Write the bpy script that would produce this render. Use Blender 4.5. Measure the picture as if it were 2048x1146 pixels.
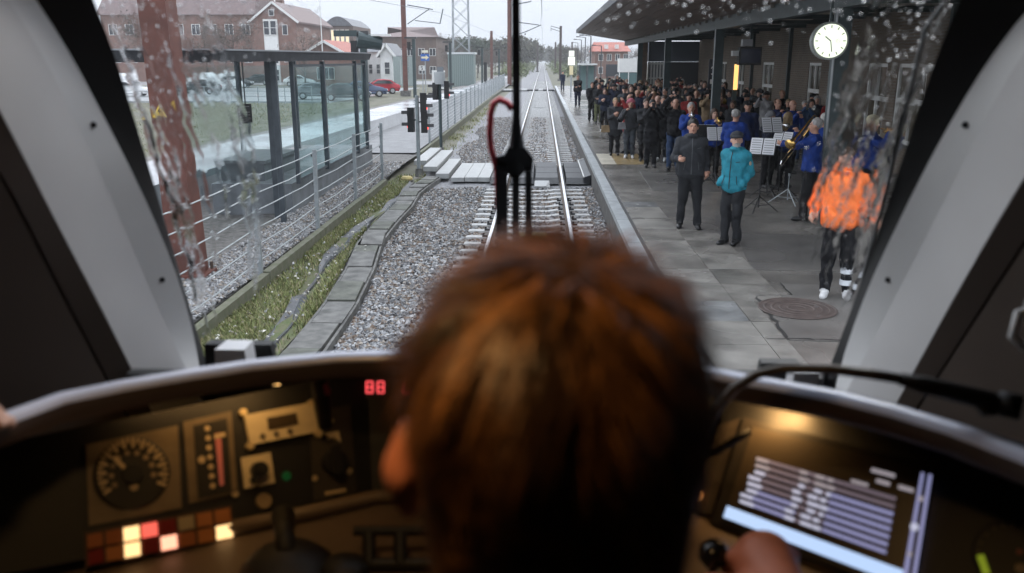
import bpy, math, random
import numpy as np
from mathutils import Vector, Matrix

for o in list(bpy.data.objects):
    bpy.data.objects.remove(o)
random.seed(7)
rng = np.random.default_rng(11)
S = bpy.context.scene
COL = S.collection

# ------------------------------------------------------------------ camera
FPX = 1700.0                       # focal length in photo pixels (2048 wide)
VX, VY = 1085.3, 120.4             # where the rails meet
TH = math.atan((573 - VY) / FPX)
PSI = math.atan((VX - 1024) * math.cos(TH) / FPX)
EYE = Vector((0.19, 0.0, 3.13))
RT = Vector((math.cos(PSI), math.sin(PSI), 0))
FW = Vector((-math.sin(PSI) * math.cos(TH), math.cos(PSI) * math.cos(TH), -math.sin(TH)))
UP = Vector((-math.sin(PSI) * math.sin(TH), math.cos(PSI) * math.sin(TH), math.cos(TH)))
cam = bpy.data.cameras.new('camera')
cam.sensor_width = 36.0
cam.lens = 36.0 * FPX / 2048
cam.clip_start = 0.02
cam.clip_end = 4000
cam.dof.use_dof = True
cam.dof.focus_distance = 17.0
cam.dof.aperture_fstop = 3.4
camo = bpy.data.objects.new('camera', cam)
COL.objects.link(camo)
camo.matrix_world = Matrix(((RT.x, UP.x, -FW.x, EYE.x), (RT.y, UP.y, -FW.y, EYE.y), (RT.z, UP.z, -FW.z, EYE.z), (0, 0, 0, 1)))
S.camera = camo

# ------------------------------------------------------------------ overcast sky and soft sun
SUN_EL, SUN_AZ = math.radians(38), math.radians(-60)
W = bpy.data.worlds.new('World')
S.world = W
W.use_nodes = True
nt = W.node_tree
nt.nodes.clear()
wo = nt.nodes.new('ShaderNodeOutputWorld')
bg = nt.nodes.new('ShaderNodeBackground')
sky = nt.nodes.new('ShaderNodeTexSky')
sky.sky_type = 'NISHITA'
sky.sun_disc = False
sky.sun_elevation = SUN_EL
sky.sun_rotation = SUN_AZ
sky.dust_density = 6.0
sky.air_density = 1.2
sky.ozone_density = 1.0
hs = nt.nodes.new('ShaderNodeHueSaturation')
hs.inputs['Saturation'].default_value = 0.22
mx = nt.nodes.new('ShaderNodeMix')
mx.data_type = 'RGBA'
mx.inputs['Factor'].default_value = 0.88
mx.inputs['B'].default_value = (6.95, 7.4, 8.35, 1)      # the even grey-white of a closed cloud cover
nt.links.new(sky.outputs[0], hs.inputs['Color'])
nt.links.new(hs.outputs[0], mx.inputs['A'])
# standard overcast sky: the zenith three times as bright as the horizon
wc = nt.nodes.new('ShaderNodeTexCoord'); wz = nt.nodes.new('ShaderNodeSeparateXYZ'); wm = nt.nodes.new('ShaderNodeMapRange'); wx = nt.nodes.new('ShaderNodeVectorMath')
wm.inputs['To Min'].default_value = 0.56; wm.inputs['To Max'].default_value = 1.5
wx.operation = 'SCALE'
nt.links.new(wc.outputs['Generated'], wz.inputs[0]); nt.links.new(wz.outputs[2], wm.inputs['Value'])
nt.links.new(mx.outputs['Result'], wx.inputs[0]); nt.links.new(wm.outputs[0], wx.inputs['Scale'])
nt.links.new(wx.outputs[0], bg.inputs['Color'])
bg.inputs['Strength'].default_value = 0.12
nt.links.new(bg.outputs[0], wo.inputs[0])
sl = bpy.data.lights.new('sun', 'SUN')
sl.energy = 0.6
sl.angle = math.radians(25)
sl.color = (1.0, 0.97, 0.93)
so = bpy.data.objects.new('sun', sl)
so.rotation_euler = (math.pi / 2 - SUN_EL, 0, math.radians(150))
so.location = (0, 0, 40)
COL.objects.link(so)
S.view_settings.view_transform = 'Standard'
S.view_settings.look = 'None'
S.view_settings.exposure = 1.0
S.view_settings.gamma = 1.0
S.render.engine = 'CYCLES'
cy = S.cycles
cy.use_denoising = True
cy.max_bounces = 8
cy.transparent_max_bounces = 24
cy.transmission_bounces = 6
cy.diffuse_bounces = 4
cy.glossy_bounces = 2
cy.volume_bounces = 0
cy.sample_clamp_indirect = 6.0
cy.use_adaptive_sampling = True
cy.adaptive_threshold = 0.015

# ------------------------------------------------------------------ helpers
def ray(px, py):
    return FW + RT * ((px - 1024) / FPX) + UP * ((573 - py) / FPX)
def aty(px, py, y):
    d = ray(px, py); return EYE + d * ((y - EYE.y) / d.y)
def atz(px, py, z):
    d = ray(px, py); return EYE + d * ((z - EYE.z) / d.z)
def atx(px, py, x):
    d = ray(px, py); return EYE + d * ((x - EYE.x) / d.x)

class Plane:
    """a real plane through three points, hit by a line of sight"""
    def __init__(s, a, b, c):
        s.o = Vector(a); s.n = (Vector(b) - s.o).cross(Vector(c) - s.o).normalized()
        if s.n.dot(EYE - s.o) < 0: s.n = -s.n
    def at(s, px, py, lift=0.0):
        d = ray(px, py)
        t = (s.o - EYE).dot(s.n) / d.dot(s.n)
        return EYE + d * t + s.n * lift

MATS = {}
def mat(name, col, rough=0.6, metal=0.0, var=0.0, scale=6.0, bump=0.0, bscale=40.0, spec=0.5, emit=None, estr=0.0, stretch=(1, 1, 1), col2=None, rvar=0.0, detail=4.0, space='Object'):
    if name in MATS: return MATS[name]
    m = bpy.data.materials.new(name); MATS[name] = m
    m.use_nodes = True
    n = m.node_tree; p = n.nodes['Principled BSDF']
    p.inputs['Base Color'].default_value = (*col, 1)
    p.inputs['Roughness'].default_value = rough
    p.inputs['Metallic'].default_value = metal
    p.inputs['Specular IOR Level'].default_value = spec
    tc = mp = None
    if var or bump or rvar:
        tc = n.nodes.new('ShaderNodeTexCoord'); mp = n.nodes.new('ShaderNodeMapping')
        mp.inputs['Scale'].default_value = stretch
        n.links.new(tc.outputs[space], mp.inputs['Vector'])
    if var or rvar:
        t = n.nodes.new('ShaderNodeTexNoise'); t.inputs['Scale'].default_value = scale; t.inputs['Detail'].default_value = detail
        n.links.new(mp.outputs[0], t.inputs['Vector'])
        r = n.nodes.new('ShaderNodeMapRange')
        r.inputs['From Min'].default_value = 0.3; r.inputs['From Max'].default_value = 0.7
        n.links.new(t.outputs['Fac'], r.inputs['Value'])
        if var:
            x = n.nodes.new('ShaderNodeMix'); x.data_type = 'RGBA'
            c2 = col2 if col2 else tuple(c * (1 + var) for c in col)
            x.inputs['A'].default_value = (*[c * (1 - var * (0 if col2 else 1)) for c in col], 1)
            x.inputs['B'].default_value = (*c2, 1)
            n.links.new(r.outputs[0], x.inputs['Factor'])
            n.links.new(x.outputs['Result'], p.inputs['Base Color'])
        if rvar:
            q = n.nodes.new('ShaderNodeMapRange')
            q.inputs['To Min'].default_value = max(0.03, rough - rvar); q.inputs['To Max'].default_value = min(1, rough + rvar)
            t2 = n.nodes.new('ShaderNodeTexNoise'); t2.inputs['Scale'].default_value = scale * 0.35; t2.inputs['Detail'].default_value = 3
            n.links.new(mp.outputs[0], t2.inputs['Vector'])
            q.inputs['From Min'].default_value = 0.35; q.inputs['From Max'].default_value = 0.65
            n.links.new(t2.outputs['Fac'], q.inputs['Value']); n.links.new(q.outputs[0], p.inputs['Roughness'])
    if bump:
        t = n.nodes.new('ShaderNodeTexNoise'); t.inputs['Scale'].default_value = bscale; t.inputs['Detail'].default_value = 5
        n.links.new(mp.outputs[0], t.inputs['Vector'])
        b = n.nodes.new('ShaderNodeBump'); b.inputs['Strength'].default_value = min(1, bump); b.inputs['Distance'].default_value = 0.02
        n.links.new(t.outputs['Fac'], b.inputs['Height']); n.links.new(b.outputs[0], p.inputs['Normal'])
    if emit:
        p.inputs['Emission Color'].default_value = (*emit, 1); p.inputs['Emission Strength'].default_value = estr; m.cycles.emission_sampling = 'NONE'
    return m

class MB:
    def __init__(s): s.v = []; s.f = []; s.m = []; s.cur = 0
    def _add(s, vs, fs):
        b = len(s.v); s.v += [tuple(p) for p in vs]
        s.f += [tuple(i + b for i in f) for f in fs]; s.m += [s.cur] * len(fs); return s
    def box(s, x0, x1, y0, y1, z0, z1):
        return s._add([(x0, y0, z0), (x1, y0, z0), (x1, y1, z0), (x0, y1, z0), (x0, y0, z1), (x1, y0, z1), (x1, y1, z1), (x0, y1, z1)],
                      [(0, 3, 2, 1), (4, 5, 6, 7), (0, 1, 5, 4), (1, 2, 6, 5), (2, 3, 7, 6), (3, 0, 4, 7)])
    def hexa(s, lo, hi):
        """two rings of the same count joined to a closed solid"""
        n = len(lo)
        return s._add(list(lo) + list(hi), [tuple(range(n - 1, -1, -1)), tuple(range(n, 2 * n))] + [(i, (i + 1) % n, n + (i + 1) % n, n + i) for i in range(n)])
    def bar(s, a, b, w, h=None, up=(0, 0, 1)):
        a, b = Vector(a), Vector(b); h = h or w
        d = (b - a).normalized(); u = Vector(up)
        if abs(d.dot(u)) > 0.98: u = Vector((0, 1, 0))
        r = d.cross(u).normalized() * (w / 2); t = r.cross(d).normalized() * (h / 2)
        return s.hexa([a - r - t, a + r - t, a + r + t, a - r + t], [b - r - t, b + r - t, b + r + t, b - r + t])
    def cyl(s, a, b, r0, r1=None, n=10):
        a, b = Vector(a), Vector(b); r1 = r0 if r1 is None else r1
        d = (b - a).normalized(); u = Vector((0, 0, 1)) if abs(d.z) < 0.95 else Vector((1, 0, 0))
        r = d.cross(u).normalized(); t = r.cross(d)
        ring = lambda c, q: [c + (r * math.cos(6.28318 * i / n) + t * math.sin(6.28318 * i / n)) * q for i in range(n)]
        return s.hexa(ring(a, r0), ring(b, r1))
    def tube(s, path, rad, n=8):
        P = [Vector(p) for p in path]; rs = rad if isinstance(rad, (list, tuple)) else [rad] * len(P)
        vs = []; fs = []; prev = None
        for i, p in enumerate(P):
            d = (P[min(i + 1, len(P) - 1)] - P[max(i - 1, 0)]).normalized()
            if prev is None:
                u = Vector((0, 0, 1)) if abs(d.z) < 0.9 else Vector((1, 0, 0)); r = d.cross(u).normalized()
            else: r = (prev - d * prev.dot(d)).normalized()
            prev = r; t = d.cross(r)
            for k in range(n):
                a = 6.28318 * k / n; vs.append(p + (r * math.cos(a) + t * math.sin(a)) * rs[i])
        for i in range(len(P) - 1):
            for k in range(n):
                fs.append((i * n + k, i * n + (k + 1) % n, (i + 1) * n + (k + 1) % n, (i + 1) * n + k))
        fs.append(tuple(range(n - 1, -1, -1))); m = (len(P) - 1) * n; fs.append(tuple(range(m, m + n)))
        return s._add(vs, fs)
    def slab(s, pts, off):
        """flat outline given a thickness vector"""
        off = Vector(off); pts = [Vector(p) for p in pts]
        return s.hexa(pts, [p + off for p in pts])
    def lathe(s, prof, c=(0, 0, 0), n=16, axis=None):
        c = Vector(c); ax = Vector(axis or (0, 0, 1)).normalized()
        u = Vector((1, 0, 0)) if abs(ax.x) < 0.9 else Vector((0, 1, 0)); r = ax.cross(u).normalized(); t = ax.cross(r)
        vs = [c + ax * h + (r * math.cos(6.28318 * k / n) + t * math.sin(6.28318 * k / n)) * q for q, h in prof for k in range(n)]
        fs = [(i * n + k, i * n + (k + 1) % n, (i + 1) * n + (k + 1) % n, (i + 1) * n + k) for i in range(len(prof) - 1) for k in range(n)]
        m = (len(prof) - 1) * n
        fs += [tuple(range(n - 1, -1, -1)), tuple(range(m, m + n))]
        return s._add(vs, fs)
    def grid(s, rows):
        n = len(rows[0]); vs = [p for r in rows for p in r]
        return s._add(vs, [(i * n + k, i * n + k + 1, (i + 1) * n + k + 1, (i + 1) * n + k) for i in range(len(rows) - 1) for k in range(n - 1)])
    def data(s, name, mats, smooth=False, off=None):
        me = bpy.data.meshes.new(name)
        vs = s.v if off is None else [(p[0] - off[0], p[1] - off[1], p[2] - off[2]) for p in s.v]
        me.from_pydata(vs, [], s.f)
        for m in (mats if isinstance(mats, (list, tuple)) else [mats]): me.materials.append(m)
        if isinstance(mats, (list, tuple)) and len(mats) > 1: me.polygons.foreach_set('material_index', s.m)
        if smooth: me.polygons.foreach_set('use_smooth', [True] * len(s.f))
        me.update(); return me
    def build(s, name, mats, parent=None, smooth=False, local=False):
        off = None if (parent is None or local) else parent.matrix_basis.translation if parent.parent is None else parent.parent.matrix_basis.translation
        return link(name, s.data(name, mats, smooth, off), parent)

def link(name, data, parent=None, loc=None, rz=None):
    o = bpy.data.objects.new(name, data); COL.objects.link(o)
    if parent is not None: o.parent = parent
    if loc is not None: o.location = loc
    if rz is not None: o.rotation_euler = (0, 0, rz)
    return o
def tag(o, label, cat, group=None):
    o['label'] = label; o['category'] = cat
    if group: o['group'] = group
    return o
def thing(name, label, cat, loc=(0, 0, 0), rz=0.0, group=None):
    return tag(link(name, None, None, loc, rz), label, cat, group)
def struct(o): o['kind'] = 'structure'; return o
def stuff(o): o['kind'] = 'stuff'; return o
def npmesh(name, v, f, mats, mi=None, smooth=True):
    me = bpy.data.meshes.new(name); v = np.asarray(v, np.float32); f = np.asarray(f, np.int32); k = f.shape[1]
    me.vertices.add(len(v)); me.vertices.foreach_set('co', v.ravel())
    me.loops.add(f.size); me.loops.foreach_set('vertex_index', f.ravel())
    me.polygons.add(len(f)); me.polygons.foreach_set('loop_start', np.arange(0, f.size, k, dtype=np.int32))
    for m in (mats if isinstance(mats, (list, tuple)) else [mats]): me.materials.append(m)
    if mi is not None: me.polygons.foreach_set('material_index', np.asarray(mi, np.int32))
    me.polygons.foreach_set('use_smooth', np.full(len(f), smooth))
    me.update(calc_edges=True); me.validate(); return me
def copy_tree(o, parent=None):
    c = o.copy(); COL.objects.link(c); c.parent = parent
    for ch in o.children: copy_tree(ch, c)
    return c

# ------------------------------------------------------------------ distance-field figures -> one continuous skin
def surface_nets(D, org, h):
    """D: grid of distances; returns vertices, quads and the cell each quad belongs to"""
    ins = D < 0
    nx, ny, nz = D.shape
    cnt = np.zeros((nx - 1, ny - 1, nz - 1), np.int32); acc = np.zeros((nx - 1, ny - 1, nz - 1, 3))
    C8 = [(i, j, k) for i in (0, 1) for j in (0, 1) for k in (0, 1)]
    sl_ = lambda c: tuple(slice(c[a], D.shape[a] - 1 + c[a]) for a in range(3))
    for a in C8:
        for ax in range(3):
            if a[ax]: continue
            b = list(a); b[ax] = 1; b = tuple(b)
            da, db = D[sl_(a)], D[sl_(b)]; cr = ins[sl_(a)] != ins[sl_(b)]
            t = np.where(cr, da / np.where(cr, da - db, 1), 0)
            cnt += cr
            for q in range(3):
                acc[..., q] += np.where(cr, a[q] + (t if q == ax else 0), 0)
    act = cnt > 0
    idx = -np.ones(act.shape, np.int64); idx[act] = np.arange(act.sum())
    cell = np.argwhere(act)
    V = (cell + acc[act] / cnt[act][:, None]) * h + org
    Q = []
    for ax in range(3):
        a = [slice(None)] * 3; b = [slice(None)] * 3; a[ax] = slice(0, -1); b[ax] = slice(1, None)
        cr = ins[tuple(a)] != ins[tuple(b)]
        o1, o2 = [q for q in range(3) if q != ax]
        e = np.argwhere(cr); ok = (e[:, o1] > 0) & (e[:, o2] > 0) & (e[:, o1] < D.shape[o1] - 1) & (e[:, o2] < D.shape[o2] - 1); e = e[ok]
        fl = ins[tuple(a)][tuple(e.T)]
        def at(d1, d2):
            c = e.copy(); c[:, o1] += d1; c[:, o2] += d2
            return idx[tuple(c.T)]
        q4 = np.stack([at(-1, -1), at(0, -1), at(0, 0), at(-1, 0)], 1)
        flip = fl if ax != 1 else ~fl
        q4[~flip] = q4[~flip][:, ::-1]
        Q.append(q4)
    Q = np.concatenate(Q); Q = Q[(Q >= 0).all(1)]
    return V, Q, cell

class Sdf:
    def __init__(s, lo, hi, h):
        s.h = h; s.lo = np.array(lo, float)
        n = np.ceil((np.array(hi) - s.lo) / h).astype(int) + 1
        s.D = np.full(n, 1.0); s.R = np.full(n, 1.0); s.L = np.zeros(n, np.int8)
        s.ax = [s.lo[i] + np.arange(n[i]) * h for i in range(3)]
    def _win(s, lo, hi):
        w = []
        for i in range(3):
            a = int(max(0, np.floor((lo[i] - s.lo[i]) / s.h))); b = int(min(s.D.shape[i], np.ceil((hi[i] - s.lo[i]) / s.h) + 1))
            if b <= a: return None, None
            w.append(slice(a, b))
        g = np.meshgrid(*[s.ax[i][w[i]] for i in range(3)], indexing='ij', sparse=True)
        return tuple(w), g
    def _put(s, w, d, lab, k):
        D = s.D[w]; t = np.clip(0.5 + 0.5 * (D - d) / k, 0, 1)
        s.D[w] = D * (1 - t) + d * t - k * t * (1 - t)
        r = s.R[w]; c = d < r; r[c] = d[c]; s.L[w][c] = lab
    def cone(s, a, b, ra, rb, lab, k=0.03, flat=None):
        a, b = np.array(a, float), np.array(b, float); m = max(ra, rb) + k + 0.03
        w, g = s._win(np.minimum(a, b) - m, np.maximum(a, b) + m)
        if w is None: return
        ba = b - a; bb = max(ba @ ba, 1e-9)
        x, y, z = g[0] - a[0], g[1] - a[1], g[2] - a[2]
        t = np.clip((x * ba[0] + y * ba[1] + z * ba[2]) / bb, 0, 1)
        dx, dy, dz = x - t * ba[0], y - t * ba[1], z - t * ba[2]
        if flat: dy = dy * flat
        s._put(w, np.sqrt(dx * dx + dy * dy + dz * dz) - (ra + (rb - ra) * t), lab, k)
    def ell(s, c, r, lab, k=0.03, sub=False, M=None):
        c = np.array(c, float); r = np.array(r, float); m = r.max() + k + 0.03
        w, g = s._win(c - m, c + m)
        if w is None: return
        p = [g[i] - c[i] for i in range(3)]
        if M is not None: p = [sum(M[i][j] * p[j] for j in range(3)) for i in range(3)]
        x, y, z = p
        k0 = np.sqrt((x / r[0]) ** 2 + (y / r[1]) ** 2 + (z / r[2]) ** 2); k1 = np.sqrt((x / r[0] ** 2) ** 2 + (y / r[1] ** 2) ** 2 + (z / r[2] ** 2) ** 2)
        d = k0 * (k0 - 1) / np.maximum(k1, 1e-6)
        if sub: s.D[w] = np.maximum(s.D[w], -d)
        else: s._put(w, d, lab, k)
    def paint(s, c, r, lab):
        c = np.array(c, float); m = np.array(r, float)
        w, g = s._win(c - m - 0.02, c + m + 0.02)
        if w is None: return
        q = ((g[0] - c[0]) / m[0]) ** 2 + ((g[1] - c[1]) / m[1]) ** 2 + ((g[2] - c[2]) / m[2]) ** 2
        s.L[w][np.broadcast_to(q < 1, s.L[w].shape)] = lab
    def folds(s, labs, amp, seed, f=1.0):
        r = np.random.default_rng(seed)
        X, Y, Z = np.meshgrid(*s.ax, indexing='ij', sparse=True)
        n = 0
        for i in range(5):
            d = r.normal(size=3) * np.array([1, 1, 0.8]); d = d / np.linalg.norm(d) * r.uniform(20, 60) * f
            n = n + 1 - 2 * np.abs(np.sin(0.5 * (X * d[0] + Y * d[1] + Z * d[2]) + r.uniform(0, 6) + 0.8 * np.sin(X * 9 + Z * 7 + i)))
        s.D += np.where(np.isin(s.L, labs), n * amp / 2.2, 0)
    def mesh(s, name, mats, smooth=True):
        V, Q, cell = surface_nets(s.D, s.lo, s.h)
        c = cell[Q[:, 0]]
        return npmesh(name, V, Q, mats, s.L[tuple(c.T)], smooth)

def ik(sh, hand, pole, l1=0.29, l2=0.265):
    sh, hand, pole = np.array(sh, float), np.array(hand, float), np.array(pole, float)
    v = hand - sh; d = np.linalg.norm(v)
    if d > (l1 + l2) * 0.995: hand = sh + v / d * (l1 + l2) * 0.995; v = hand - sh; d = np.linalg.norm(v)
    u = v / d; a = (l1 * l1 - l2 * l2 + d * d) / (2 * d); h = math.sqrt(max(l1 * l1 - a * a, 0))
    p = pole - u * (pole @ u); p = p / max(np.linalg.norm(p), 1e-6)
    return sh + u * a + p * h, hand

# ================================================================== THE PLACE OUTSIDE
# heights: rail top z = 0; platform top 0.39
M_ground = mat('meadow', (0.075, 0.08, 0.048), 0.9, var=0.5, scale=0.9, col2=(0.16, 0.15, 0.115), bump=0.8, bscale=9, detail=9)
M_ballast = mat('ballast_bed', (0.20, 0.20, 0.21), 0.75, var=0.6, scale=14, bump=1.0, bscale=22, detail=6)
M_concrete = mat('old_concrete', (0.115, 0.113, 0.106), 0.6, var=0.5, scale=5, bump=0.25, bscale=60)
M_galv = mat('galvanised_steel', (0.33, 0.36, 0.375), 0.5, 0.4, var=0.15, scale=9)
M_darkmetal = mat('dark_green_metal', (0.035, 0.055, 0.058), 0.45, 0.0, var=0.2, scale=5)
M_black = mat('black_paint', (0.012, 0.012, 0.014), 0.45)
M_railtop = mat('polished_rail', (0.92, 0.92, 0.94), 0.34, 1.0)
M_railside = mat('rusty_rail_side', (0.10, 0.075, 0.06), 0.7, 0.3, var=0.3, scale=8)
M_sleeper = mat('concrete_sleeper', (0.40, 0.40, 0.395), 0.45, var=0.25, scale=7, bump=0.2)
M_rust = mat('oxide_red_steel', (0.125, 0.045, 0.033), 0.55, var=0.3, scale=3, bump=0.1)
M_asphalt = mat('wet_asphalt', (0.19, 0.178, 0.162), 0.22, var=0.38, scale=1.1, bump=0.2, bscale=140, rvar=0.13, detail=14)
M_coping = mat('pale_coping', (0.34, 0.36, 0.37), 0.4, var=0.2, scale=4, bump=0.15)
M_slab = mat('worn_slab', (0.225, 0.212, 0.192), 0.28, var=0.4, scale=2.2, bump=0.35, bscale=110, rvar=0.12, detail=12)
M_slab2 = mat('bluish_slab', (0.185, 0.187, 0.185), 0.26, var=0.4, scale=3, bump=0.35, bscale=110, rvar=0.12, detail=12)
M_pale = mat('pale_planks', (0.36, 0.365, 0.36), 0.4, var=0.15, scale=5, stretch=(1, 6, 1))
M_rubber = mat('black_rubber', (0.016, 0.017, 0.02), 0.42, var=0.3, scale=6)
M_white = mat('white_paint', (0.72, 0.72, 0.70), 0.45, var=0.06, scale=4)
M_glass_clear = bpy.data.materials.new('shelter_glass')
M_glass_clear.use_nodes = True
_n = M_glass_clear.node_tree; _n.nodes.clear()
_o = _n.nodes.new('ShaderNodeOutputMaterial'); _a = _n.nodes.new('ShaderNodeBsdfTransparent'); _g = _n.nodes.new('ShaderNodeBsdfGlossy'); _x = _n.nodes.new('ShaderNodeMixShader')
_a.inputs['Color'].default_value = (0.88, 0.94, 0.94, 1); _g.inputs['Roughness'].default_value = 0.06
_x.inputs[0].default_value = 0.09; _n.links.new(_a.outputs[0], _x.inputs[1]); _n.links.new(_g.outputs[0], _x.inputs[2]); _n.links.new(_x.outputs[0], _o.inputs[0])

# ---- ground sheet to the horizon
gb = MB(); gb._add([(-420, -38, -0.32), (420, -38, -0.32), (420, 1140, -0.32), (-420, 1140, -0.32)], [(0, 1, 2, 3)])
struct(gb.build('ground', M_ground))

TP = [(-2.58, 8.2), (-2.52, 9.2), (-2.55, 11.0), (-2.72, 13.2), (-2.98, 15.4), (-3.02, 17.6), (-3.0, 19.2), (-3.12, 21.4), (-3.02, 23.0), (-2.92, 24.2)]
# ---- our own track: bed, rails, sleepers
tb = MB(); tb._add([(-3.7, -6, -0.27), (-1.9, -6, -0.215), (1.56, -6, -0.215), (1.56, 900, -0.215), (-1.9, 900, -0.215), (-3.7, 900, -0.27)], [(0, 1, 4, 5), (1, 2, 3, 4)])
struct(tb.build('track_bed', M_ballast))
track = struct(link('railway_track', None))
def rail_mesh(xc, y0, y1, zt=0.0):
    b = MB()
    prof_side = [(-0.07, -0.16), (0.07, -0.16), (0.07, -0.148), (0.012, -0.12), (0.012, -0.045), (0.034, -0.03), (0.034, -0.004), (-0.034, -0.004), (-0.034, -0.03), (-0.012, -0.045), (-0.012, -0.12), (-0.07, -0.148)]
    b.hexa([(xc + x, y0, z + zt) for x, z in prof_side], [(xc + x, y1, z + zt) for x, z in prof_side])
    t = MB()
    top = [(-0.0335, -0.0035), (0.0335, -0.0035), (0.026, 0.003), (-0.026, 0.003)]
    t.hexa([(xc + x, y0, z + zt) for x, z in top], [(xc + x, y1, z + zt) for x, z in top])
    return b, t
for sx in (-1, 1):
    b, t = rail_mesh(sx * 0.7535, -4, 880)
    r = b.build('rail', M_railside, track)
    t.build('running_surface', M_railtop, r)
# sleeper: waisted concrete block with rail seats; clips are its own pieces
sb = MB()
sec = [(-0.14, -0.17), (0.14, -0.17), (0.105, 0.0), (-0.105, 0.0)]
xs = [(-1.25, 0.0), (-0.95, 0.0), (-0.55, 0.0), (-0.3, -0.035), (0.3, -0.035), (0.55, 0.0), (0.95, 0.0), (1.25, 0.0)]
for (xa, za), (xb, zb) in zip(xs[:-1], xs[1:]):
    sb.hexa([(xa, y, z + (za if z > -0.1 else 0)) for y, z in sec], [(xb, y, z + (zb if z > -0.1 else 0)) for y, z in sec])
sl_me = sb.data('sleeper', M_sleeper)
cb = MB()
cb.box(-0.05, 0.05, -0.07, 0.07, 0, 0.035).cyl((-0.03, 0, 0.035), (-0.03, 0, 0.07), 0.022, 0.018, 8)
clip_me = cb.data('rail_clip', M_black)
y = 7.4
SLEEPERS = []
while y < 62:
    if not (22.9 < y < 27.5): SLEEPERS.append(y)
    y += 0.62
for i, y in enumerate(SLEEPERS):
    s_ = link('sleeper', sl_me, track, (random.uniform(-0.015, 0.015), y, -0.155))
    if y < 21:
        for sx in (-1, 1):
            for q in (-1, 1):
                link('rail_clip', clip_me, s_, (sx * 0.7535 + q * 0.125, 0, 0.0))
fb = MB()
y = SLEEPERS[-1] + 0.62
while y < 140:
    fb.box(-1.25, 1.25, y - 0.12, y + 0.12, -0.30, -0.155); y += 0.62
stuff(fb.build('far_sleeper', M_sleeper, track))
# yellow balise between the rails
bl = thing('track_beacon', 'small yellow signalling beacon bolted between the rails', 'beacon', (0.02, 15.9, -0.155))
MB().slab([(-0.26, -0.17, 0.02), (0.26, -0.17, 0.02), (0.29, 0.0, 0.02), (0.26, 0.17, 0.02), (-0.26, 0.17, 0.02), (-0.29, 0, 0.02)], (0, 0, 0.07)).build('housing', mat('beacon_yellow', (0.52, 0.40, 0.16), 0.5, var=0.2), bl, local=True)
MB().box(-0.2, 0.2, -0.1, 0.1, 0, 0.02).build('bracket', M_black, bl, local=True)

# ---- loose ballast stones: real angular pieces
def stones(name, n, area, size, mats, zfun, parent=None, skip=None):
    x0, x1, y0, y1 = area
    # denser close to the train
    u = rng.random(n); yy = y0 * (y1 / y0) ** u; xx = rng.uniform(x0, x1, n)
    if skip is not None:
        k = ~skip(xx, yy); xx, yy = xx[k], yy[k]; n = len(xx)
    base = np.array([(1, 0, 0), (-1, 0, 0), (0, 1, 0), (0, -1, 0), (0, 0, 1), (0, 0, -1)], float)
    V = base[None] * rng.uniform(0.55, 1.25, (n, 6, 1)) + rng.normal(0, 0.22, (n, 6, 3))
    V *= (size * rng.uniform(0.6, 1.45, n))[:, None, None] * np.array([1, 1, 0.75])
    a = rng.uniform(0, 6.28, n); b = rng.uniform(-0.8, 0.8, n)
    ca, sa, cb_, sb_ = np.cos(a)[:, None], np.sin(a)[:, None], np.cos(b)[:, None], np.sin(b)[:, None]
    X, Y, Z = V[..., 0] * ca - V[..., 1] * sa, V[..., 0] * sa + V[..., 1] * ca, V[..., 2]
    Y, Z = Y * cb_ - Z * sb_, Y * sb_ + Z * cb_
    V = np.stack([X + xx[:, None], Y + yy[:, None], Z + (zfun(xx, yy) + rng.uniform(-0.25, 0.5, n) * size)[:, None]], -1)
    F = np.array([(0, 2, 4), (2, 1, 4), (1, 3, 4), (3, 0, 4), (2, 0, 5), (1, 2, 5), (3, 1, 5), (0, 3, 5)])
    FF = (F[None] + np.arange(n)[:, None, None] * 6).reshape(-1, 3)
    mk = rng.integers(0, len(mats), n)
    if name == 'ballast_gravel': mk = np.where((np.abs(np.abs(xx) - 0.75) < 0.38 + 0.2 * np.sin(yy * 1.3)) & (rng.random(n) < 0.55), len(mats) - 1 - (rng.random(n) < 0.4) * 2, mk)
    mi = np.repeat(mk, 8)
    return stuff(link(name, npmesh(name, V.reshape(-1, 3), FF, mats, mi, False), parent))
ST = [mat('stone_%s' % k, c, 0.55, var=0.25, scale=30) for k, c in (('grey', (0.21, 0.21, 0.215)), ('dark', (0.08, 0.08, 0.085)), ('pale', (0.40, 0.40, 0.405)), ('mid', (0.15, 0.145, 0.145)), ('tan', (0.25, 0.215, 0.18)), ('ash', (0.28, 0.285, 0.29)))]
def on_track(x, y):
    near_rail = (np.abs(np.abs(x) - 0.7535) < 0.11)
    cross = (y > 22.7) & (y < 27.6)
    sl = np.abs(((y - 7.4 + 0.31) % 0.62) - 0.31) < 0.125
    return near_rail | cross | (x < np.where(y < 24.5, np.interp(y, [p[1] for p in TP], [p[0] for p in TP]) + 0.27, -2.9 + 0.3 * np.sin(y * 0.7))) | (sl & (np.abs(x) < 1.22) & (rng.random(len(x)) < 0.985))
o = stones('ballast_gravel', 78000, (-3.0, 1.52, 8.3, 52), 0.034, ST + [mat('stone_rust', (0.16, 0.115, 0.085), 0.6, var=0.3, scale=30)], lambda x, y: np.where(x < -1.9, -0.185 - (-1.9 - x) * 0.045, np.where(np.abs(x) < 1.27, -0.200, -0.172)), skip=on_track)
tag(o, 'loose grey crushed stone ballast around the sleepers', 'gravel')

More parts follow.
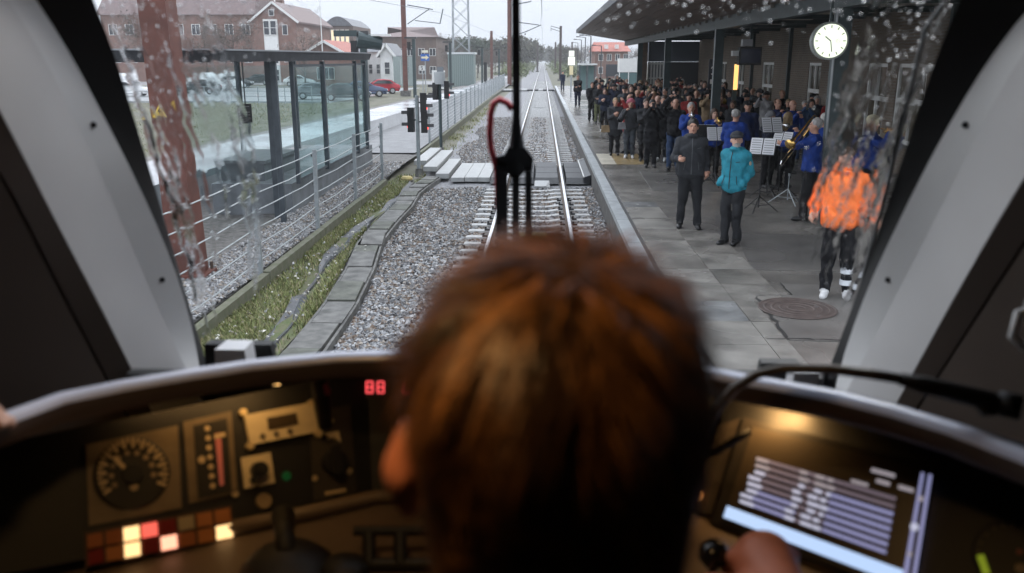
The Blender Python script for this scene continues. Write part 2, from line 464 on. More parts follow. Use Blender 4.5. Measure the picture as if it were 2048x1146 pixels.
# ---- left: cable trough lids, drain strip, grass, kerb, fence
def along(path, y):
    for (xa, ya), (xb, yb) in zip(path[:-1], path[1:]):
        if ya <= y <= yb: return xa + (xb - xa) * (y - ya) / (yb - ya)
    return path[-1][0] if y > path[-1][1] else path[0][0]
trough = thing('cable_trough', 'run of worn concrete cable trough lids curving beside the ballast', 'cable trough', (-2.6, 9, -0.1))
y = 8.2; k = 0
while y < 24.0:
    L = 1.0 if y < 14 else 0.72
    xa, xb = along(TP, y), along(TP, y + L)
    w = 0.195; j = random.uniform(-0.02, 0.02); dz = random.uniform(-0.012, 0.012); tl = random.uniform(-0.02, 0.02)
    if k == 7: tl = 0.09; j = 0.05
    b = MB().hexa([(xa - w + j, y + 0.012, -0.16), (xa + w + j, y + 0.012, -0.16), (xb + w + j, y + L - 0.012, -0.16), (xb - w + j, y + L - 0.012, -0.16)],
             [(xa - w + j, y + 0.012, -0.075 + dz), (xa + w + j, y + 0.012, -0.075 + dz), (xb + w + j, y + L - 0.012, -0.075 + dz + tl), (xb - w + j, y + L - 0.012, -0.075 + dz + tl)])
    b.build('lid', M_concrete if k % 3 else mat('mossy_concrete', (0.085, 0.088, 0.072), 0.65, var=0.5, scale=5, bump=0.3), trough)
    y += L; k += 1
b = MB()
rows = [[(along(TP, y) - 0.24, y, -0.30), (along(TP, y) - 0.24, y, -0.11), (along(TP, y) - 0.205, y, -0.11)] for y in np.linspace(8.2, 24.2, 17)]
b.grid(rows)
rows = [[(along(TP, y) + 0.205, y, -0.11), (along(TP, y) + 0.24, y, -0.11), (along(TP, y) + 0.24, y, -0.32)] for y in np.linspace(8.2, 24.2, 17)]
b.grid(rows); b.build('channel', M_concrete, trough)
# grassy strip between trough and fence kerb
gr = MB().grid([[(x, y, -0.16 + 0.03 * math.sin(y * 1.7 + x * 5)) for x in np.linspace(-4.1, along(TP, y) - 0.28, 6)] for y in np.linspace(7.5, 24.3, 32)])
struct(gr.build('soil_strip', mat('damp_soil', (0.13, 0.115, 0.075), 0.9, var=0.5, scale=5, col2=(0.07, 0.10, 0.03), bump=0.6, bscale=30)))
DP = [(-3.05, 8.4), (-3.0, 9.4), (-3.2, 11.5), (-3.42, 14.0), (-3.5, 15.8), (-3.36, 18.5), (-3.28, 21.0), (-3.42, 23.6)]
dr = MB()
rows = []
for y in np.linspace(8.4, 23.6, 46):
    xc = along(DP, y) + 0.02 * math.sin(y * 3.1); ww = 0.11 + 0.03 * math.sin(y * 1.3) + (0.05 if 14 < y < 17 else 0); z = -0.115 + 0.02 * math.sin(y * 2.3)
    if 11.6 < y < 13.4: ww = 0.035; z = -0.15
    rows.append([(xc - ww, y, z - 0.05), (xc - ww * 0.8, y, z), (xc, y, z - 0.03), (xc + ww * 0.8, y, z + 0.006), (xc + ww, y, z - 0.05)])
dr.grid(rows)
tag(dr.build('drainage_strip', mat('black_liner', (0.05, 0.052, 0.058), 0.4, var=0.4, scale=7, bump=0.3, bscale=20)), 'dark rubber drainage strip half buried in the grass', 'drainage strip')
def blades(name, n, xf, y0, y1, hmin, hmax, mats, zf=-0.17, dens=None):
    u = rng.random(n); yy = y0 * (y1 / y0) ** u; xx = xf(yy, rng.random(n))
    if dens is not None:
        k = rng.random(n) < dens(xx, yy); xx, yy = xx[k], yy[k]; n = len(xx)
    h = rng.uniform(hmin, hmax, n); a = rng.uniform(0, 6.28, n); w = rng.uniform(0.004, 0.010, n) * (0.8 + yy / 25)
    lx, ly = np.cos(a + 1.3) * h * rng.uniform(0.1, 0.9, n), np.sin(a + 1.3) * h * rng.uniform(0.1, 0.9, n)
    ca, sa = np.cos(a) * w, np.sin(a) * w
    z0 = np.full(n, zf)
    V = np.stack([np.stack([xx - ca, yy - sa, z0], -1), np.stack([xx + ca, yy + sa, z0], -1), np.stack([xx + lx * 0.4 + ca * 0.7, yy + ly * 0.4 + sa * 0.7, z0 + h * 0.6], -1), np.stack([xx + lx, yy + ly, z0 + h], -1)], 1)
    F = (np.array([(0, 1, 2), (0, 2, 3)])[None] + np.arange(n)[:, None, None] * 4).reshape(-1, 3)
    return stuff(link(name, npmesh(name, V.reshape(-1, 3), F, mats, np.repeat(rng.integers(0, len(mats), n), 2), True)))
GM = [mat('grass_%d' % i, c, 0.7) for i, c in enumerate([(0.185, 0.215, 0.075), (0.27, 0.29, 0.11), (0.12, 0.145, 0.055), (0.33, 0.29, 0.16)])]
pn = lambda x, y: np.sin(x * 2.3 + 1) * np.sin(y * 1.1) + np.sin(x * 5.1 + y * 2.7) * 0.6
def gx(y, t):
    xr = np.interp(y, [p[1] for p in TP], [p[0] for p in TP]) - 0.29
    return -4.0 + (xr + 4.0) * t
o = blades('trackside_grass', 85000, gx, 7.8, 25, 0.03, 0.11, GM, -0.165, lambda x, y: np.clip(0.5 + 0.5 * pn(x, y) - 0.022 * np.maximum(y - 13, 0), 0.08, 1) * (np.abs(x - np.interp(y, [p[1] for p in DP], [p[0] for p in DP])) > 0.12))
tag(o, 'short bright green grass between trough and fence kerb', 'grass')
# fallen leaves and litter stones on the strip
o = stones('scattered_pebble', 260, (-3.95, -2.9, 8.6, 22), 0.022, [ST[2], ST[4], mat('pale_litter', (0.6, 0.58, 0.52), 0.7)], lambda x, y: -0.10 + 0 * x)
tag(o, 'pale pebbles and litter lying in the grass strip', 'pebbles')
# kerb boards under the fence, one piece per bay
FX = lambda y: -4.03 - 0.0052 * (y - 12)
FY = [8.85 + 3.45 * i for i in range(0, 30)]
kerb = thing('fence_kerb', 'low mossy concrete kerb running under the wire fence', 'kerb', (-4.05, 10, -0.1))
M_kerb = mat('mossy_kerb', (0.15, 0.145, 0.11), 0.75, var=0.5, scale=6, col2=(0.09, 0.10, 0.055), bump=0.3)
for i, (ya, yb) in enumerate(zip(FY[:-1], FY[1:])):
    if ya > 22 and yb < 32: continue
    xa, xb = FX(ya) + 0.09, FX(yb) + 0.09
    dz = random.uniform(-0.01, 0.015)
    MB().hexa([(xa - 0.07, ya + 0.01, -0.3), (xa + 0.05, ya + 0.01, -0.3), (xb + 0.05, yb - 0.01, -0.3), (xb - 0.07, yb - 0.01, -0.3)],
              [(xa - 0.07, ya + 0.01, 0.04 + dz), (xa + 0.05, ya + 0.01, 0.04 + dz), (xb + 0.05, yb - 0.01, 0.04 + dz), (xb - 0.07, yb - 0.01, 0.04 + dz)]).build('kerb_board', M_kerb, kerb)
# wire fences: one in front of the crossing, one behind
def fence(ys, label, nw, x_of=FX):
    t = thing('wire_fence', label, 'fence', (x_of(ys[0]), ys[0], 0))
    for y in ys:
        x = x_of(y); ln = random.uniform(-0.02, 0.03)
        b = MB()
        b.hexa([(x - 0.036, y - 0.03, -0.2), (x + 0.036, y - 0.03, -0.2), (x + 0.036, y + 0.03, -0.2), (x - 0.036, y + 0.03, -0.2)],
               [(x - 0.036 + ln, y - 0.03, 1.53), (x + 0.036 + ln, y - 0.03, 1.53), (x + 0.036 + ln, y + 0.03, 1.53), (x - 0.036 + ln, y + 0.03, 1.53)])
        p = b.build('post', M_galv, t)
        if y < 25:
            for z in (0.3, 0.9, 1.42):
                MB().box(x - 0.045, x - 0.03, y - 0.02, y + 0.02, z - 0.02, z + 0.02).build('wire_clamp', M_black, p)
    zs = [0.22 + 1.26 * i / (nw - 1) for i in range(nw)]
    for j, z in enumerate(zs):
        path = []
        for a, b_ in zip(ys[:-1], ys[1:]):
            for q in range(4):
                yy = a + (b_ - a) * q / 4
                path.append((x_of(yy), yy, z - 0.03 * math.sin(math.pi * q / 4) * random.uniform(0.5, 1.2)))
        path.append((x_of(ys[-1]), ys[-1], z))
        MB().tube(path, 0.0105 if ys[0] < 20 else 0.012, 5).build('wire', M_galv, t)
    return t
fence([y for y in FY if y < 24], 'galvanised wire fence between grass strip and gravel, nearest the train', 6)
fence([y for y in FY if y > 30], 'long galvanised wire fence running away past the foot crossing', 10)
f2 = bpy.data.objects['wire_fence.001']
mb_ = MB()
for a, b_ in zip([y for y in FY if 30 < y < 110][:-1], [y for y in FY if 30 < y < 110][1:]):
    for q in range(1, 9):
        yy = a + (b_ - a) * q / 9
        mb_.bar((FX(yy), yy, 0.1), (FX(yy), yy, 1.48), 0.012, 0.012)
stuff(mb_.build('mesh_wire', M_galv, f2))

# gravel shoulder, paved path and second platform on the left
sg = MB().grid([[(x, y, -0.02 + (0.02 * math.sin(x * 3 + y))) for x in np.linspace(-7.8, -4.12, 8)] for y in np.linspace(6, 30, 30)])
struct(sg.build('gravel_shoulder', mat('grey_shoulder', (0.12, 0.115, 0.11), 0.8, var=0.5, scale=9, bump=0.7, bscale=40)))
o = stones('shoulder_gravel', 15000, (-5.1, -4.12, 8.3, 27), 0.03, [ST[0], ST[2], ST[4], ST[5], ST[3]], lambda x, y: 0.005 + 0 * x)
tag(o, 'coarse pale gravel heaped behind the fence kerb', 'gravel')
pv = MB().grid([[(x, y, 0.03) for x in np.linspace(-9, -4.2, 4)] for y in np.linspace(29.5, 140, 30)])
struct(pv.build('path', mat('grey_path', (0.16, 0.16, 0.165), 0.45, var=0.3, scale=2)))
P2R = [(8, -8.3), (26, -7.55), (45, -6.85), (88, -5.25), (145, -5.0)]
P2L = [(8, -10.2), (26, -9.9), (45, -8.95), (88, -6.9), (145, -6.3)]
ip = lambda P, y: float(np.interp(y, [p[0] for p in P], [p[1] for p in P]))
p2 = MB(); ys = np.linspace(8, 145, 36)
for ya, yb in zip(ys[:-1], ys[1:]):
    p2.hexa([(ip(P2L, ya), ya, -0.3), (ip(P2R, ya), ya, -0.3), (ip(P2R, yb), yb, -0.3), (ip(P2L, yb), yb, -0.3)],
            [(ip(P2L, ya), ya, 0.6), (ip(P2R, ya), ya, 0.6), (ip(P2R, yb), yb, 0.6), (ip(P2L, yb), yb, 0.6)])
struct(p2.build('far_platform', mat('wet_platform', (0.55, 0.56, 0.58), 0.16, var=0.12, scale=1.2, rvar=0.08)))
# second track beyond it
t2 = MB().grid([[(ip(P2L, y) - 0.15, y, -0.17), (ip(P2L, y) - 4.0, y, -0.17), (ip(P2L, y) - 4.6, y, -0.3)] for y in np.linspace(6, 700, 60)])
struct(t2.build('second_track_bed', mat('dark_ballast', (0.15, 0.14, 0.135), 0.75, var=0.5, scale=10, bump=0.9, bscale=25)))
track2 = struct(link('second_railway_track', None))
for off in (1.0, 2.5):
    rb_, rt_ = MB(), MB()
    ysr = np.linspace(6, 640, 90)
    for ya, yb in zip(ysr[:-1], ysr[1:]):
        xa, xb = ip(P2L, ya) - off, ip(P2L, yb) - off
        rb_.hexa([(xa - 0.035, ya, -0.16), (xa + 0.035, ya, -0.16), (xa + 0.035, ya, -0.004), (xa - 0.035, ya, -0.004)], [(xb - 0.035, yb, -0.16), (xb + 0.035, yb, -0.16), (xb + 0.035, yb, -0.004), (xb - 0.035, yb, -0.004)])
        rt_.hexa([(xa - 0.033, ya, -0.0035), (xa + 0.033, ya, -0.0035), (xa + 0.03, ya, 0.003), (xa - 0.03, ya, 0.003)], [(xb - 0.033, yb, -0.0035), (xb + 0.033, yb, -0.0035), (xb + 0.03, yb, 0.003), (xb - 0.03, yb, 0.003)])
    r = rb_.build('rail', M_railside, track2); rt_.build('running_surface', M_railtop, r)

# ---- foot crossing: steps, pale slabs, rubber panels
fc = thing('foot_crossing', 'foot crossing of black rubber panels and pale planks over the track', 'crossing', (0, 25, -0.1))
for i, (x0, x1) in enumerate([(-2.35, -1.98), (-1.965, -1.6), (-1.585, -1.26)]):
    MB().box(x0, x1, 23.7 + random.uniform(-0.04, 0.04), 27.2, -0.16, -0.045 + 0.004 * i).build('plank', M_pale, fc)
for (x0, x1) in ((-1.24, -0.86), (-0.66, -0.02), (0.0, 0.66), (0.86, 1.42)):
    for k in range(3):
        ya = 23.35 + k * 1.33
        b = MB()
        b.hexa([(x0, ya, -0.16), (x1, ya, -0.16), (x1, ya + 1.32, -0.16), (x0, ya + 1.32, -0.16)],
               [(x0 + 0.02, ya + (0.25 if k == 0 else 0.02), -0.018), (x1 - 0.02, ya + (0.25 if k == 0 else 0.02), -0.018), (x1 - 0.02, ya + 1.30, -0.018), (x0 + 0.02, ya + 1.30, -0.018)])
        b.build('rubber_panel', M_rubber, fc)
MB().hexa([(0.0, 22.7, -0.17), (0.42, 22.7, -0.17), (0.42, 23.3, -0.17), (0.0, 23.3, -0.17)], [(0.0, 22.7, -0.13), (0.3, 22.7, -0.13), (0.4, 23.3, -0.06), (0.0, 23.3, -0.06)]).build('end_ramp', M_pale, fc)
for (x0, x1, y0, y1, z) in ((-3.3, -2.9, 25.0, 29.8, 0.10), (-2.84, -2.46, 24.2, 28.0, 0.0), (-3.75, -3.36, 26.2, 30.2, 0.14)):
    MB().box(x0, x1, y0, y1, z - 0.14, z).build('step', M_pale, fc)
rp = thing('edge_ramp', 'dark hinged ramp plate with white rim against the platform edge', 'ramp', (1.6, 25, 0))
MB().hexa([(1.36, 23.4, -0.18), (1.54, 23.4, -0.18), (1.54, 27.4, -0.18), (1.36, 27.4, -0.18)], [(1.36, 23.4, 0.02), (1.54, 23.4, 0.08), (1.54, 27.4, 0.08), (1.36, 27.4, 0.02)]).build('plate', M_rubber, rp)
MB().bar((1.35, 23.4, 0.03), (1.35, 27.4, 0.03), 0.03).bar((1.35, 27.4, 0.03), (1.52, 27.4, 0.09), 0.03).build('rim', M_white, rp)
# far foot crossing
fc2 = thing('foot_crossing', 'far foot crossing seen as a pale band across the rails', 'crossing', (0, 98, -0.1))
for (x0, x1, m_) in ((-5.2, -1.5, M_pale), (-1.5, -0.85, M_rubber), (-0.65, -0.25, M_rubber), (-0.23, 0.22, M_pale), (0.24, 0.65, M_rubber), (0.85, 1.5, M_rubber), (1.5, 2.6, M_pale)):
    MB().box(x0 + 0.01, x1 - 0.01, 96.5, 99.5, -0.16, -0.02).build('panel', m_, fc2)

# crossing warning lights
M_red = mat('red_lamp', (0.6, 0.02, 0.02), 0.3, emit=(1, 0.08, 0.06), estr=1.6)
def crossing_light(x, y, label, h, heads, pole_m):
    t = thing('crossing_signal', label, 'signal', (x, y, -0.1))
    MB().cyl((x, y, -0.2), (x, y, h), 0.055, 0.055, 12).build('pole', pole_m, t)
    MB().cyl((x, y, -0.2), (x, y, 0.05), 0.12, 0.10, 12).build('foot', M_concrete, t)
    for (dx, dy, z, w, hh, ang) in heads:
        c = Vector((x + dx, y + dy, z)); d = Vector((math.sin(ang), math.cos(ang), 0)); s_ = Vector((d.y, -d.x, 0))
        pts = [c - s_ * w / 2 - d * 0.09, c + s_ * w / 2 - d * 0.09, c + s_ * w / 2 + d * 0.09, c - s_ * w / 2 + d * 0.09]
        hd = MB().hexa([p - Vector((0, 0, hh / 2)) for p in pts], [p + Vector((0, 0, hh / 2)) for p in pts]).build('lamp_housing', M_black, t)
        for zz in (-0.24, 0.24):
            MB().cyl(c + Vector((0, 0, zz * hh)) + d * 0.09, c + Vector((0, 0, zz * hh)) + d * 0.11, 0.07, 0.07, 12).build('lens', M_red if zz < 0 else M_black, hd)
            MB().hexa([c + Vector((0, 0, zz * hh)) + d * 0.09 + s_ * q * 0.09 + Vector((0, 0, r)) for q, r in ((-1, 0.0), (-0.6, 0.09), (0.6, 0.09), (1, 0.0), (0.9, 0.0), (0, 0.085), (-0.9, 0))],
                      [c + Vector((0, 0, zz * hh)) + d * 0.27 + s_ * q * 0.09 + Vector((0, 0, r)) for q, r in ((-1, 0.0), (-0.6, 0.09), (0.6, 0.09), (1, 0.0), (0.9, 0.0), (0, 0.085), (-0.9, 0))]).build('visor', M_black, hd)
        MB().bar(c, Vector((x, y, z)), 0.04).build('bracket', M_darkmetal, t)
    return t
crossing_light(-3.43, 25.0, 'grey pole with black crossing lamp heads, nearest the grass strip', 2.15, [(0.18, 0.0, 1.95, 0.24, 0.55, 1.4), (0.20, 0.0, 1.4, 0.26, 0.62, 1.5), (-0.2, 0.1, 1.45, 0.2, 0.7, -1.5)], M_galv)
crossing_light(-3.5, 31.3, 'dark pole with paired crossing lamps behind the pale steps', 2.3, [(-0.15, 0, 2.05, 0.24, 0.6, -1.4), (0.24, 0, 2.1, 0.22, 0.62, 1.45)], M_darkmetal)
MB_ = MB().cyl((-3.5, 31.3, 2.3), (-3.5, 31.3, 2.72), 0.2, 0.2, 14)
MB_.build('bell', mat('bell_grey', (0.35, 0.37, 0.38), 0.5), bpy.data.objects['crossing_signal.001'])
yb_ = thing('cable_marker', 'small weathered yellow marker block lying at the end of the grass strip', 'marker', (-3.62, 23.9, -0.16))
MB().lathe([(0.03, 0.0), (0.16, 0.0), (0.17, 0.06), (0.13, 0.11), (0.03, 0.12)], (0, 0, 0.01), 12).build('cap', mat('faded_yellow', (0.45, 0.36, 0.15), 0.7, var=0.3), yb_, local=True)
MB().cyl((0, 0, 0), (0, 0, 0.02), 0.19, 0.19, 12).build('base', M_concrete, yb_, local=True)

o = blades('crossing_weeds', 5000, lambda y, t: -4.0 + 1.2 * t, 28, 70, 0.04, 0.16, GM, -0.27, lambda x, y: np.clip(0.35 + 0.5 * pn(x, y), 0, 1) * np.clip((-2.9 - x) / 0.6, 0, 1))
tag(o, 'sparse weeds along the far fence kerb', 'weeds')
sv = MB().grid([[(x, y, -0.262 + 0.004 * (k % 2)) for k, x in enumerate(np.linspace(-4.3, -3.0, 4))] for y in np.linspace(24.4, 150, 60)])
struct(sv.build('cinder_strip', mat('cinders', (0.17, 0.155, 0.135), 0.8, var=0.5, scale=3, col2=(0.12, 0.125, 0.07), bump=0.7, bscale=30)))

# ---- glass waiting shelter on the left platform
shl = thing('waiting_shelter', 'glass waiting shelter with dark flat roof and grey posts', 'shelter', (-5.9, 20, 0.62))
MB().box(-6.75, -5.05, 17.6, 26.3, -0.25, 0.62).build('plinth', mat('shelter_plinth', (0.17, 0.185, 0.20), 0.5, var=0.25, scale=3, bump=0.1), shl)
rf = MB().hexa([(-7.35, 13.2, 3.1), (-4.82, 13.2, 3.1), (-4.82, 25.3, 3.14), (-7.35, 25.3, 3.14)], [(-7.4, 13.1, 3.27), (-4.77, 13.1, 3.27), (-4.77, 25.4, 3.31), (-7.4, 25.4, 3.31)]).build('roof', mat('roof_felt', (0.035, 0.038, 0.045), 0.5, var=0.3), shl)
MB().hexa([(-7.42, 13.08, 3.275), (-4.75, 13.08, 3.275), (-4.75, 25.42, 3.315), (-7.42, 25.42, 3.315)], [(-7.42, 13.08, 3.30), (-4.75, 13.08, 3.30), (-4.75, 25.42, 3.34), (-7.42, 25.42, 3.34)]).build('roof_edge', mat('grey_flashing', (0.3, 0.31, 0.33), 0.4, 0.3), rf)
M_post = mat('shelter_steel', (0.07, 0.085, 0.10), 0.4, 0.2, var=0.2, scale=4)
for (x, y, w) in ((-4.92, 16.5, 0.10), (-4.92, 17.7, 0.08), (-4.92, 20.2, 0.10), (-4.92, 23.7, 0.10), (-4.92, 25.0, 0.09), (-6.95, 16.7, 0.10), (-6.95, 20.3, 0.10), (-6.95, 25.0, 0.10), (-5.2, 17.05, 0.11)):
    MB().box(x - w / 2, x + w / 2, y - w / 2, y + w / 2, -0.2 if y < 17.5 else 0.621, 3.11).build('post', M_post, shl)
for (ya, yb) in ((17.76, 20.13), (20.27, 23.63), (23.77, 24.94)):
    MB().box(-4.925, -4.913, ya, yb, 0.72, 3.0).build('pane', M_glass_clear, shl)
for (ya, yb) in ((16.8, 20.2), (20.4, 24.9)):
    MB().box(-6.96, -6.948, ya, yb, 0.72, 3.0).build('pane', M_glass_clear, shl)
MB().box(-6.88, -4.99, 24.994, 25.006, 0.72, 3.0).build('pane', M_glass_clear, shl)
for z in (0.70, 3.02):
    MB().bar((-4.92, 17.7, z), (-4.92, 25.0, z), 0.05, 0.05).build('rail', M_post, shl)
bn = thing('shelter_bench', 'plain grey box bench inside the glass shelter', 'bench', (-6.2, 19.0, 0.62))
MB().box(-6.75, -5.7, 18.0, 20.4, 0.99, 1.06).build('seat', mat('bench_grey', (0.16, 0.18, 0.19), 0.5, var=0.15), bn)
MB().box(-6.7, -5.75, 18.05, 20.35, 0.621, 0.989).build('base', mat('bench_dark', (0.12, 0.135, 0.145), 0.5, var=0.15), bn)
# black notice plate on the shelter's open end
q = aty(491, 227, 17.2)
np_ = thing('notice_plate', 'small black notice plate with pale lettering hanging at the shelter', 'sign', (q.x, q.y, q.z))
MB().box(q.x - 0.125, q.x + 0.125, q.y, q.y + 0.02, q.z - 0.19, q.z + 0.19).build('plate', M_black, np_)
MB().bar((q.x, q.y + 0.03, q.z), (q.x, q.y + 0.03, 3.12), 0.02).build('hanger', M_post, np_)
for i in range(6):
    for j in range(2):
        if (i * 2 + j) % 5 == 3: continue
        MB().box(q.x - 0.10 + j * 0.105, q.x - 0.015 + j * 0.105, q.y - 0.003, q.y - 0.0005, q.z + 0.13 - i * 0.055, q.z + 0.145 - i * 0.055).build('text_line', mat('dim_print', (0.2, 0.2, 0.2), 0.6), np_)
# dark lamp column with loudspeaker and spotlights over the shelter
def lamp_column(x, y, ztop, label, arm, extra=False):
    t = thing('platform_lamp', label, 'lamp post', (x, y, 0.6))
    MB().box(x - 0.11, x + 0.11, y - 0.11, y + 0.11, 0.55, ztop).build('column', M_darkmetal, t)
    MB().hexa([(x - 0.13 - arm, y - 0.16, ztop + 0.03), (x + 0.22, y - 0.16, ztop + 0.03), (x + 0.22, y + 0.16, ztop + 0.03), (x - 0.13 - arm, y + 0.16, ztop + 0.03)],
              [(x - 0.05 - arm, y - 0.12, ztop + 0.14), (x + 0.2, y - 0.12, ztop + 0.14), (x + 0.2, y + 0.12, ztop + 0.14), (x - 0.05 - arm, y + 0.12, ztop + 0.14)]).build('lamp_head', M_black, t)
    MB().box(x - 0.45, x - 0.2, y - 0.1, y + 0.1, ztop - 0.75, ztop - 0.2).build('loudspeaker', M_black, t)
    MB().bar((x - 0.22, y, ztop - 0.45), (x, y, ztop - 0.45), 0.05).build('bracket', M_black, t)
    if extra:
        MB().cyl((x - 0.2, y - 0.1, ztop - 0.15), (x + 0.62, y + 0.2, ztop - 0.3), 0.3, 0.24, 14).build('spotlight', M_darkmetal, t)
        MB().box(x + 0.3, x + 1.0, y - 0.1, y + 0.2, ztop - 0.04, ztop + 0.03).build('lamp_glass', M_white, t)
        MB().box(x - 1.05, x - 0.2, y - 0.12, y + 0.12, ztop - 0.05, ztop + 0.16).build('arm_box', M_darkmetal, t)
    return t
q = aty(726, 70, 32.0); lamp_column(q.x, 32.0, q.z, 'dark lamp post with spotlights rising behind the shelter roof', 0.1, True)
q = aty(827, 78, 62.0); lamp_column(q.x, 62.0, q.z, 'tall dark platform lamp beside the rusty catenary mast', 0.55)
q = aty(900, 86, 80.0); lamp_column(q.x, 80.0, q.z, 'dark platform lamp standing before the lattice tower', 0.55)
q = aty(964, 96, 98.0); lamp_column(q.x, 98.0, q.z, 'dark platform lamp with hooked head beside a low black cabinet', 0.6)
q = aty(998, 100, 122.0); lamp_column(q.x, 122.0, q.z, 'farthest dark platform lamp, just before the fence end', 0.6)
q = aty(971, 162, 98.0)
tag(MB().box(q.x - 0.18, q.x + 0.18, 97.8, 98.2, 0.55, 2.9).build('ticket_post', M_black), 'plain black cabinet post next to the hooked platform lamp', 'cabinet')

# ---- catenary masts
def mast(name, x, y, w, z0, ztop, label, arms=(), lean=0.0, m=None, foot=True):
    m = m or M_rust
    t = thing(name, label, 'mast', (x, y, z0))
    a = w / 2
    b = MB()          # H section: two flanges and a web
    for s_ in (-1, 1):
        b.hexa([(x - a, y + s_ * a - 0.02, z0), (x + a, y + s_ * a - 0.02, z0), (x + a, y + s_ * a + 0.02, z0), (x - a, y + s_ * a + 0.02, z0)],
               [(x - a + lean, y + s_ * a - 0.02, ztop), (x + a + lean, y + s_ * a - 0.02, ztop), (x + a + lean, y + s_ * a + 0.02, ztop), (x - a + lean, y + s_ * a + 0.02, ztop)])
    b.hexa([(x - 0.02, y - a, z0), (x + 0.02, y - a, z0), (x + 0.02, y + a, z0), (x - 0.02, y + a, z0)], [(x - 0.02 + lean, y - a, ztop), (x + 0.02 + lean, y - a, ztop), (x + 0.02 + lean, y + a, ztop), (x - 0.02 + lean, y + a, ztop)])
    b.build('shaft', m, t)
    if foot: MB().box(x - w * 1.1, x + w * 1.1, y - w * 1.1, y + w * 1.1, -0.32, z0 + 0.02).build('footing', M_concrete, t)
    for pts, r in arms: MB().tube(pts, r, 6).build('arm', M_darkmetal, t)
    return t
# big near mast: box section
nm = thing('catenary_mast', 'thick red-brown steel mast close to the train with a yellow warning triangle', 'mast', (-5.1, 12.2, -0.1))
MB().hexa([(-5.3, 12.05, 0.0), (-4.88, 12.05, 0.0), (-4.88, 12.45, 0.0), (-5.3, 12.45, 0.0)], [(-5.42, 12.05, 7.5), (-5.06, 12.05, 7.5), (-5.06, 12.40, 7.5), (-5.42, 12.40, 7.5)]).build('shaft', M_rust, nm)
MB().box(-5.5, -4.68, 11.85, 12.65, -0.4, 0.0).build('footing', M_concrete, nm)
MB().box(-5.40, -4.78, 11.97, 12.53, 0.001, 0.05).build('base_plate', M_rust, nm)
for dx in (-5.34, -4.84):
    for dy in (12.02, 12.48):
        MB().cyl((dx, dy, 0.05), (dx, dy, 0.16), 0.025, 0.025, 6).build('anchor_bolt', M_railside, nm)
c = aty(319, 222, 12.03)
tri = MB().slab([(c.x - 0.095, 12.02, c.z - 0.085), (c.x + 0.095, 12.02, c.z - 0.085), (c.x, 12.02, c.z + 0.085)], (0, 0.02, 0)).build('warning_sign', mat('warning_yellow', (0.75, 0.5, 0.04), 0.5), nm)
tri['label'] = 'yellow triangle with a lightning mark'
MB().slab([(c.x + 0.012, 12.017, c.z + 0.045), (c.x - 0.028, 12.017, c.z - 0.012), (c.x - 0.002, 12.017, c.z - 0.008), (c.x - 0.012, 12.017, c.z - 0.06), (c.x + 0.03, 12.017, c.z + 0.006), (c.x + 0.005, 12.017, c.z + 0.003)], (0, 0.002, 0)).build('lightning_mark', M_black, tri)
q = aty(811, 60, 86.0)
X, Y = q.x, 86.0
A = lambda px, py, y: tuple(aty(px, py, y))
mast('catenary_mast', aty(809, 100, 86).x, 86.0, 0.42, 0.2, 10.5, 'rusty red catenary mast on a concrete footing beside the far track',
     [([A(815, 10, 86), A(866, 19, 86)], 0.05), ([A(815, 48, 86), A(860, 17, 86)], 0.045), ([A(830, 41, 86), A(880, 47, 86)], 0.04), ([A(880, 47, 86), A(886, 18, 87)], 0.06)])
mast('catenary_mast', aty(1019, 60, 118).x, 118.0, 0.55, -0.1, 14.5, 'tall rusty catenary mast at the end of the long fence', 
     [([A(1024, 10, 118), A(1062, 3, 118), A(1062, -6, 118)], 0.07), ([A(1024, 43, 118), A(1078, 50, 118)], 0.06), ([A(1024, 72, 118), A(1050, 64, 118), A(1082, 50, 118)], 0.06)])
mast('catenary_mast', aty(983, 100, 150).x, 150.0, 0.42, 0, aty(984, 62, 150).z, 'short rusty mast between two platform lamps')
mast('catenary_mast', aty(1121, 100, 150).x, 150.0, 0.4, 0, aty(1122, 52, 150).z, 'dark brown mast at the right of the rails with a short arm', [([A(1120, 57, 150), A(1102, 52, 150), A(1102, 62, 150)], 0.06), ([A(1120, 63, 150), A(1102, 57, 150)], 0.05)], m=mat('dark_rust', (0.06, 0.04, 0.035), 0.6, var=0.2))
mast('catenary_mast', aty(1111, 100, 230).x, 230.0, 0.4, 0, aty(1111, 84, 230).z, 'faint slender mast far along the right of the rails', m=MATS['dark_rust'])
mast('catenary_mast', aty(1075, 100, 260).x, 260.0, 0.5, 0, aty(1075, 86, 260).z, 'faint far mast where the left trees end', m=MATS['dark_rust'])
mast('catenary_mast', aty(1144, 100, 240).x, 240.0, 0.4, 0, aty(1144, 84, 240).z, 'faint thin mast above the yellow platform sign', m=MATS['dark_rust'])
# overhead line
for nm_, pts in (('contact_wire', [(0.0, 3, 5.9), (0.1, 60, 6.4), (-0.1, 118, 7.85), (0.1, 150, 8.0), (0.0, 260, 8.6), (0, 500, 9.5)]), ('messenger_wire', [(0.0, 3, 7.4), (0.2, 60, 8.2), (0.0, 118, 11.0), (0.2, 150, 9.2), (0.1, 260, 10.0), (0, 500, 11)]), ('contact_wire', [(-12.0, 3, 6.0), (-11, 45, 6.5), (-9.9, 86, 7.6), (-8.5, 150, 7.6), (-8, 300, 8.4)])):
    tag(MB().tube(pts, 0.012 if nm_ == 'messenger_wire' else 0.016, 5).build(nm_, M_darkmetal), {('contact_wire', 0): 'thin overhead contact wire above the rails the train follows', ('messenger_wire', 0): 'thin carrier wire strung highest over the rails ahead', ('contact_wire', -12): 'thin overhead wire above the track beside the shelter'}[(nm_, round(pts[0][0]))], 'overhead wire')

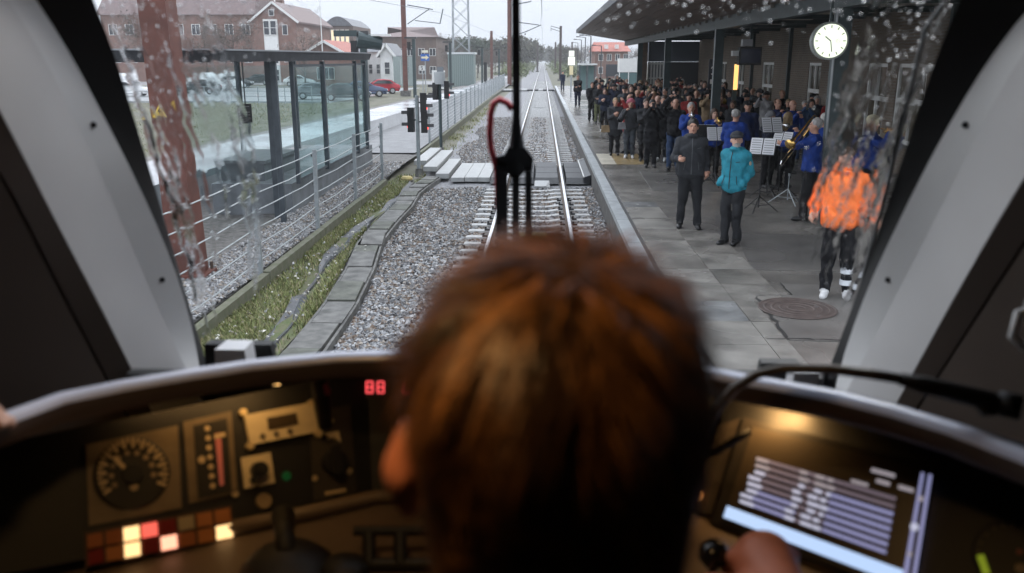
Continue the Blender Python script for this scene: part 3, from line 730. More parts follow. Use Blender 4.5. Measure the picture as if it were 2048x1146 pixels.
# lattice tower
lt = thing('lattice_tower', 'tall grey steel lattice tower behind the far platform', 'tower', (aty(921, 150, 135).x, 135, -0.2))
qa, qb = aty(907, 120, 135), aty(938, 120, 135)
wx = (qb.x - qa.x) / 2; cx = (qa.x + qb.x) / 2
leg = lambda sx, sy, z: Vector((cx + sx * wx * (1.08 - 0.010 * z), 135 + sy * wx * 0.8 * (1.08 - 0.010 * z), z))
for sx in (-1, 1):
    for sy in (-1, 1): MB().bar(leg(sx, sy, -0.3), leg(sx, sy, 24), 0.13).build('leg', M_galv, lt)
z = 0.0
while z < 23:
    for (a1, a2) in (((-1, -1), (1, -1)), ((1, -1), (1, 1)), ((1, 1), (-1, 1)), ((-1, 1), (-1, -1))):
        MB().bar(leg(*a1, z), leg(*a2, z + 2.2), 0.06).bar(leg(*a2, z), leg(*a1, z + 2.2), 0.06).build('cross_brace', M_galv, lt)
    z += 2.2
# signal boards near the far platform
def board_sign(px, py, y, w, h, label, m, mark=None, post=True, name='trackside_sign'):
    c = aty(px, py, y); t = thing(name, label, 'sign', (c.x, y, -0.2))
    pl = MB().box(c.x - w / 2, c.x + w / 2, y - 0.03, y, c.z - h / 2, c.z + h / 2).build('plate', m, t)
    if post: MB().cyl((c.x, y + 0.06, -0.32), (c.x, y + 0.06, c.z + h / 2), 0.05, 0.05, 8).build('post', M_galv, t)
    return t, c
M_blue = mat('sign_blue', (0.03, 0.12, 0.42), 0.4)
t, c = board_sign(850, 115, 96, 0.95, 0.75, 'blue trackside sign with a pale arrow pointing right', M_blue)
MB().slab([(c.x - 0.40, 95.965, c.z - 0.10), (c.x + 0.08, 95.965, c.z - 0.10), (c.x + 0.08, 95.965, c.z - 0.26), (c.x + 0.42, 95.965, c.z), (c.x + 0.08, 95.965, c.z + 0.26), (c.x + 0.08, 95.965, c.z + 0.10), (c.x - 0.40, 95.965, c.z + 0.10)], (0, 0.004, 0)).build('arrow', mat('pale_yellow', (0.8, 0.7, 0.45), 0.5), t)
c2 = aty(850, 103, 96); MB().box(c2.x - 0.33, c2.x + 0.33, 95.97, 96.0, c2.z - 0.13, c2.z + 0.13).build('upper_plate', mat('pale_plate', (0.75, 0.72, 0.6), 0.5), t)
t, c = board_sign(845, 136, 97, 0.7, 0.55, 'small white plate with a dark 5 under the blue arrow sign', M_white)
# digit 5
s5 = MB()
for (xa, xb, za, zb) in ((-0.1, 0.12, 0.14, 0.2), (-0.1, -0.04, 0.0, 0.2), (-0.1, 0.12, -0.03, 0.03), (0.06, 0.12, -0.18, 0.03), (-0.1, 0.12, -0.2, -0.14)):
    s5.box(c.x + xa - 0.08, c.x + xb - 0.08, 96.962, 96.968, c.z + za, c.z + zb)
s5.build('numeral', M_black, t)
# white signal cabinet & green cabinet
q = aty(877, 165, 100)
cab_ = thing('relay_cabinet', 'white trackside cabinet with dark doors beside the platform', 'cabinet', (q.x, 100, 0))
MB().box(q.x - 0.7, q.x + 0.7, 99.6, 100.6, -0.3, 2.0).build('body', M_white, cab_)
MB().box(q.x - 0.1, q.x + 0.65, 99.57, 99.6, 0.2, 2.4).build('door', mat('slate', (0.14, 0.16, 0.18), 0.6), cab_)
q = aty(926, 150, 118)
hut = thing('equipment_hut', 'grey-green corrugated equipment hut with a pale flat roof', 'hut', (q.x, 118, 0))
MB().box(q.x - 1.9, q.x + 1.5, 117, 121, -0.3, 3.9).build('wall', mat('hut_green', (0.16, 0.21, 0.20), 0.5), hut)
for i in range(12): MB().box(q.x - 1.85 + i * 0.28, q.x - 1.72 + i * 0.28, 116.96, 117, -0.3, 3.85).build('rib', mat('hut_rib', (0.22, 0.27, 0.26), 0.5), hut)
MB().box(q.x - 2.0, q.x + 1.7, 116.9, 121.1, 3.91, 4.15).build('roof', mat('hut_roof', (0.6, 0.62, 0.63), 0.4), hut)

# ---- road, grass verge, car park
rd = MB()._add([(-90, 118, -0.315), (-16, 128, -0.315), (-16, 150, -0.315), (-90, 150, -0.315)], [(0, 1, 2, 3)])
struct(rd.build('road', mat('pale_wet_road', (0.42, 0.43, 0.44), 0.25, var=0.1, scale=0.5)))
cp = MB()._add([(-70, 72, -0.312), (-17.5, 72, -0.312), (-15.5, 112, -0.312), (-70, 112, -0.312)], [(0, 1, 2, 3)])
struct(cp.build('car_park', mat('grey_car_park', (0.30, 0.31, 0.32), 0.3, var=0.2, scale=0.4)))
kl = MB().box(-62, -17.6, 71.6, 72.0, -0.32, -0.17)
tag(kl.build('car_park_kerb', M_coping), 'pale kerb along the near side of the car park', 'kerb')
o = blades('meadow_grass', 30000, lambda y, t: -14.5 - 45 * t, 30, 72, 0.03, 0.12, [GM[0], GM[2], GM[3], GM[2]], -0.33)
tag(o, 'damp green grass verge beyond the second track', 'grass')
gf = thing('wire_fence', 'thin post and wire fence along the car park verge', 'fence', (-30, 70, 0))
for i in range(20): MB().cyl((-18.5 - i * 2.2, 70, -0.32), (-18.5 - i * 2.2, 70, 1.1), 0.04, 0.04, 6).build('post', M_galv, gf)
for z in (0.3, 0.7, 1.05): MB().tube([(-18.5, 70, z), (-60.3, 70, z)], 0.02, 4).build('wire', M_galv, gf)

def make_car(paint, label, group=None, van=False):
    t = thing('parked_car', label, 'car', (0, 0, -0.31), 0, group)
    if van: prof = [(-2.4, 0.45), (-2.45, 1.0), (-2.3, 1.9), (-2.0, 2.05), (0.9, 2.05), (1.5, 1.35), (2.3, 1.1), (2.45, 0.7), (2.4, 0.4)]
    else: prof = [(-2.1, 0.4), (-2.15, 0.75), (-2.0, 0.98), (-1.75, 1.05), (-1.15, 1.42), (-0.6, 1.5), (0.2, 1.48), (0.95, 1.05), (1.75, 0.9), (2.1, 0.72), (2.15, 0.42)]
    b = MB(); n = len(prof)
    sec = [(-0.84, 0.0, 1.0), (-0.86, 0.3, 1.0), (0.86, 0.3, 1.0), (0.84, 0, 1.0)]
    rows = []
    for yy, k in ((-0.87, 0), (-0.88, 1), (-0.70, 2), (0.70, 2), (0.88, 1), (0.87, 0)):
        rows.append([(x, yy * (1.0 if z < 1.0 else (1 if k == 2 else 0.86)), (min(z, 0.55) if k == 0 else min(z, 0.98) if k == 1 else z)) for x, z in prof])
    b.grid(rows)
    b._add([r[0] for r in rows] + [r[-1] for r in rows], [])
    b.box(-2.05, 2.05, -0.8, 0.8, 0.28, 0.5)
    b.build('body', paint, t, True, True)
    gl = mat('car_glass', (0.02, 0.025, 0.03), 0.08)
    for s_ in (-1, 1):
        if van: pts = [(0.2, 1.3), (1.35, 1.3), (0.85, 1.9), (0.2, 1.9)]
        else: pts = [(-1.5, 1.06), (0.75, 1.06), (0.15, 1.40), (-0.6, 1.42), (-1.1, 1.36)]
        MB().slab([(x, s_ * (0.885 - (z - 1.0) * 0.38 + (0.07 if van else 0)), z) for x, z in pts], (0, s_ * 0.012, 0)).build('window', gl, t, local=True)
    ws = [(0.98, -0.66, 1.08), (0.98, 0.66, 1.08), (0.27, 0.60, 1.46), (0.27, -0.60, 1.46)] if not van else [(1.5, -0.7, 1.38), (1.5, 0.7, 1.38), (0.93, 0.66, 1.98), (0.93, -0.66, 1.98)]
    MB().slab(ws, (0.012, 0, 0.014)).build('windscreen', gl, t, local=True)
    rw = [(-1.74, -0.64, 1.09), (-1.74, 0.64, 1.09), (-1.2, 0.58, 1.41), (-1.2, -0.58, 1.41)] if not van else [(-2.44, -0.6, 1.2), (-2.44, 0.6, 1.2), (-2.33, 0.6, 1.8), (-2.33, -0.6, 1.8)]
    MB().slab(rw, (-0.012, 0, 0.014)).build('rear_window', gl, t, local=True)
    for x in (-1.32, 1.32):
        for s_ in (-1, 1):
            w = MB().cyl((x, s_ * 0.70, 0.32), (x, s_ * 0.90, 0.32), 0.32, 0.32, 18).build('wheel', mat('tyre', (0.012, 0.012, 0.013), 0.8), t, local=True)
            MB().cyl((x, s_ * 0.895, 0.32), (x, s_ * 0.915, 0.32), 0.21, 0.19, 12).build('rim', mat('alloy', (0.55, 0.56, 0.58), 0.3, 0.8), w, local=True)
    for s_ in (-1, 1):
        MB().box(2.04, 2.17, s_ * 0.62 - 0.17, s_ * 0.62 + 0.17, 0.62, 0.76).build('headlight', mat('lamp_clear', (0.7, 0.72, 0.75), 0.1), t, local=True)
        MB().box(-2.18, -2.05, s_ * 0.68 - 0.13, s_ * 0.68 + 0.13, 0.68, 0.86).build('tail_light', mat('lamp_red', (0.35, 0.01, 0.01), 0.2), t, local=True)
    return t
CP = {k: mat('paint_' + k, c, 0.22, spec=0.6) for k, c in dict(slate=(0.05, 0.065, 0.07), red=(0.42, 0.015, 0.03), white=(0.75, 0.75, 0.75), grey=(0.2, 0.21, 0.22), black=(0.012, 0.013, 0.015), blue=(0.04, 0.07, 0.14)).items()}
G_ = 'cars in the car park'
for (px, y, rz, k, lab, van) in ((690, 76, 0.25, 'slate', 'dark slate parked car right behind the shelter glass', False), (634, 79, 0.2, 'grey', 'grey-green parked car seen through the middle of the shelter', False), (728, 84, 0.28, 'blue', 'dark blue parked car just clear of the shelter end', False),
                                 (757, 92, 0.3, 'red', 'bright red parked car with pale roof beside the shelter', False), (470, 112, 0.1, 'black', 'black car on the pale road beyond the shelter', False), (515, 125, 0.0, 'black', 'second black car near the shelter post', False),
                                 (440, 100, 0.15, 'white', 'white van parked left of the shelter posts', True), (250, 84, 0.2, 'white', 'white car at the pillar edge, behind the mast', False), (225, 96, 0.1, 'white', 'white van behind the parked white car by the mast', True), (395, 90, 0.1, 'black', 'black car just right of the red-brown mast', False), (600, 118, 0, 'white', 'small white car at the foot of the brick house', False)):
    c = make_car(CP[k], lab, G_, van); p = atz(px, 186, -0.31); q = aty(px, 150, y); c.location = (q.x, y, -0.31); c.rotation_euler = (0, 0, rz + (math.pi if px % 2 else 0))

# ---- houses
BR = {}
def brick_mat(name, c1, c2, mort, scale):
    m = mat(name, c1, 0.8); n = m.node_tree; p = n.nodes['Principled BSDF']
    tc = n.nodes.new('ShaderNodeTexCoord'); sp = n.nodes.new('ShaderNodeSeparateXYZ'); ad = n.nodes.new('ShaderNodeMath'); cb = n.nodes.new('ShaderNodeCombineXYZ'); b = n.nodes.new('ShaderNodeTexBrick')
    n.links.new(tc.outputs['Object'], sp.inputs[0]); n.links.new(sp.outputs[0], ad.inputs[0]); n.links.new(sp.outputs[1], ad.inputs[1]); n.links.new(ad.outputs[0], cb.inputs[0]); n.links.new(sp.outputs[2], cb.inputs[1]); n.links.new(cb.outputs[0], b.inputs['Vector'])
    b.inputs['Color1'].default_value = (*c1, 1); b.inputs['Color2'].default_value = (*c2, 1); b.inputs['Mortar'].default_value = (*mort, 1)
    b.inputs['Scale'].default_value = scale; b.inputs['Mortar Size'].default_value = 0.018; b.inputs['Brick Width'].default_value = 0.24; b.inputs['Row Height'].default_value = 0.075
    t = n.nodes.new('ShaderNodeTexNoise'); t.inputs['Scale'].default_value = 0.9; t.inputs['Detail'].default_value = 6; n.links.new(tc.outputs['Object'], t.inputs['Vector'])
    x = n.nodes.new('ShaderNodeMix'); x.data_type = 'RGBA'; x.blend_type = 'MULTIPLY'; x.inputs['Factor'].default_value = 0.55
    n.links.new(b.outputs['Color'], x.inputs['A']); r = n.nodes.new('ShaderNodeValToRGB'); r.color_ramp.elements[0].position = 0.3; r.color_ramp.elements[1].position = 0.7; r.color_ramp.elements[0].color = (0.45, 0.45, 0.45, 1)
    n.links.new(t.outputs['Fac'], r.inputs[0]); n.links.new(r.outputs[0], x.inputs['B']); n.links.new(x.outputs['Result'], p.inputs['Base Color'])
    bm_ = n.nodes.new('ShaderNodeBump'); bm_.inputs['Strength'].default_value = 0.5; bm_.inputs['Distance'].default_value = 0.01; n.links.new(b.outputs['Fac'], bm_.inputs['Height']); bm_.invert = True; n.links.new(bm_.outputs[0], p.inputs['Normal'])
    return m
M_redbrick = brick_mat('red_brick', (0.27, 0.075, 0.045), (0.20, 0.055, 0.035), (0.22, 0.18, 0.15), 1.0)
M_brownbrick = brick_mat('brown_brick', (0.17, 0.085, 0.06), (0.12, 0.06, 0.045), (0.18, 0.15, 0.13), 1.0)
M_stbrick = brick_mat('station_brick', (0.21, 0.15, 0.105), (0.15, 0.11, 0.075), (0.22, 0.19, 0.16), 1.0)
M_roofred = mat('red_tiles', (0.33, 0.09, 0.06), 0.6, var=0.25, scale=2)
M_roofgrey = mat('grey_slates', (0.12, 0.125, 0.14), 0.5, var=0.2, scale=2)
M_roofbrown = mat('brown_tiles', (0.15, 0.10, 0.095), 0.6, var=0.2, scale=2)
M_pane = mat('window_glass', (0.03, 0.035, 0.045), 0.08)
M_warm = mat('lit_window', (0.3, 0.25, 0.18), 0.2, emit=(1.0, 0.78, 0.5), estr=0.55)
M_whitewash = mat('whitewash', (0.72, 0.72, 0.71), 0.7, var=0.08, scale=1)
def house_window(root, x0, x1, y, z0, z1, nx=2, nz=1, glass=None, fr=0.07):
    """front window facing the camera (towards -y)"""
    f = MB()
    f.box(x0, x1, y - 0.08, y + 0.02, z0, z0 + fr).box(x0, x1, y - 0.08, y + 0.02, z1 - fr, z1).box(x0, x0 + fr, y - 0.08, y + 0.02, z0 + fr, z1 - fr).box(x1 - fr, x1, y - 0.08, y + 0.02, z0 + fr, z1 - fr)
    for i in range(1, nx): f.box(x0 + (x1 - x0) * i / nx - fr / 2, x0 + (x1 - x0) * i / nx + fr / 2, y - 0.07, y + 0.02, z0 + fr, z1 - fr)
    for i in range(1, nz): f.box(x0 + fr, x1 - fr, y - 0.065, y + 0.02, z0 + (z1 - z0) * i / nz - fr / 2, z0 + (z1 - z0) * i / nz + fr / 2)
    w = f.build('window', M_white, root)
    MB().box(x0 + fr * 0.5, x1 - fr * 0.5, y - 0.03, y - 0.01, z0 + fr * 0.5, z1 - fr * 0.5).build('pane', glass or M_pane, w)
def gable_house(name, label, px0, px1, pyr, pye, y, depth, wallm, roofm, base=-0.32, ridge='y', trim=True):
    """ridge along y: a gable looks at us; ridge along x: the eaves do"""
    a, b = aty(px0, pye, y), aty(px1, pye, y); zr = aty((px0 + px1) / 2, pyr, y).z; ze = a.z
    x0, x1 = a.x, b.x; xm = (x0 + x1) / 2
    t = thing(name, label, 'house', (xm, y, base))
    if ridge == 'y':
        MB().hexa([(x0, y, base), (x1, y, base), (x1, y, ze), (xm, y, zr), (x0, y, ze)], [(x0, y + depth, base), (x1, y + depth, base), (x1, y + depth, ze), (xm, y + depth, zr), (x0, y + depth, ze)]).build('wall', wallm, t)
        sl_ = (zr - ze) / (xm - x0); ov = 0.5
        r = MB()
        for s_, xe in ((-1, x0), (1, x1)):
            r.hexa([(xm, y - 0.4, zr + 0.02), (xe + s_ * ov, y - 0.4, ze - ov * sl_ + 0.02), (xe + s_ * ov, y + depth + 0.4, ze - ov * sl_ + 0.02), (xm, y + depth + 0.4, zr + 0.02)], [(xm, y - 0.4, zr + 0.3), (xe + s_ * ov, y - 0.4, ze - ov * sl_ + 0.3), (xe + s_ * ov, y + depth + 0.4, ze - ov * sl_ + 0.3), (xm, y + depth + 0.4, zr + 0.3)])
        ro = r.build('roof', roofm, t)
        if trim:
            k = MB()
            for s_, xe in ((-1, x0), (1, x1)): k.bar((xm, y - 0.47, zr + 0.1), (xe + s_ * ov, y - 0.47, ze - ov * sl_ + 0.1), 0.12, 0.32)
            k.build('barge_board', M_white, ro)
    else:
        MB().box(x0, x1, y, y + depth, base, ze).build('wall', wallm, t)
        ym = y + depth / 2
        ro = MB().hexa([(x0 - 0.5, y - 0.5, ze + 0.01), (x1 + 0.5, y - 0.5, ze + 0.01), (x1 + 0.5, y + depth + 0.5, ze + 0.01), (x0 - 0.5, y + depth + 0.5, ze + 0.01)], [(x0 + (depth / 2 if not trim else 0), ym - 0.1, zr), (x1 - (depth / 2 if not trim else 0), ym - 0.1, zr), (x1 - (depth / 2 if not trim else 0), ym + 0.1, zr), (x0 + (depth / 2 if not trim else 0), ym + 0.1, zr)]).build('roof', roofm, t)
    return t, x0, x1, ze, zr
# big red house with white bay
t, x0, x1, ze, zr = gable_house('brick_house', 'large red brick house with white window bay and pale gable edge', 503, 592, 6, 42, 140, 22, M_redbrick, M_roofbrown)
w = x1 - x0
for (z0, z1) in ((7.0, 9.2), (2.6, 4.7), (-0.1, 1.7)):
    for (fa, fb_) in ((0.28, 0.41), (0.43, 0.57)): house_window(t, x0 + w * fa, x0 + w * fb_, 139.55, z0, z1, 1, 2)
MB().box(x0 + w * 0.27, x0 + w * 0.58, 139.64, 139.99, -0.3, 9.4).build('bay', M_white, t)
house_window(t, x0 + w * 0.68, x0 + w * 0.8, 139.98, 2.8, 4.4, 1, 1); house_window(t, x0 + w * 0.68, x0 + w * 0.8, 139.98, 7.0, 8.6, 1, 1)
house_window(t, x0 + w * 0.4, x0 + w * 0.52, 139.98, 9.9, 10.9, 1, 1)
MB().box(x0 + 1, x0 + 2.2, 150, 151.2, 9.5, 13).build('chimney', M_redbrick, bpy.data.objects[[c.name for c in t.children if c.name.startswith('roof')][0]])
t, x0, x1, ze, zr = gable_house('brick_house', 'long red brick house wing left of the white bay', 200, 503, -70, 30, 143, 14, M_redbrick, M_roofbrown, ridge='x')
for i in range(9):
    for z0 in (2.7, 7.1): house_window(t, x0 + 1.2 + i * 2.75, x0 + 2.6 + i * 2.75, 142.98, z0, z0 + 1.7, 2, 1)
# arched-roof building with lit windows
y = 175; a, b = aty(588, 60, y), aty(706, 60, y); zt = aty(680, 33, y).z; ze = aty(640, 52, y).z
t = thing('arched_building', 'dark brick building with curved metal roof and warm lit windows', 'building', ((a.x + b.x) / 2, y, -0.3))
MB().box(a.x, b.x, y, y + 18, -0.32, ze).build('wall', M_brownbrick, t)
ar = []
for (xa, xb, zz) in ((a.x, a.x + (b.x - a.x) * 0.48, zt - 0.3), (a.x + (b.x - a.x) * 0.5, b.x, zt)):
    pr = [(xa + (xb - xa) * i / 12, ze + 0.02 + (zz - ze) * math.sin(math.pi * i / 12)) for i in range(13)]
    MB().hexa([(x, y - 0.3, z) for x, z in pr], [(x, y + 18, z) for x, z in pr]).build('roof', M_roofgrey, t)
for i in range(11):
    x = a.x + 0.6 + i * (b.x - a.x - 1.2) / 11
    house_window(t, x, x + 0.75, y, ze - 3.3, ze - 0.7, 1, 1, M_warm, 0.1); house_window(t, x, x + 0.75, y, ze - 5.8, ze - 4.0, 1, 1, M_pane if i % 3 else M_warm, 0.1)
# low red house with flag pole
t, x0, x1, ze, zr = gable_house('brick_house', 'low red house with white gable boards behind the shelter roof', 596, 704, 84, 116, 118, 14, M_redbrick, M_roofred)
house_window(t, (x0 + x1) / 2 - 1.2, (x0 + x1) / 2 + 1.2, 117.98, 0.6, 2.2, 3, 1)
q = aty(645, 105, 112); fp_ = thing('flag_pole', 'white flag pole before the low red house', 'flag pole', (q.x, 112, -0.3))
MB().cyl((q.x, 112, -0.32), (q.x, 112, aty(645, 0, 112).z), 0.07, 0.045, 8).build('pole', M_white, fp_); MB().lathe([(0.01, 0), (0.09, 0.05), (0.09, 0.12), (0.01, 0.18)], (q.x, 112, aty(645, 0, 112).z), 8).build('knob', M_white, fp_)
# white cottage
t, x0, x1, ze, zr = gable_house('white_cottage', 'small white cottage with grey roof and gable', 760, 784, 90, 106, 122, 9, M_whitewash, M_roofgrey)
house_window(t, (x0 + x1) / 2 - 0.3, (x0 + x1) / 2 + 0.5, 121.98, 1.2, 2.9, 1, 2)
t, x0, x1, ze, zr = gable_house('white_cottage', 'low white cottage wing with slate roof beside the gable', 714, 760, 85, 104, 126, 7, M_whitewash, M_roofgrey, ridge='x')
for i in range(3): house_window(t, x0 + 0.5 + i * 1.1, x0 + 1.1 + i * 1.1, 125.98, 1.2, 2.6, 1, 2)
# brown block with hipped roof
t, x0, x1, ze, zr = gable_house('brown_block', 'broad brown brick block with grey hipped roof', 738, 872, 50, 74, 165, 22, M_brownbrick, M_roofbrown, ridge='x', trim=False)
for i in range(6):
    for z0 in (0.6, 3.9): house_window(t, x0 + 0.8 + i * 2.1, x0 + 2.0 + i * 2.1, 164.98, z0, z0 + 1.4, 2, 1)
# hedge and green fence panels by the cottage
q0, q1 = aty(786, 118, 120), aty(812, 118, 120)
pf = thing('panel_fence', 'grey-green panel fence beside the white cottage', 'fence', (q0.x, 120, 0))
for i in range(3): MB().box(q0.x + i * 1.05, q0.x + i * 1.05 + 1.0, 120, 120.06, -0.3, aty(790, 113, 120).z).build('panel', mat('sage', (0.26, 0.31, 0.30), 0.7, var=0.1), pf)
# red-roofed house far right
t, x0, x1, ze, zr = gable_house('brick_house', 'red roofed brick house beyond the far end of the platform', 1190, 1256, 83, 103, 170, 12, M_redbrick, M_roofred, ridge='x')
for i in range(4):
    for z0 in (0.6, 3.0): house_window(t, x0 + 0.7 + i * 1.6, x0 + 1.6 + i * 1.6, 169.98, z0, z0 + 1.3, 2, 1)
for fx in (0.3, 0.62): MB().box(x0 + (x1 - x0) * fx, x0 + (x1 - x0) * fx + 0.7, 171, 172, ze + 0.5, ze + 1.3).build('dormer', M_white, t)

# ---- trees: trunk, limbs and a twiggy crown of many small faces
def make_tree(h, r, cols, n, seed, bare=False):
    g = np.random.default_rng(seed)
    b = MB(); b.tube([(0, 0, 0), (0.05, 0, h * 0.3), (g.normal(0, 0.15), g.normal(0, 0.15), h * 0.62), (g.normal(0, 0.2), 0, h * 0.95)], [0.035 * h * 0.5, 0.03 * h * 0.4, 0.015 * h * 0.5, 0.01], 6)
    tips = []
    for i in range(16):
        z0 = h * g.uniform(0.22, 0.75); a = g.uniform(0, 6.28); L = r * g.uniform(0.6, 1.05); up = g.uniform(0.2, 0.9) * L
        e = (math.cos(a) * L, math.sin(a) * L, z0 + up); m_ = (e[0] * 0.5, e[1] * 0.5, z0 + up * 0.35)
        b.tube([(0, 0, z0), m_, e], [0.012 * h * 0.4, 0.007 * h * 0.4, 0.01], 4); tips += [m_, e]
        for j in range(3):
            a2 = a + g.normal(0, 0.7); L2 = L * 0.45
            e2 = (e[0] * 0.7 + math.cos(a2) * L2, e[1] * 0.7 + math.sin(a2) * L2, z0 + up * 0.7 + g.uniform(0.1, 0.6) * L2); b.tube([m_, e2], [0.03, 0.008], 3); tips.append(e2)
    tips = np.array(tips); c = tips[g.integers(0, len(tips), n)] + g.normal(0, r * 0.17, (n, 3))
    s_ = g.uniform(0.05, 0.16, n) * r * (0.55 if bare else 1.0); d1 = g.normal(size=(n, 3)); d1 /= np.linalg.norm(d1, axis=1)[:, None]; d2 = np.cross(d1, g.normal(size=(n, 3))); d2 /= np.linalg.norm(d2, axis=1)[:, None]
    wd = 0.22 if bare else 0.7
    V = np.stack([c - d1 * s_[:, None], c + d2 * (s_ * wd)[:, None], c + d1 * s_[:, None], c - d2 * (s_ * wd)[:, None]], 1).reshape(-1, 3)
    F = np.arange(n * 4).reshape(-1, 4)
    mats = [mat('leaf_%02d%02d%02d' % tuple(int(x * 99) for x in k), k, 0.8) for k in cols]
    return b.data('trunk', mat('bark', (0.07, 0.055, 0.045), 0.9, var=0.2)), npmesh('crown', V, F, mats, g.integers(0, len(mats), n), False)
BROWN = [(0.11, 0.085, 0.07), (0.085, 0.065, 0.055), (0.14, 0.11, 0.09)]; GREEN = [(0.035, 0.055, 0.025), (0.05, 0.075, 0.035), (0.025, 0.04, 0.02)]; OLIVE = [(0.07, 0.07, 0.04), (0.09, 0.085, 0.05), (0.055, 0.05, 0.035)]
TREES = [(make_tree(10, 3.6, BROWN, 2600, 1, True), 10, 'bare brown'), (make_tree(11, 3.2, GREEN, 2600, 2), 11, 'dark evergreen'), (make_tree(9, 3.8, OLIVE, 2400, 3), 9, 'olive-brown'), (make_tree(8, 2.6, BROWN, 2000, 4, True), 8, 'small bare')]
def tree(px, ptop, y, k, where):
    (tm, cm), h, kind = TREES[k]; q = aty(px, ptop, y); s_ = (q.z + 0.3) / h
    t = thing('deciduous_tree' if k != 1 else 'evergreen_tree', '%s tree %s' % (kind, where), 'tree', (q.x, y, -0.31), random.uniform(0, 6), 'trees in the misty distance')
    t.scale = (s_, s_, s_); link('trunk', tm, t); link('crown', cm, t)
for (px, pt, y, k, where) in ((300, 28, 112, 0, 'before the long red wing near the mast'), (405, 40, 116, 3, 'before the red wing, just right of the mast'), (462, 34, 120, 0, 'left of the white window bay'), (604, 58, 114, 3, 'between the red house and the arched roof'), (868, 70, 190, 0, 'rising beside the brown block'), (884, 72, 185, 0, 'left of the lattice tower foot'), (852, 88, 170, 3, 'just right of the brown block roof'), (898, 74, 230, 1, 'directly behind the lattice tower'), (918, 70, 235, 1, 'seen through the lattice tower'), (938, 71, 240, 1, 'right of the lattice tower'), (956, 74, 240, 1, 'between lattice tower and short mast'), (972, 80, 250, 2, 'left of the short rusty mast'), (990, 84, 250, 2, 'right of the short rusty mast'), (1005, 82, 245, 2, 'left of the tall rusty mast'),
                              (905, 95, 165, 0, 'low in front of the evergreens'), (930, 96, 170, 3, 'low behind the equipment hut'), (955, 97, 175, 0, 'behind the hooked platform lamp'), (985, 98, 190, 3, 'low beside the short mast'), (1006, 98, 200, 0, 'low before the tall mast'),
                              (1036, 78, 260, 2, 'tallest of the left avenue, behind the wiper'), (1048, 82, 280, 2, 'in the left avenue nearest the train'), (1058, 86, 320, 0, 'second of the left avenue'), (1066, 92, 370, 2, 'third of the left avenue'), (1072, 98, 430, 0, 'fourth of the left avenue'), (1077, 104, 520, 2, 'faintest of the left avenue'),
                              (1100, 104, 520, 2, 'faintest of the right avenue'), (1106, 99, 430, 0, 'fourth of the right avenue'), (1114, 97, 360, 2, 'third of the right avenue'), (1126, 96, 300, 0, 'second of the right avenue'), (1138, 94, 280, 2, 'in the right avenue behind the yellow sign'), (1152, 92, 270, 0, 'behind the far shelter'), (1166, 90, 260, 3, 'behind the thin street lamps'), (1180, 92, 250, 0, 'left of the red roofed house'), (1212, 96, 230, 3, 'low before the red roofed house'), (1262, 96, 220, 0, 'right of the red roofed house')):
    tree(px, pt, y, k, where)
b = []
for i in range(150):
    y = 180 + i * 2.2; b.append((random.choice((-1, 1)) * random.uniform(4.5, 9) + (y - 180) * 0.0, y))
TW = rng.normal(size=(9000, 3)); ii = rng.integers(0, len(b), 9000); bx = np.array(b)[ii]
c = np.stack([bx[:, 0] + TW[:, 0] * 1.2, bx[:, 1] + TW[:, 1], np.abs(TW[:, 2]) * 1.1 - 0.2], 1)
d1 = rng.normal(size=(9000, 3)) * 0.22; d2 = rng.normal(size=(9000, 3)) * 0.16
o = stuff(link('undergrowth', npmesh('undergrowth', np.stack([c - d1, c + d2, c + d1, c - d2], 1).reshape(-1, 3), np.arange(36000).reshape(-1, 4), [MATS['leaf_060604'], MATS['leaf_080804'], GM[3]] if 'leaf_060604' in MATS else [GM[2], GM[3]], None, False)))
tag(o, 'low scrub lining both sides of the far rails', 'undergrowth')

# ================================================================== RIGHT PLATFORM
PZ = 0.39
pf_ = MB().box(1.60, 12.0, 2.0, 97.0, -0.32, PZ - 0.012)
plat = struct(pf_.build('platform', M_asphalt))
ew = MB().box(1.56, 1.60, 2.0, 97, -0.32, PZ - 0.1)
ew.build('edge_wall', mat('edge_brickwork', (0.10, 0.095, 0.09), 0.75, var=0.4, scale=5, bump=0.4), plat)
y = 5.0; i = 0
while y < 96:
    L = 1.0 if y < 34 else 3.0
    MB().box(1.53, 1.74, y + 0.008, y + L - 0.008, PZ - 0.1, PZ + random.uniform(-0.002, 0.006)).build('coping_stone', M_coping, plat)
    y += L
y = 5.0
while y < 34:
    MB().box(1.757, 1.80, y, y + 0.99, PZ - 0.05, PZ - 0.004).build('edge_strip', mat('dark_joint', (0.05, 0.05, 0.05), 0.5), plat); y += 1.0
M_slab3 = mat('stained_slab', (0.195, 0.183, 0.165), 0.28, var=0.45, scale=1.6, bump=0.3, bscale=90, rvar=0.15)
# flagstones by the edge, uneven, two columns close to the train
y = 6.2; i = 0
while y < 17.5:
    L = random.choice((0.62, 0.8, 0.95)); w = 0.66
    MB().box(1.815, 1.815 + w - 0.012, y + 0.007, y + L - 0.007, PZ - 0.05, PZ - 0.002 + random.uniform(0, 0.010)).build('flagstone', random.choice((M_slab, M_slab, M_slab2, M_slab3)), plat)
    if y < 13.6:
        w2 = (2.70 if y < 9.7 else 3.10) - 1.815 - w
        MB().box(1.815 + w, 1.815 + w + w2 - 0.012, y + 0.007, y + L - 0.007, PZ - 0.05, PZ - 0.003 + random.uniform(0, 0.009)).build('flagstone', random.choice((M_slab, M_slab, M_slab2, M_slab3)), plat)
    y += L; i += 1
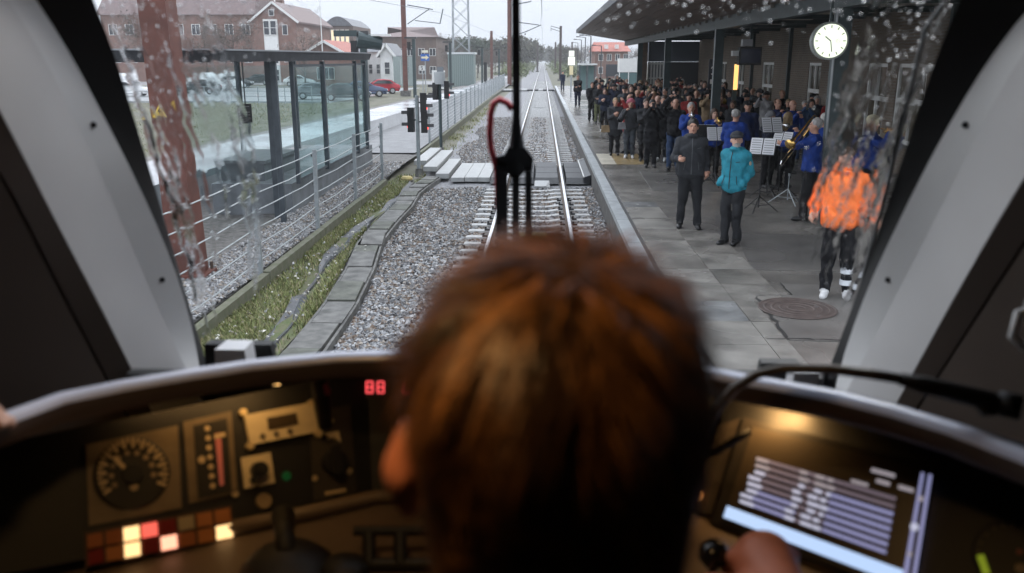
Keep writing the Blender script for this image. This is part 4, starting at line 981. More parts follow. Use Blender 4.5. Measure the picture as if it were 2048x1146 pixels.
# newer asphalt patches laid on the old surface, with raised torn edges
for pts, mm in (([(2.72, 8.3), (4.9, 8.1), (5.0, 10.5), (3.25, 10.55), (3.2, 10.0), (2.78, 9.95), (2.80, 9.3), (2.74, 9.0)], mat('patch_asphalt', (0.135, 0.127, 0.118), 0.33, var=0.3, scale=1.5, bump=0.3, bscale=130, rvar=0.12)), ([(3.05, 11.3), (5.6, 11.2), (5.7, 13.7), (3.4, 13.8), (3.2, 12.5)], mat('patch_dark', (0.13, 0.123, 0.115), 0.36, var=0.3, scale=1.4, bump=0.3, bscale=130, rvar=0.12)), ([(2.6, 18.5), (6.8, 18.2), (6.9, 22.0), (2.7, 22.0)], MATS['patch_dark'])):
    MB().slab([(x, y, PZ - 0.011) for x, y in pts], (0, 0, 0.009)).build('asphalt_patch', mm, plat)
def crack(pts, w):
    rows = [[(x - w * random.uniform(0.4, 1.2), y - w * random.uniform(0.4, 1), PZ + 0.001), (x + w * random.uniform(0.4, 1.2), y + w * random.uniform(0.2, 1), PZ + 0.001)] for x, y in pts]
    MB().grid(rows).build('crack', mat('crack_dark', (0.018, 0.017, 0.016), 0.8), plat)
def jag(a, b, n, j): return [(a[0] + (b[0] - a[0]) * i / n + random.uniform(-j, j), a[1] + (b[1] - a[1]) * i / n + random.uniform(-j, j)) for i in range(n + 1)]
crack(jag((2.78, 9.95), (2.72, 8.35), 14, 0.02), 0.022); crack(jag((2.78, 9.96), (3.22, 10.02), 8, 0.012), 0.016); crack(jag((3.22, 10.02), (3.24, 10.6), 6, 0.01), 0.012); crack(jag((2.5, 8.33), (3.6, 8.28), 14, 0.02), 0.02)
# tan tactile patch near the crossing
for i in range(3):
    for j in range(3):
        MB().box(1.83 + i * 0.42, 2.24 + i * 0.42, 23.4 + j * 0.9, 24.28 + j * 0.9, PZ - 0.03, PZ - 0.004 + 0.002 * ((i + j) % 2)).build('tactile_tile', mat('tan_tile', (0.30, 0.22, 0.11), 0.35, var=0.25, scale=4) if i else mat('cream_tile', (0.5, 0.46, 0.38), 0.35, var=0.2, scale=4), plat)
mh = thing('manhole_cover', 'round cast iron manhole cover with ringed pattern in the asphalt', 'manhole cover', (3.12, 9.42, PZ - 0.01))
M_iron = mat('cast_iron', (0.10, 0.078, 0.07), 0.5, 0.2, var=0.3, scale=8)
MB().cyl((0, 0, 0), (0, 0, 0.018), 0.43, 0.43, 32).build('cover', M_iron, mh, local=True)
for r in (0.1, 0.19, 0.28, 0.36, 0.425):
    MB().grid([[(math.cos(a) * q, math.sin(a) * q, z) for q, z in ((r - 0.016, 0.0185), (r - 0.010, 0.0225), (r + 0.008, 0.0225), (r + 0.014, 0.0185))] for a in np.linspace(0, 2 * math.pi, 33)]).build('ring', M_iron, mh, local=True)

# ---- station building
st = thing('station_building', 'long dark brick station building with white framed windows', 'station', (9.5, 30, PZ))
WX = 9.0
openings = [(20.4, 22.1, 0), (22.75, 24.1, 0), (28.1, 29.4, 0), (33.8, 35.5, 0), (38.6, 39.9, 0), (16.8, 18.3, 0), (42.4, 43.9, 1), (12.6, 14.2, 1)]
openings.sort()
yc = 9.0
for (ya, yb, dr) in openings + [(50, 50.01, 0)]:
    zs = PZ + (0.75 if not dr else 0.0)
    if ya > yc: MB().box(WX, WX + 0.4, yc, ya, PZ - 0.02, 4.7).build('wall', M_stbrick, st)
    if yb < 50: 
        MB().box(WX, WX + 0.4, ya, yb, 3.05, 4.7).build('wall', M_stbrick, st)
        if not dr: MB().box(WX, WX + 0.4, ya, yb, PZ - 0.02, zs).build('wall', M_stbrick, st)
        f = MB(); fr = 0.09; x0, x1 = WX + 0.03, WX + 0.15
        f.box(x0, x1, ya, yb, zs, zs + fr).box(x0, x1, ya, yb, 3.05 - fr, 3.05).box(x0, x1, ya, ya + fr, zs + fr, 3.05 - fr).box(x0, x1, yb - fr, yb, zs + fr, 3.05 - fr)
        f.box(x0 - 0.02, x1, ya + fr, yb - fr, 2.10, 2.22)
        ym = (ya + yb) / 2; f.box(x0, x1, ym - 0.04, ym + 0.04, zs + fr, 2.10).box(x0, x1, ym - 0.03, ym + 0.03, 2.22, 3.05 - fr)
        wd = f.build('door' if dr else 'window', M_white, st)
        for (p0, p1) in ((ya + fr, ym - 0.04), (ym + 0.04, yb - fr)):
            for (z0, z1) in ((zs + fr, 2.10), (2.22, 3.05 - fr)): MB().box(WX + 0.085, WX + 0.10, p0, p1, z0, z1).build('pane', mat('dim_pane', (0.10, 0.085, 0.06), 0.12, var=0.4, scale=1.5), wd)
        MB().box(WX - 0.06, WX + 0.2, ya - 0.05, yb + 0.05, zs - 0.07, zs - 0.002).build('sill', M_concrete, wd)
        if ya in (20.4, 22.75):     # pale curtain behind the near windows
            MB().grid([[(WX + 0.2 + 0.02 * math.sin(k * 2.2), ya + 0.1 + (yb - ya - 0.2) * k / 20, z) for k in range(21)] for z in (1.3, 2.1, 3.0)]).build('curtain', mat('net_curtain', (0.5, 0.46, 0.38), 0.9), wd, True)
    yc = yb
MB().box(WX + 0.4, WX + 7, 9, 50, PZ - 0.02, 4.7).build('core', mat('inner_dark', (0.03, 0.028, 0.025), 0.9), st)
MB().hexa([(WX - 0.3, 9, 4.72), (WX + 7.4, 9, 4.72), (WX + 7.4, 50.4, 4.72), (WX - 0.3, 50.4, 4.72)], [(WX + 3.4, 9, 7.6), (WX + 3.7, 9, 7.6), (WX + 3.7, 50.4, 7.6), (WX + 3.4, 50.4, 7.6)]).build('roof', M_roofred, st)
for yy in (19.2, 31.5, 37.0): MB().box(WX - 0.12, WX - 0.002, yy, yy + 0.14, PZ, 4.6).build('downpipe', M_darkmetal, st)
# glazed porch at the far end with white lattice
por = thing('glazed_porch', 'projecting porch with white lattice glazing at the far end of the station', 'porch', (7.6, 50, PZ))
q0, q1 = aty(1296, 150, 50), aty(1326, 150, 50)
MB().box(q0.x, q1.x + 2.2, 50.0, 54, 3.05, 4.15).build('fascia', mat('blue_grey_panel', (0.085, 0.10, 0.125), 0.5), por)
MB().box(q0.x + 0.02, q1.x, 50.06, 50.08, PZ, 3.04).build('pane', mat('pale_pane', (0.28, 0.30, 0.31), 0.2), por)
for i in range(6): MB().box(q0.x + i * (q1.x - q0.x) / 5 - 0.035, q0.x + i * (q1.x - q0.x) / 5 + 0.035, 49.96, 50.05, PZ, 3.04).build('bar', M_white, por)
for z in (1.2, 2.1, 2.9): MB().box(q0.x + 0.04, q1.x - 0.04, 49.975, 50.045, z, z + 0.08).build('cross_bar', M_white, por)
MB().box(q1.x + 0.04, q1.x + 2.2, 50.0, 50.3, PZ, 3.04).build('side_wall', mat('porch_dark', (0.045, 0.045, 0.05), 0.7), por)
MB().box(q0.x - 0.42, q0.x - 0.1, 49.7, 50.2, PZ, 4.1).build('pier', mat('porch_brown', (0.10, 0.065, 0.045), 0.7, var=0.3), por)

# ---- canopy: sloping boarded soffit, gutter beam, columns
can = thing('platform_canopy', 'dark timber platform canopy sloping up over the track edge', 'canopy', (5.2, 30, PZ))
EX, EZ, BX, BZ = 2.3, 4.75, 5.25, 4.28          # outer edge and beam
CY0, CY1 = 9.0, 54.0
M_board = mat('soffit_boards', (0.10, 0.066, 0.05), 0.6, var=0.4, scale=3, stretch=(0.4, 3, 1), bump=0.2, bscale=14)
nb = 9
for i in range(nb):            # boards along the track
    a, b = i / nb, (i + 1) / nb
    xa, xb = EX + (BX - EX) * a + 0.012, EX + (BX - EX) * b - 0.012
    za, zb = EZ + (BZ - EZ) * a, EZ + (BZ - EZ) * b
    for k in range(6):
        ya, yb = CY0 + (CY1 - CY0) * k / 6 + 0.01, CY0 + (CY1 - CY0) * (k + 1) / 6 - 0.01
        MB().hexa([(xa, ya, za), (xb, ya, zb), (xb, yb, zb), (xa, yb, za)], [(xa, ya, za + 0.03), (xb, ya, zb + 0.03), (xb, yb, zb + 0.03), (xa, yb, za + 0.03)]).build('soffit_board', M_board, can)
MB().hexa([(EX - 0.05, CY0, EZ + 0.10), (BX, CY0, BZ + 0.10), (BX, CY1 + 0.05, BZ + 0.10), (EX - 0.05, CY1 + 0.05, EZ + 0.10)], [(EX - 0.05, CY0, EZ + 0.14), (BX, CY0, BZ + 0.14), (BX, CY1 + 0.05, BZ + 0.14), (EX - 0.05, CY1 + 0.05, EZ + 0.14)]).build('roof_sheet', mat('roof_sheet', (0.10, 0.11, 0.12), 0.5), can)
MB().box(EX - 0.09, EX - 0.05, CY0, CY1 + 0.06, EZ - 0.04, EZ + 0.17).build('fascia', mat('canopy_fascia', (0.05, 0.055, 0.065), 0.5), can)
MB().hexa([(EX, CY1 + 0.055, EZ - 0.03), (BX, CY1 + 0.055, BZ - 0.03), (BX, CY1 + 0.055, BZ + 0.15), (EX, CY1 + 0.055, EZ + 0.15)], [(EX, CY1 + 0.1, EZ - 0.03), (BX, CY1 + 0.1, BZ - 0.03), (BX, CY1 + 0.1, BZ + 0.15), (EX, CY1 + 0.1, EZ + 0.15)]).build('end_fascia', MATS['canopy_fascia'], can)
y = CY0 + 0.3                # rafters stick out at the edge
while y < CY1:
    MB().hexa([(EX - 0.045, y, EZ + 0.035), (BX - 0.1, y, BZ + 0.035), (BX - 0.1, y + 0.08, BZ + 0.035), (EX - 0.045, y + 0.08, EZ + 0.035)], [(EX - 0.045, y, EZ + 0.095), (BX - 0.1, y, BZ + 0.095), (BX - 0.1, y + 0.08, BZ + 0.095), (EX - 0.045, y + 0.08, EZ + 0.095)]).build('rafter', M_board, can); y += 0.9
y = CY0 + 0.5
while y < CY1:               # bracket ends above the gutter beam
    MB().box(BX - 0.16, BX - 0.085, y, y + 0.07, BZ - 0.06, BZ + 0.03).build('bracket_end', mat('bracket_pale', (0.22, 0.20, 0.18), 0.6), can); y += 1.1
MB().box(BX - 0.08, BX + 0.14, CY0, CY1, 3.98, BZ + 0.02).build('gutter_beam', M_darkmetal, can)
MB().box(BX + 0.16, WX, CY0, 50, 4.32, 4.40).build('inner_soffit', mat('inner_soffit', (0.34, 0.31, 0.27), 0.6, var=0.3, scale=2), can)
for yy in np.arange(14, 50, 3.2):
    MB().box(BX + 0.2, WX - 0.02, yy, yy + 0.16, 4.18, 4.315).build('joist', M_darkmetal, can)
for yy in (15.6, 18.8, 22.0, 25.2, 28.4, 31.6, 34.8):
    MB().box(6.2, 7.9, yy + 0.5, yy + 0.8, 4.25, 4.315).build('soffit_panel', mat('pale_soffit', (0.45, 0.42, 0.37), 0.6), can)
for yc in (15.2, 25.6, 35.9, 46.0):
    c_ = MB().box(BX - 0.12, BX + 0.12, yc - 0.12, yc + 0.12, PZ - 0.02, 3.98).build('column', M_darkmetal, can)
    MB().box(BX - 0.135, BX - 0.121, yc - 0.13, yc - 0.04, PZ, 3.98).build('edge_plate', mat('column_edge', (0.25, 0.27, 0.28), 0.4), c_)
    MB().box(BX - 0.2, BX + 0.2, yc - 0.2, yc + 0.2, PZ - 0.01, PZ + 0.12).build('column_foot', M_darkmetal, c_)
# round lit station clock
q = aty(1658, 82, 14.6)
ck = thing('station_clock', 'round lit white station clock hanging by the near canopy column', 'clock', (q.x, q.y, q.z))
MB().lathe([(0.24, 0.07), (0.30, 0.06), (0.30, -0.06), (0.24, -0.07)], (0, 0, 0), 28, (0, -1, 0)).build('case', mat('clock_case', (0.3, 0.32, 0.3), 0.4), ck, local=True)
MB().cyl((0, -0.071, 0), (0, -0.078, 0), 0.265, 0.265, 28).build('dial', mat('lit_dial', (0.7, 0.72, 0.62), 0.3, emit=(0.93, 1.0, 0.80), estr=0.55), ck, local=True)
for i in range(12):
    a = i * math.pi / 6; s_, c_ = math.sin(a), math.cos(a)
    MB().bar((s_ * 0.20, -0.081, c_ * 0.20), (s_ * 0.245, -0.081, c_ * 0.245), 0.014, 0.004, (0, 1, 0)).build('hour_mark', mat('mark_grey', (0.22, 0.24, 0.23), 0.5), ck, local=True)
MB().bar((0, -0.084, 0), (-0.09, -0.084, 0.07), 0.018, 0.004, (0, 1, 0)).build('hour_hand', mat('hand_grey', (0.3, 0.32, 0.33), 0.5), ck, local=True)
MB().bar((0, -0.087, 0), (0.03, -0.087, -0.17), 0.014, 0.004, (0, 1, 0)).build('minute_hand', MATS['hand_grey'], ck, local=True)
MB().bar((0.0, 0, 0.29), (0.0, 0, 4.3 - q.z), 0.04).build('hanger', M_darkmetal, ck, local=True)
# information display with camera, orange column, track number sign
q = aty(1500, 112, 24.5)
dsp = thing('information_display', 'black platform information display hanging beside the column', 'display', (q.x, q.y, q.z))
MB().box(-0.32, 0.28, -0.15, 0.15, -0.24, 0.24).build('case', M_black, dsp, local=True)
MB().box(-0.28, 0.24, -0.16, -0.151, -0.18, 0.18).build('screen', mat('display_screen', (0.02, 0.025, 0.05), 0.15), dsp, local=True)
MB().box(-0.25, 0.02, -0.13, 0.1, 0.26, 0.44).build('speaker', mat('grey_plastic', (0.3, 0.3, 0.31), 0.5), dsp, local=True)
MB().box(-0.5, -0.33, -0.1, 0.1, 0.0, 0.14).build('camera', mat('pale_plastic', (0.5, 0.5, 0.5), 0.5), dsp, local=True)
MB().bar((0, 0, 0.44), (0, 0, 4.33 - q.z), 0.06).bar((-0.12, 0, 0.24), (-0.12, 0, 0.27), 0.05).build('hanger', M_darkmetal, dsp, local=True)
q = aty(1472, 152, 26.5)
oc = thing('lit_orange_sign', 'narrow glowing orange upright sign on the station wall side', 'sign', (q.x, q.y, PZ))
MB().box(-0.055, 0.055, -0.04, 0.04, q.z - PZ - 0.40, q.z - PZ + 0.34).build('light_panel', mat('orange_glow', (0.8, 0.4, 0.12), 0.4, emit=(1, 0.5, 0.16), estr=0.9), oc, local=True)
MB().box(-0.065, 0.065, 0.041, 0.1, 0, q.z - PZ + 0.4).build('stand', M_darkmetal, oc, local=True)
q = aty(1427, 148, 27.5)
tn = thing('track_number_sign', 'dark sign with a white numeral 1 next to the column', 'sign', (q.x, q.y, PZ))
zz = q.z - PZ
MB().box(-0.16, 0.16, -0.03, 0.03, zz - 0.45, zz + 0.45).build('plate', mat('sign_dark', (0.02, 0.025, 0.035), 0.4), tn, local=True)
n1 = MB(); n1.box(-0.03, 0.03, -0.037, -0.031, zz + 0.02, zz + 0.26).box(-0.08, 0.08, -0.037, -0.031, zz - 0.02, zz + 0.018).slab([(-0.03, -0.037, zz + 0.26), (-0.09, -0.037, zz + 0.19), (-0.09, -0.037, zz + 0.15), (-0.03, -0.037, zz + 0.20)], (0, 0.006, 0)); n1.build('numeral', M_white, tn, local=True)
MB().box(-0.1, 0.1, -0.037, -0.031, zz - 0.3, zz - 0.16).build('pictogram', M_white, tn, local=True)
MB().cyl((0, 0.06, 0), (0, 0.06, zz + 0.45), 0.04, 0.04, 8).build('post', M_darkmetal, tn, local=True)

# ---- far end of the right platform
q = aty(1143, 118, 66)
ts = thing('platform_sign', 'tall white and yellow platform sign column at the far platform end', 'sign', (q.x, 66, PZ))
MB().box(-0.2, 0.2, -0.05, 0.05, q.z - PZ + 0.18, q.z - PZ + 0.6).build('upper_plate', mat('sign_white', (0.85, 0.85, 0.75), 0.4, emit=(1, 1, 0.85), estr=0.25), ts, local=True)
MB().box(-0.26, 0.26, -0.05, 0.05, q.z - PZ - 0.45, q.z - PZ + 0.15).build('plate', MATS['sign_white'], ts, local=True)
MB().box(-0.14, 0.14, -0.05, 0.05, q.z - PZ - 1.15, q.z - PZ - 0.5).build('lower_plate', mat('sign_cream', (0.8, 0.68, 0.42), 0.4), ts, local=True)
MB().box(-0.05, 0.05, 0.05, 0.12, 0, q.z - PZ + 0.62).build('post', M_galv, ts, local=True)
M_thin = mat('thin_post', (0.05, 0.055, 0.06), 0.5)
for (px, pt, y, lab) in ((1182, 72, 80, 'tallest thin platform lamp under the canopy tip'), (1171, 75, 100, 'thin lamp post just left of the tallest one'), (1163, 80, 118, 'middle one of the thin far lamp posts'), (1156, 86, 138, 'smallest thin lamp post near the trees'), (1203, 92, 95, 'thin post crossing the red roofed house')):
    q = aty(px, pt, y); t = thing('street_lamp', lab, 'lamp post', (q.x, y, -0.3)); h = q.z + 0.3
    MB().cyl((0, 0, 0), (0, 0, h), 0.07, 0.05, 8).build('pole', M_thin, t, local=True); MB().bar((0, 0, h), (-0.7, 0, h + 0.08), 0.06).build('arm', M_thin, t, local=True); MB().box(-1.05, -0.65, -0.1, 0.1, h + 0.03, h + 0.13).build('lamp_head', M_thin, t, local=True)
q0, q1 = aty(1160, 128, 72), aty(1192, 128, 72)
s2 = thing('waiting_shelter', 'small glass shelter with pale roof at the far platform end', 'shelter', ((q0.x + q1.x) / 2, 72, PZ))
for x in (q0.x, (q0.x + q1.x) / 2, q1.x):
    for yy in (72, 74): MB().box(x - 0.04, x + 0.04, yy - 0.04, yy + 0.04, PZ, 2.75).build('post', M_post, s2)
MB().box(q0.x - 0.1, q1.x + 0.1, 71.8, 74.2, 2.75, 2.86).build('roof', mat('pale_roof', (0.6, 0.62, 0.62), 0.4), s2)
for (a, b) in ((q0.x + 0.05, (q0.x + q1.x) / 2 - 0.05), ((q0.x + q1.x) / 2 + 0.05, q1.x - 0.05)): MB().box(a, b, 73.95, 73.97, PZ + 0.3, 2.7).build('pane', mat('teal_pane', (0.13, 0.2, 0.2), 0.12), s2)
q = aty(1226, 138, 62)
bd = thing('notice_board', 'plain dark notice board standing behind the crowd', 'board', (q.x, 62, PZ))
MB().box(-0.5, 0.5, -0.05, 0.05, q.z - PZ - 0.5, q.z - PZ + 0.32).build('panel', mat('board_slate', (0.07, 0.075, 0.085), 0.6), bd, local=True)
for s_ in (-0.4, 0.4): MB().box(s_ - 0.04, s_ + 0.04, 0.051, 0.11, 0, q.z - PZ + 0.32).build('leg', M_darkmetal, bd, local=True)
q = aty(1257, 143, 60)
k2 = thing('white_kiosk', 'white panelled kiosk with glass lower half behind the crowd', 'kiosk', (q.x, 60, PZ))
MB().box(-0.65, 0.65, -0.1, 1.2, 1.95, 2.85).build('upper_panel', M_white, k2, local=True); MB().box(-0.63, 0.63, -0.05, 1.15, 0, 1.94).build('lower_glass', MATS['teal_pane'], k2, local=True)
for s_ in (-0.62, 0, 0.62): MB().box(s_ - 0.03, s_ + 0.03, -0.13, -0.051, 0, 1.94).build('bar', M_white, k2, local=True)

# ================================================================== PEOPLE
SKIN, JACK, TROU, SHOE, DARK, LIP = range(6)
def rotz(p, a, c=(0, 0)):
    x, y = p[0] - c[0], p[1] - c[1]
    return (c[0] + x * math.cos(a) - y * math.sin(a), c[1] + x * math.sin(a) + y * math.cos(a), p[2])
def hand_prims(P, wrist, d, palm, size=1.0, curl=0.5, kf=1.0):
    """palm, four unequal bent fingers and a thumb at the side of the palm"""
    w = np.array(wrist, float); d = np.array(d, float); d /= np.linalg.norm(d)
    n = np.array(palm, float); n = n - d * (n @ d); n /= max(np.linalg.norm(n), 1e-6); s_ = np.cross(d, n)
    P.append(('cone', w, w + d * 0.075 * size, 0.027 * size, 0.036 * size, SKIN, 0.02))
    for i, L in enumerate((0.062, 0.075, 0.07, 0.055)):
        o = w + d * (0.085 - 0.004 * abs(i - 1.2)) * size + s_ * (0.030 - 0.0205 * i) * size - n * 0.006 * (kf < 1)
        m = o + (d * math.cos(curl * 0.6) + n * math.sin(curl * 0.6)) * L * 0.55 * size
        e = m + (d * math.cos(curl * 1.7) + n * math.sin(curl * 1.7)) * L * 0.5 * size
        P.append(('cone', o, m, 0.011 * size, 0.010 * size, SKIN, 0.008 * kf)); P.append(('cone', m, e, 0.010 * size, 0.008 * size, SKIN, 0.006 * kf))
    o = w + d * 0.03 * size + s_ * 0.03 * size; m = o + (d * 0.6 + s_ * 0.7 + n * 0.3) * 0.042 * size; e = m + (d * 0.85 + n * 0.45) * 0.034 * size
    P.append(('cone', o, m, 0.014 * size, 0.012 * size, SKIN, 0.01)); P.append(('cone', m, e, 0.012 * size, 0.009 * size, SKIN, 0.006))
def person_prims(hands=(None, None), feet=((0, 0), (0, 0)), style='jacket', yaw=0.0, fat=1.0, pitch=0.0, beard=False, hood=False, face=True):
    P = []; f = fat
    for s_, (dx, dy) in ((-1, feet[0]), (1, feet[1])):
        hip = (s_ * 0.088, 0, 0.92); an = (s_ * 0.10 + dx, 0.015 + dy, 0.10); kn = (s_ * 0.098 + dx * 0.5, -0.02 + dy * 0.4, 0.50)
        P.append(('cone', hip, kn, 0.092 * f, 0.068, TROU, 0.04)); P.append(('cone', kn, (an[0], an[1], 0.09), 0.066, 0.056, TROU, 0.03))
        P.append(('cone', (an[0], an[1] + 0.035, 0.048), (an[0] + s_ * 0.018, an[1] - 0.15, 0.036), 0.046, 0.036, SHOE, 0.02)); P.append(('cone', (an[0] + s_ * 0.008, an[1] - 0.08, 0.03), (an[0] + s_ * 0.02, an[1] - 0.165, 0.03), 0.042, 0.03, SHOE, 0.02))
    P.append(('ell', (0, 0.01, 0.94), (0.165 * f, 0.118 * f, 0.12), TROU, 0.05))
    P.append(('ell', (0, -0.005, 1.12), (0.172 * f, 0.125 * f, 0.2), JACK, 0.05)); P.append(('ell', (0, 0.0, 1.29), (0.19 * (0.6 + 0.4 * f), 0.125 * f, 0.18), JACK, 0.05))
    P.append(('cone', (-0.135, 0.01, 1.405), (0.135, 0.01, 1.405), 0.075, 0.075, JACK, 0.06))
    if style == 'jacket':
        P.append(('ell', (0, 0.0, 0.98), (0.182 * f, 0.133 * f, 0.15), JACK, 0.03)); P.append(('ell', (0, 0.0, 0.90), (0.178 * f, 0.135 * f, 0.07), JACK, 0.02))
    elif style == 'coat':
        for z, r in ((0.95, 0.185), (0.82, 0.195), (0.70, 0.205)): P.append(('ell', (0, 0.005, z), (r * f, 0.145 * f, 0.13), JACK, 0.03))
    elif style == 'top':
        P.append(('ell', (0, 0.0, 1.02), (0.172 * f, 0.126 * f, 0.12), JACK, 0.02))
    # arms
    for k, s_ in ((0, -1), (1, 1)):
        sh = (s_ * 0.185, 0.01, 1.405); t = hands[k]
        if t is None: t = (s_ * 0.27, -0.03, 0.885)
        el, wr = ik(sh, t[:3], ((s_ * 0.12, 1.0, -0.2) if t[2] < 1.02 else (s_ * 0.55, 0.35, -0.8)) if len(t) < 4 else t[3])
        P.append(('cone', sh, el, 0.066, 0.054, JACK, 0.04)); P.append(('cone', el, wr, 0.054, 0.043, JACK, 0.03))
        d = wr - el; inw = np.array((-s_ * 0.7, -0.3, 0.3)) if t[2] > 1.0 else np.array((-s_ * 1.0, 0.0, 0.0))
        if t[2] < 1.0 and abs(t[0]) < 0.23: continue         # hand in the pocket
        hand_prims(P, wr, d, inw, 1.0, 0.9 if t[2] > 1.0 else 0.55)
    # neck and head
    P.append(('cone', (0, 0.015, 1.43), (0, 0.0, 1.56), 0.058, 0.052, SKIN, 0.03)); P.append(('ell', (0, 0.012, 1.455), (0.085, 0.078, 0.05), JACK, 0.03))
    if hood: P.append(('ell', (0, 0.09, 1.46), (0.12, 0.075, 0.07), JACK, 0.04)); P.append(('ell', (0, -0.02, 1.50), (0.085, 0.085, 0.035), JACK, 0.02))
    H = lambda p: rotz((p[0], p[1] - pitch * (p[2] - 1.5), p[2] - pitch * 0.2 * max(0, -p[1])), yaw)
    P.append(('ell', H((0, 0.015, 1.655)), (0.077, 0.09, 0.098), SKIN, 0.02)); P.append(('ell', H((0, -0.022, 1.60)), (0.060, 0.068, 0.085), SKIN, 0.03)); P.append(('ell', H((0, -0.052, 1.552)), (0.034, 0.032, 0.03), LIP if beard else SKIN, 0.025))
    P.append(('cone', H((0, -0.088, 1.640)), H((0, -0.106, 1.606)), 0.011, 0.016, SKIN, 0.012))
    for s_ in (-1, 1): P.append(('ell', H((s_ * 0.079, 0.012, 1.625)), (0.013, 0.024, 0.033), SKIN, 0.008)); P.append(('cone', H((s_ * 0.018, -0.082, 1.668)), H((s_ * 0.05, -0.068, 1.666)), 0.011, 0.010, SKIN, 0.012))
    marks = []
    if face:
        for s_ in (-1, 1): marks.append((H((s_ * 0.032, -0.083, 1.645)), (0.011, 0.022, 0.006), DARK))
        marks.append((H((0, -0.09, 1.572)), (0.024, 0.03, 0.008), LIP))
        if beard: marks.append((H((0, -0.05, 1.555)), (0.06, 0.07, 0.035), LIP)); marks.append((H((0, -0.10, 1.587)), (0.035, 0.03, 0.010), LIP))
    return P, marks, H
def prims_mesh(name, P, marks, vox, mats, folds=(0.006, 1), pad=0.05):
    lo = np.full(3, 9.0); hi = np.full(3, -9.0)
    for p in P:
        if p[0] == 'cone': q = np.array([p[1], p[2]], float); r = max(p[3], p[4])
        else: q = np.array([p[1]], float); r = max(p[2])
        lo = np.minimum(lo, q.min(0) - r - pad); hi = np.maximum(hi, q.max(0) + r + pad)
    s_ = Sdf(lo, hi, vox)
    for p in P:
        if p[0] == 'cone': s_.cone(*p[1:7])
        else: s_.ell(p[1], p[2], p[3], p[4])
    for c, r, l in marks: s_.paint(c, np.maximum(r, vox * 0.62), l)
    if folds: s_.folds([JACK, TROU], folds[0], folds[1])
    return s_.mesh(name, mats)
def hair_mesh(kind, H, vox, m, seed=0):
    """H maps head points; returns mesh of hair or headgear"""
    lo, hi = (-0.22, -0.26, 1.1), (0.22, 0.26, 1.86); s_ = Sdf(lo, hi, vox)
    c = H((0, 0.03, 1.675))
    if kind in ('short', 'thin'):
        s_.ell(c, (0.087, 0.096, 0.098), 0, 0.01); s_.ell(H((0, -0.085, 1.60)), (0.085, 0.085, 0.10), 0, 0, sub=True); s_.ell(H((0, 0.0, 1.53)), (0.12, 0.14, 0.075), 0, 0, sub=True)
        if kind == 'thin': s_.ell(H((0, -0.04, 1.76)), (0.105, 0.115, 0.095), 0, 0, sub=True)
    elif kind == 'long':
        s_.ell(c, (0.093, 0.10, 0.102), 0, 0.01); s_.cone(H((0, 0.07, 1.64)), H((0, 0.09, 1.40)), 0.085, 0.07, 0, 0.04)
        for q in (-1, 1): s_.cone(H((q * 0.075, 0.02, 1.63)), H((q * 0.095, 0.02, 1.43)), 0.035, 0.028, 0, 0.03)
        s_.ell(H((0, -0.095, 1.58)), (0.07, 0.09, 0.12), 0, 0, sub=True)
    elif kind == 'beanie':
        s_.ell(H((0, 0.02, 1.70)), (0.094, 0.106, 0.10), 0, 0.01); s_.cone(H((-0.05, 0.02, 1.675)), H((0.05, 0.02, 1.675)), 0.085, 0.085, 0, 0.02); s_.ell(H((0, -0.01, 1.565)), (0.2, 0.2, 0.095), 0, 0, sub=True)
    elif kind == 'cap':
        s_.ell(H((0, 0.012, 1.70)), (0.094, 0.108, 0.078), 0, 0.01); s_.ell(H((0, -0.10, 1.695)), (0.075, 0.085, 0.016), 0, 0.01); s_.ell(H((0, 0.0, 1.60)), (0.2, 0.2, 0.075), 0, 0, sub=True)
    elif kind == 'peaked':
        s_.ell(H((0, 0.0, 1.745)), (0.115, 0.12, 0.035), 0, 0.01); s_.ell(H((0, 0.01, 1.705)), (0.092, 0.102, 0.045), 0, 0.02); s_.ell(H((0, -0.10, 1.685)), (0.07, 0.06, 0.014), 0, 0.01)
    s_.folds([0], 0.004, seed, 2.2)
    return s_.mesh('hair' if kind in ('short', 'thin', 'long') else 'hat', m)
def cloth(name, c, rough=0.75): return mat('cloth_' + name, c, rough, var=0.22, scale=9, bump=0.5, bscale=16, spec=0.18)
SK = [mat('skin_a', (0.50, 0.27, 0.19), 0.5, var=0.1, scale=20), mat('skin_b', (0.42, 0.22, 0.15), 0.5, var=0.1, scale=20), mat('skin_c', (0.55, 0.33, 0.25), 0.5, var=0.1, scale=20)]
M_eye = mat('eye_dark', (0.05, 0.03, 0.025), 0.4); M_lip = mat('lip', (0.33, 0.12, 0.10), 0.5); M_beard = mat('grey_beard', (0.36, 0.34, 0.32), 0.8)
HR = {k: mat('hair_' + k, c, 0.55, var=0.35, scale=30, stretch=(1, 1, 0.2)) for k, c in dict(brown=(0.055, 0.03, 0.018), dark=(0.015, 0.012, 0.01), grey=(0.30, 0.29, 0.28), blond=(0.26, 0.18, 0.09), auburn=(0.12, 0.045, 0.02), white=(0.5, 0.49, 0.46)).items()}
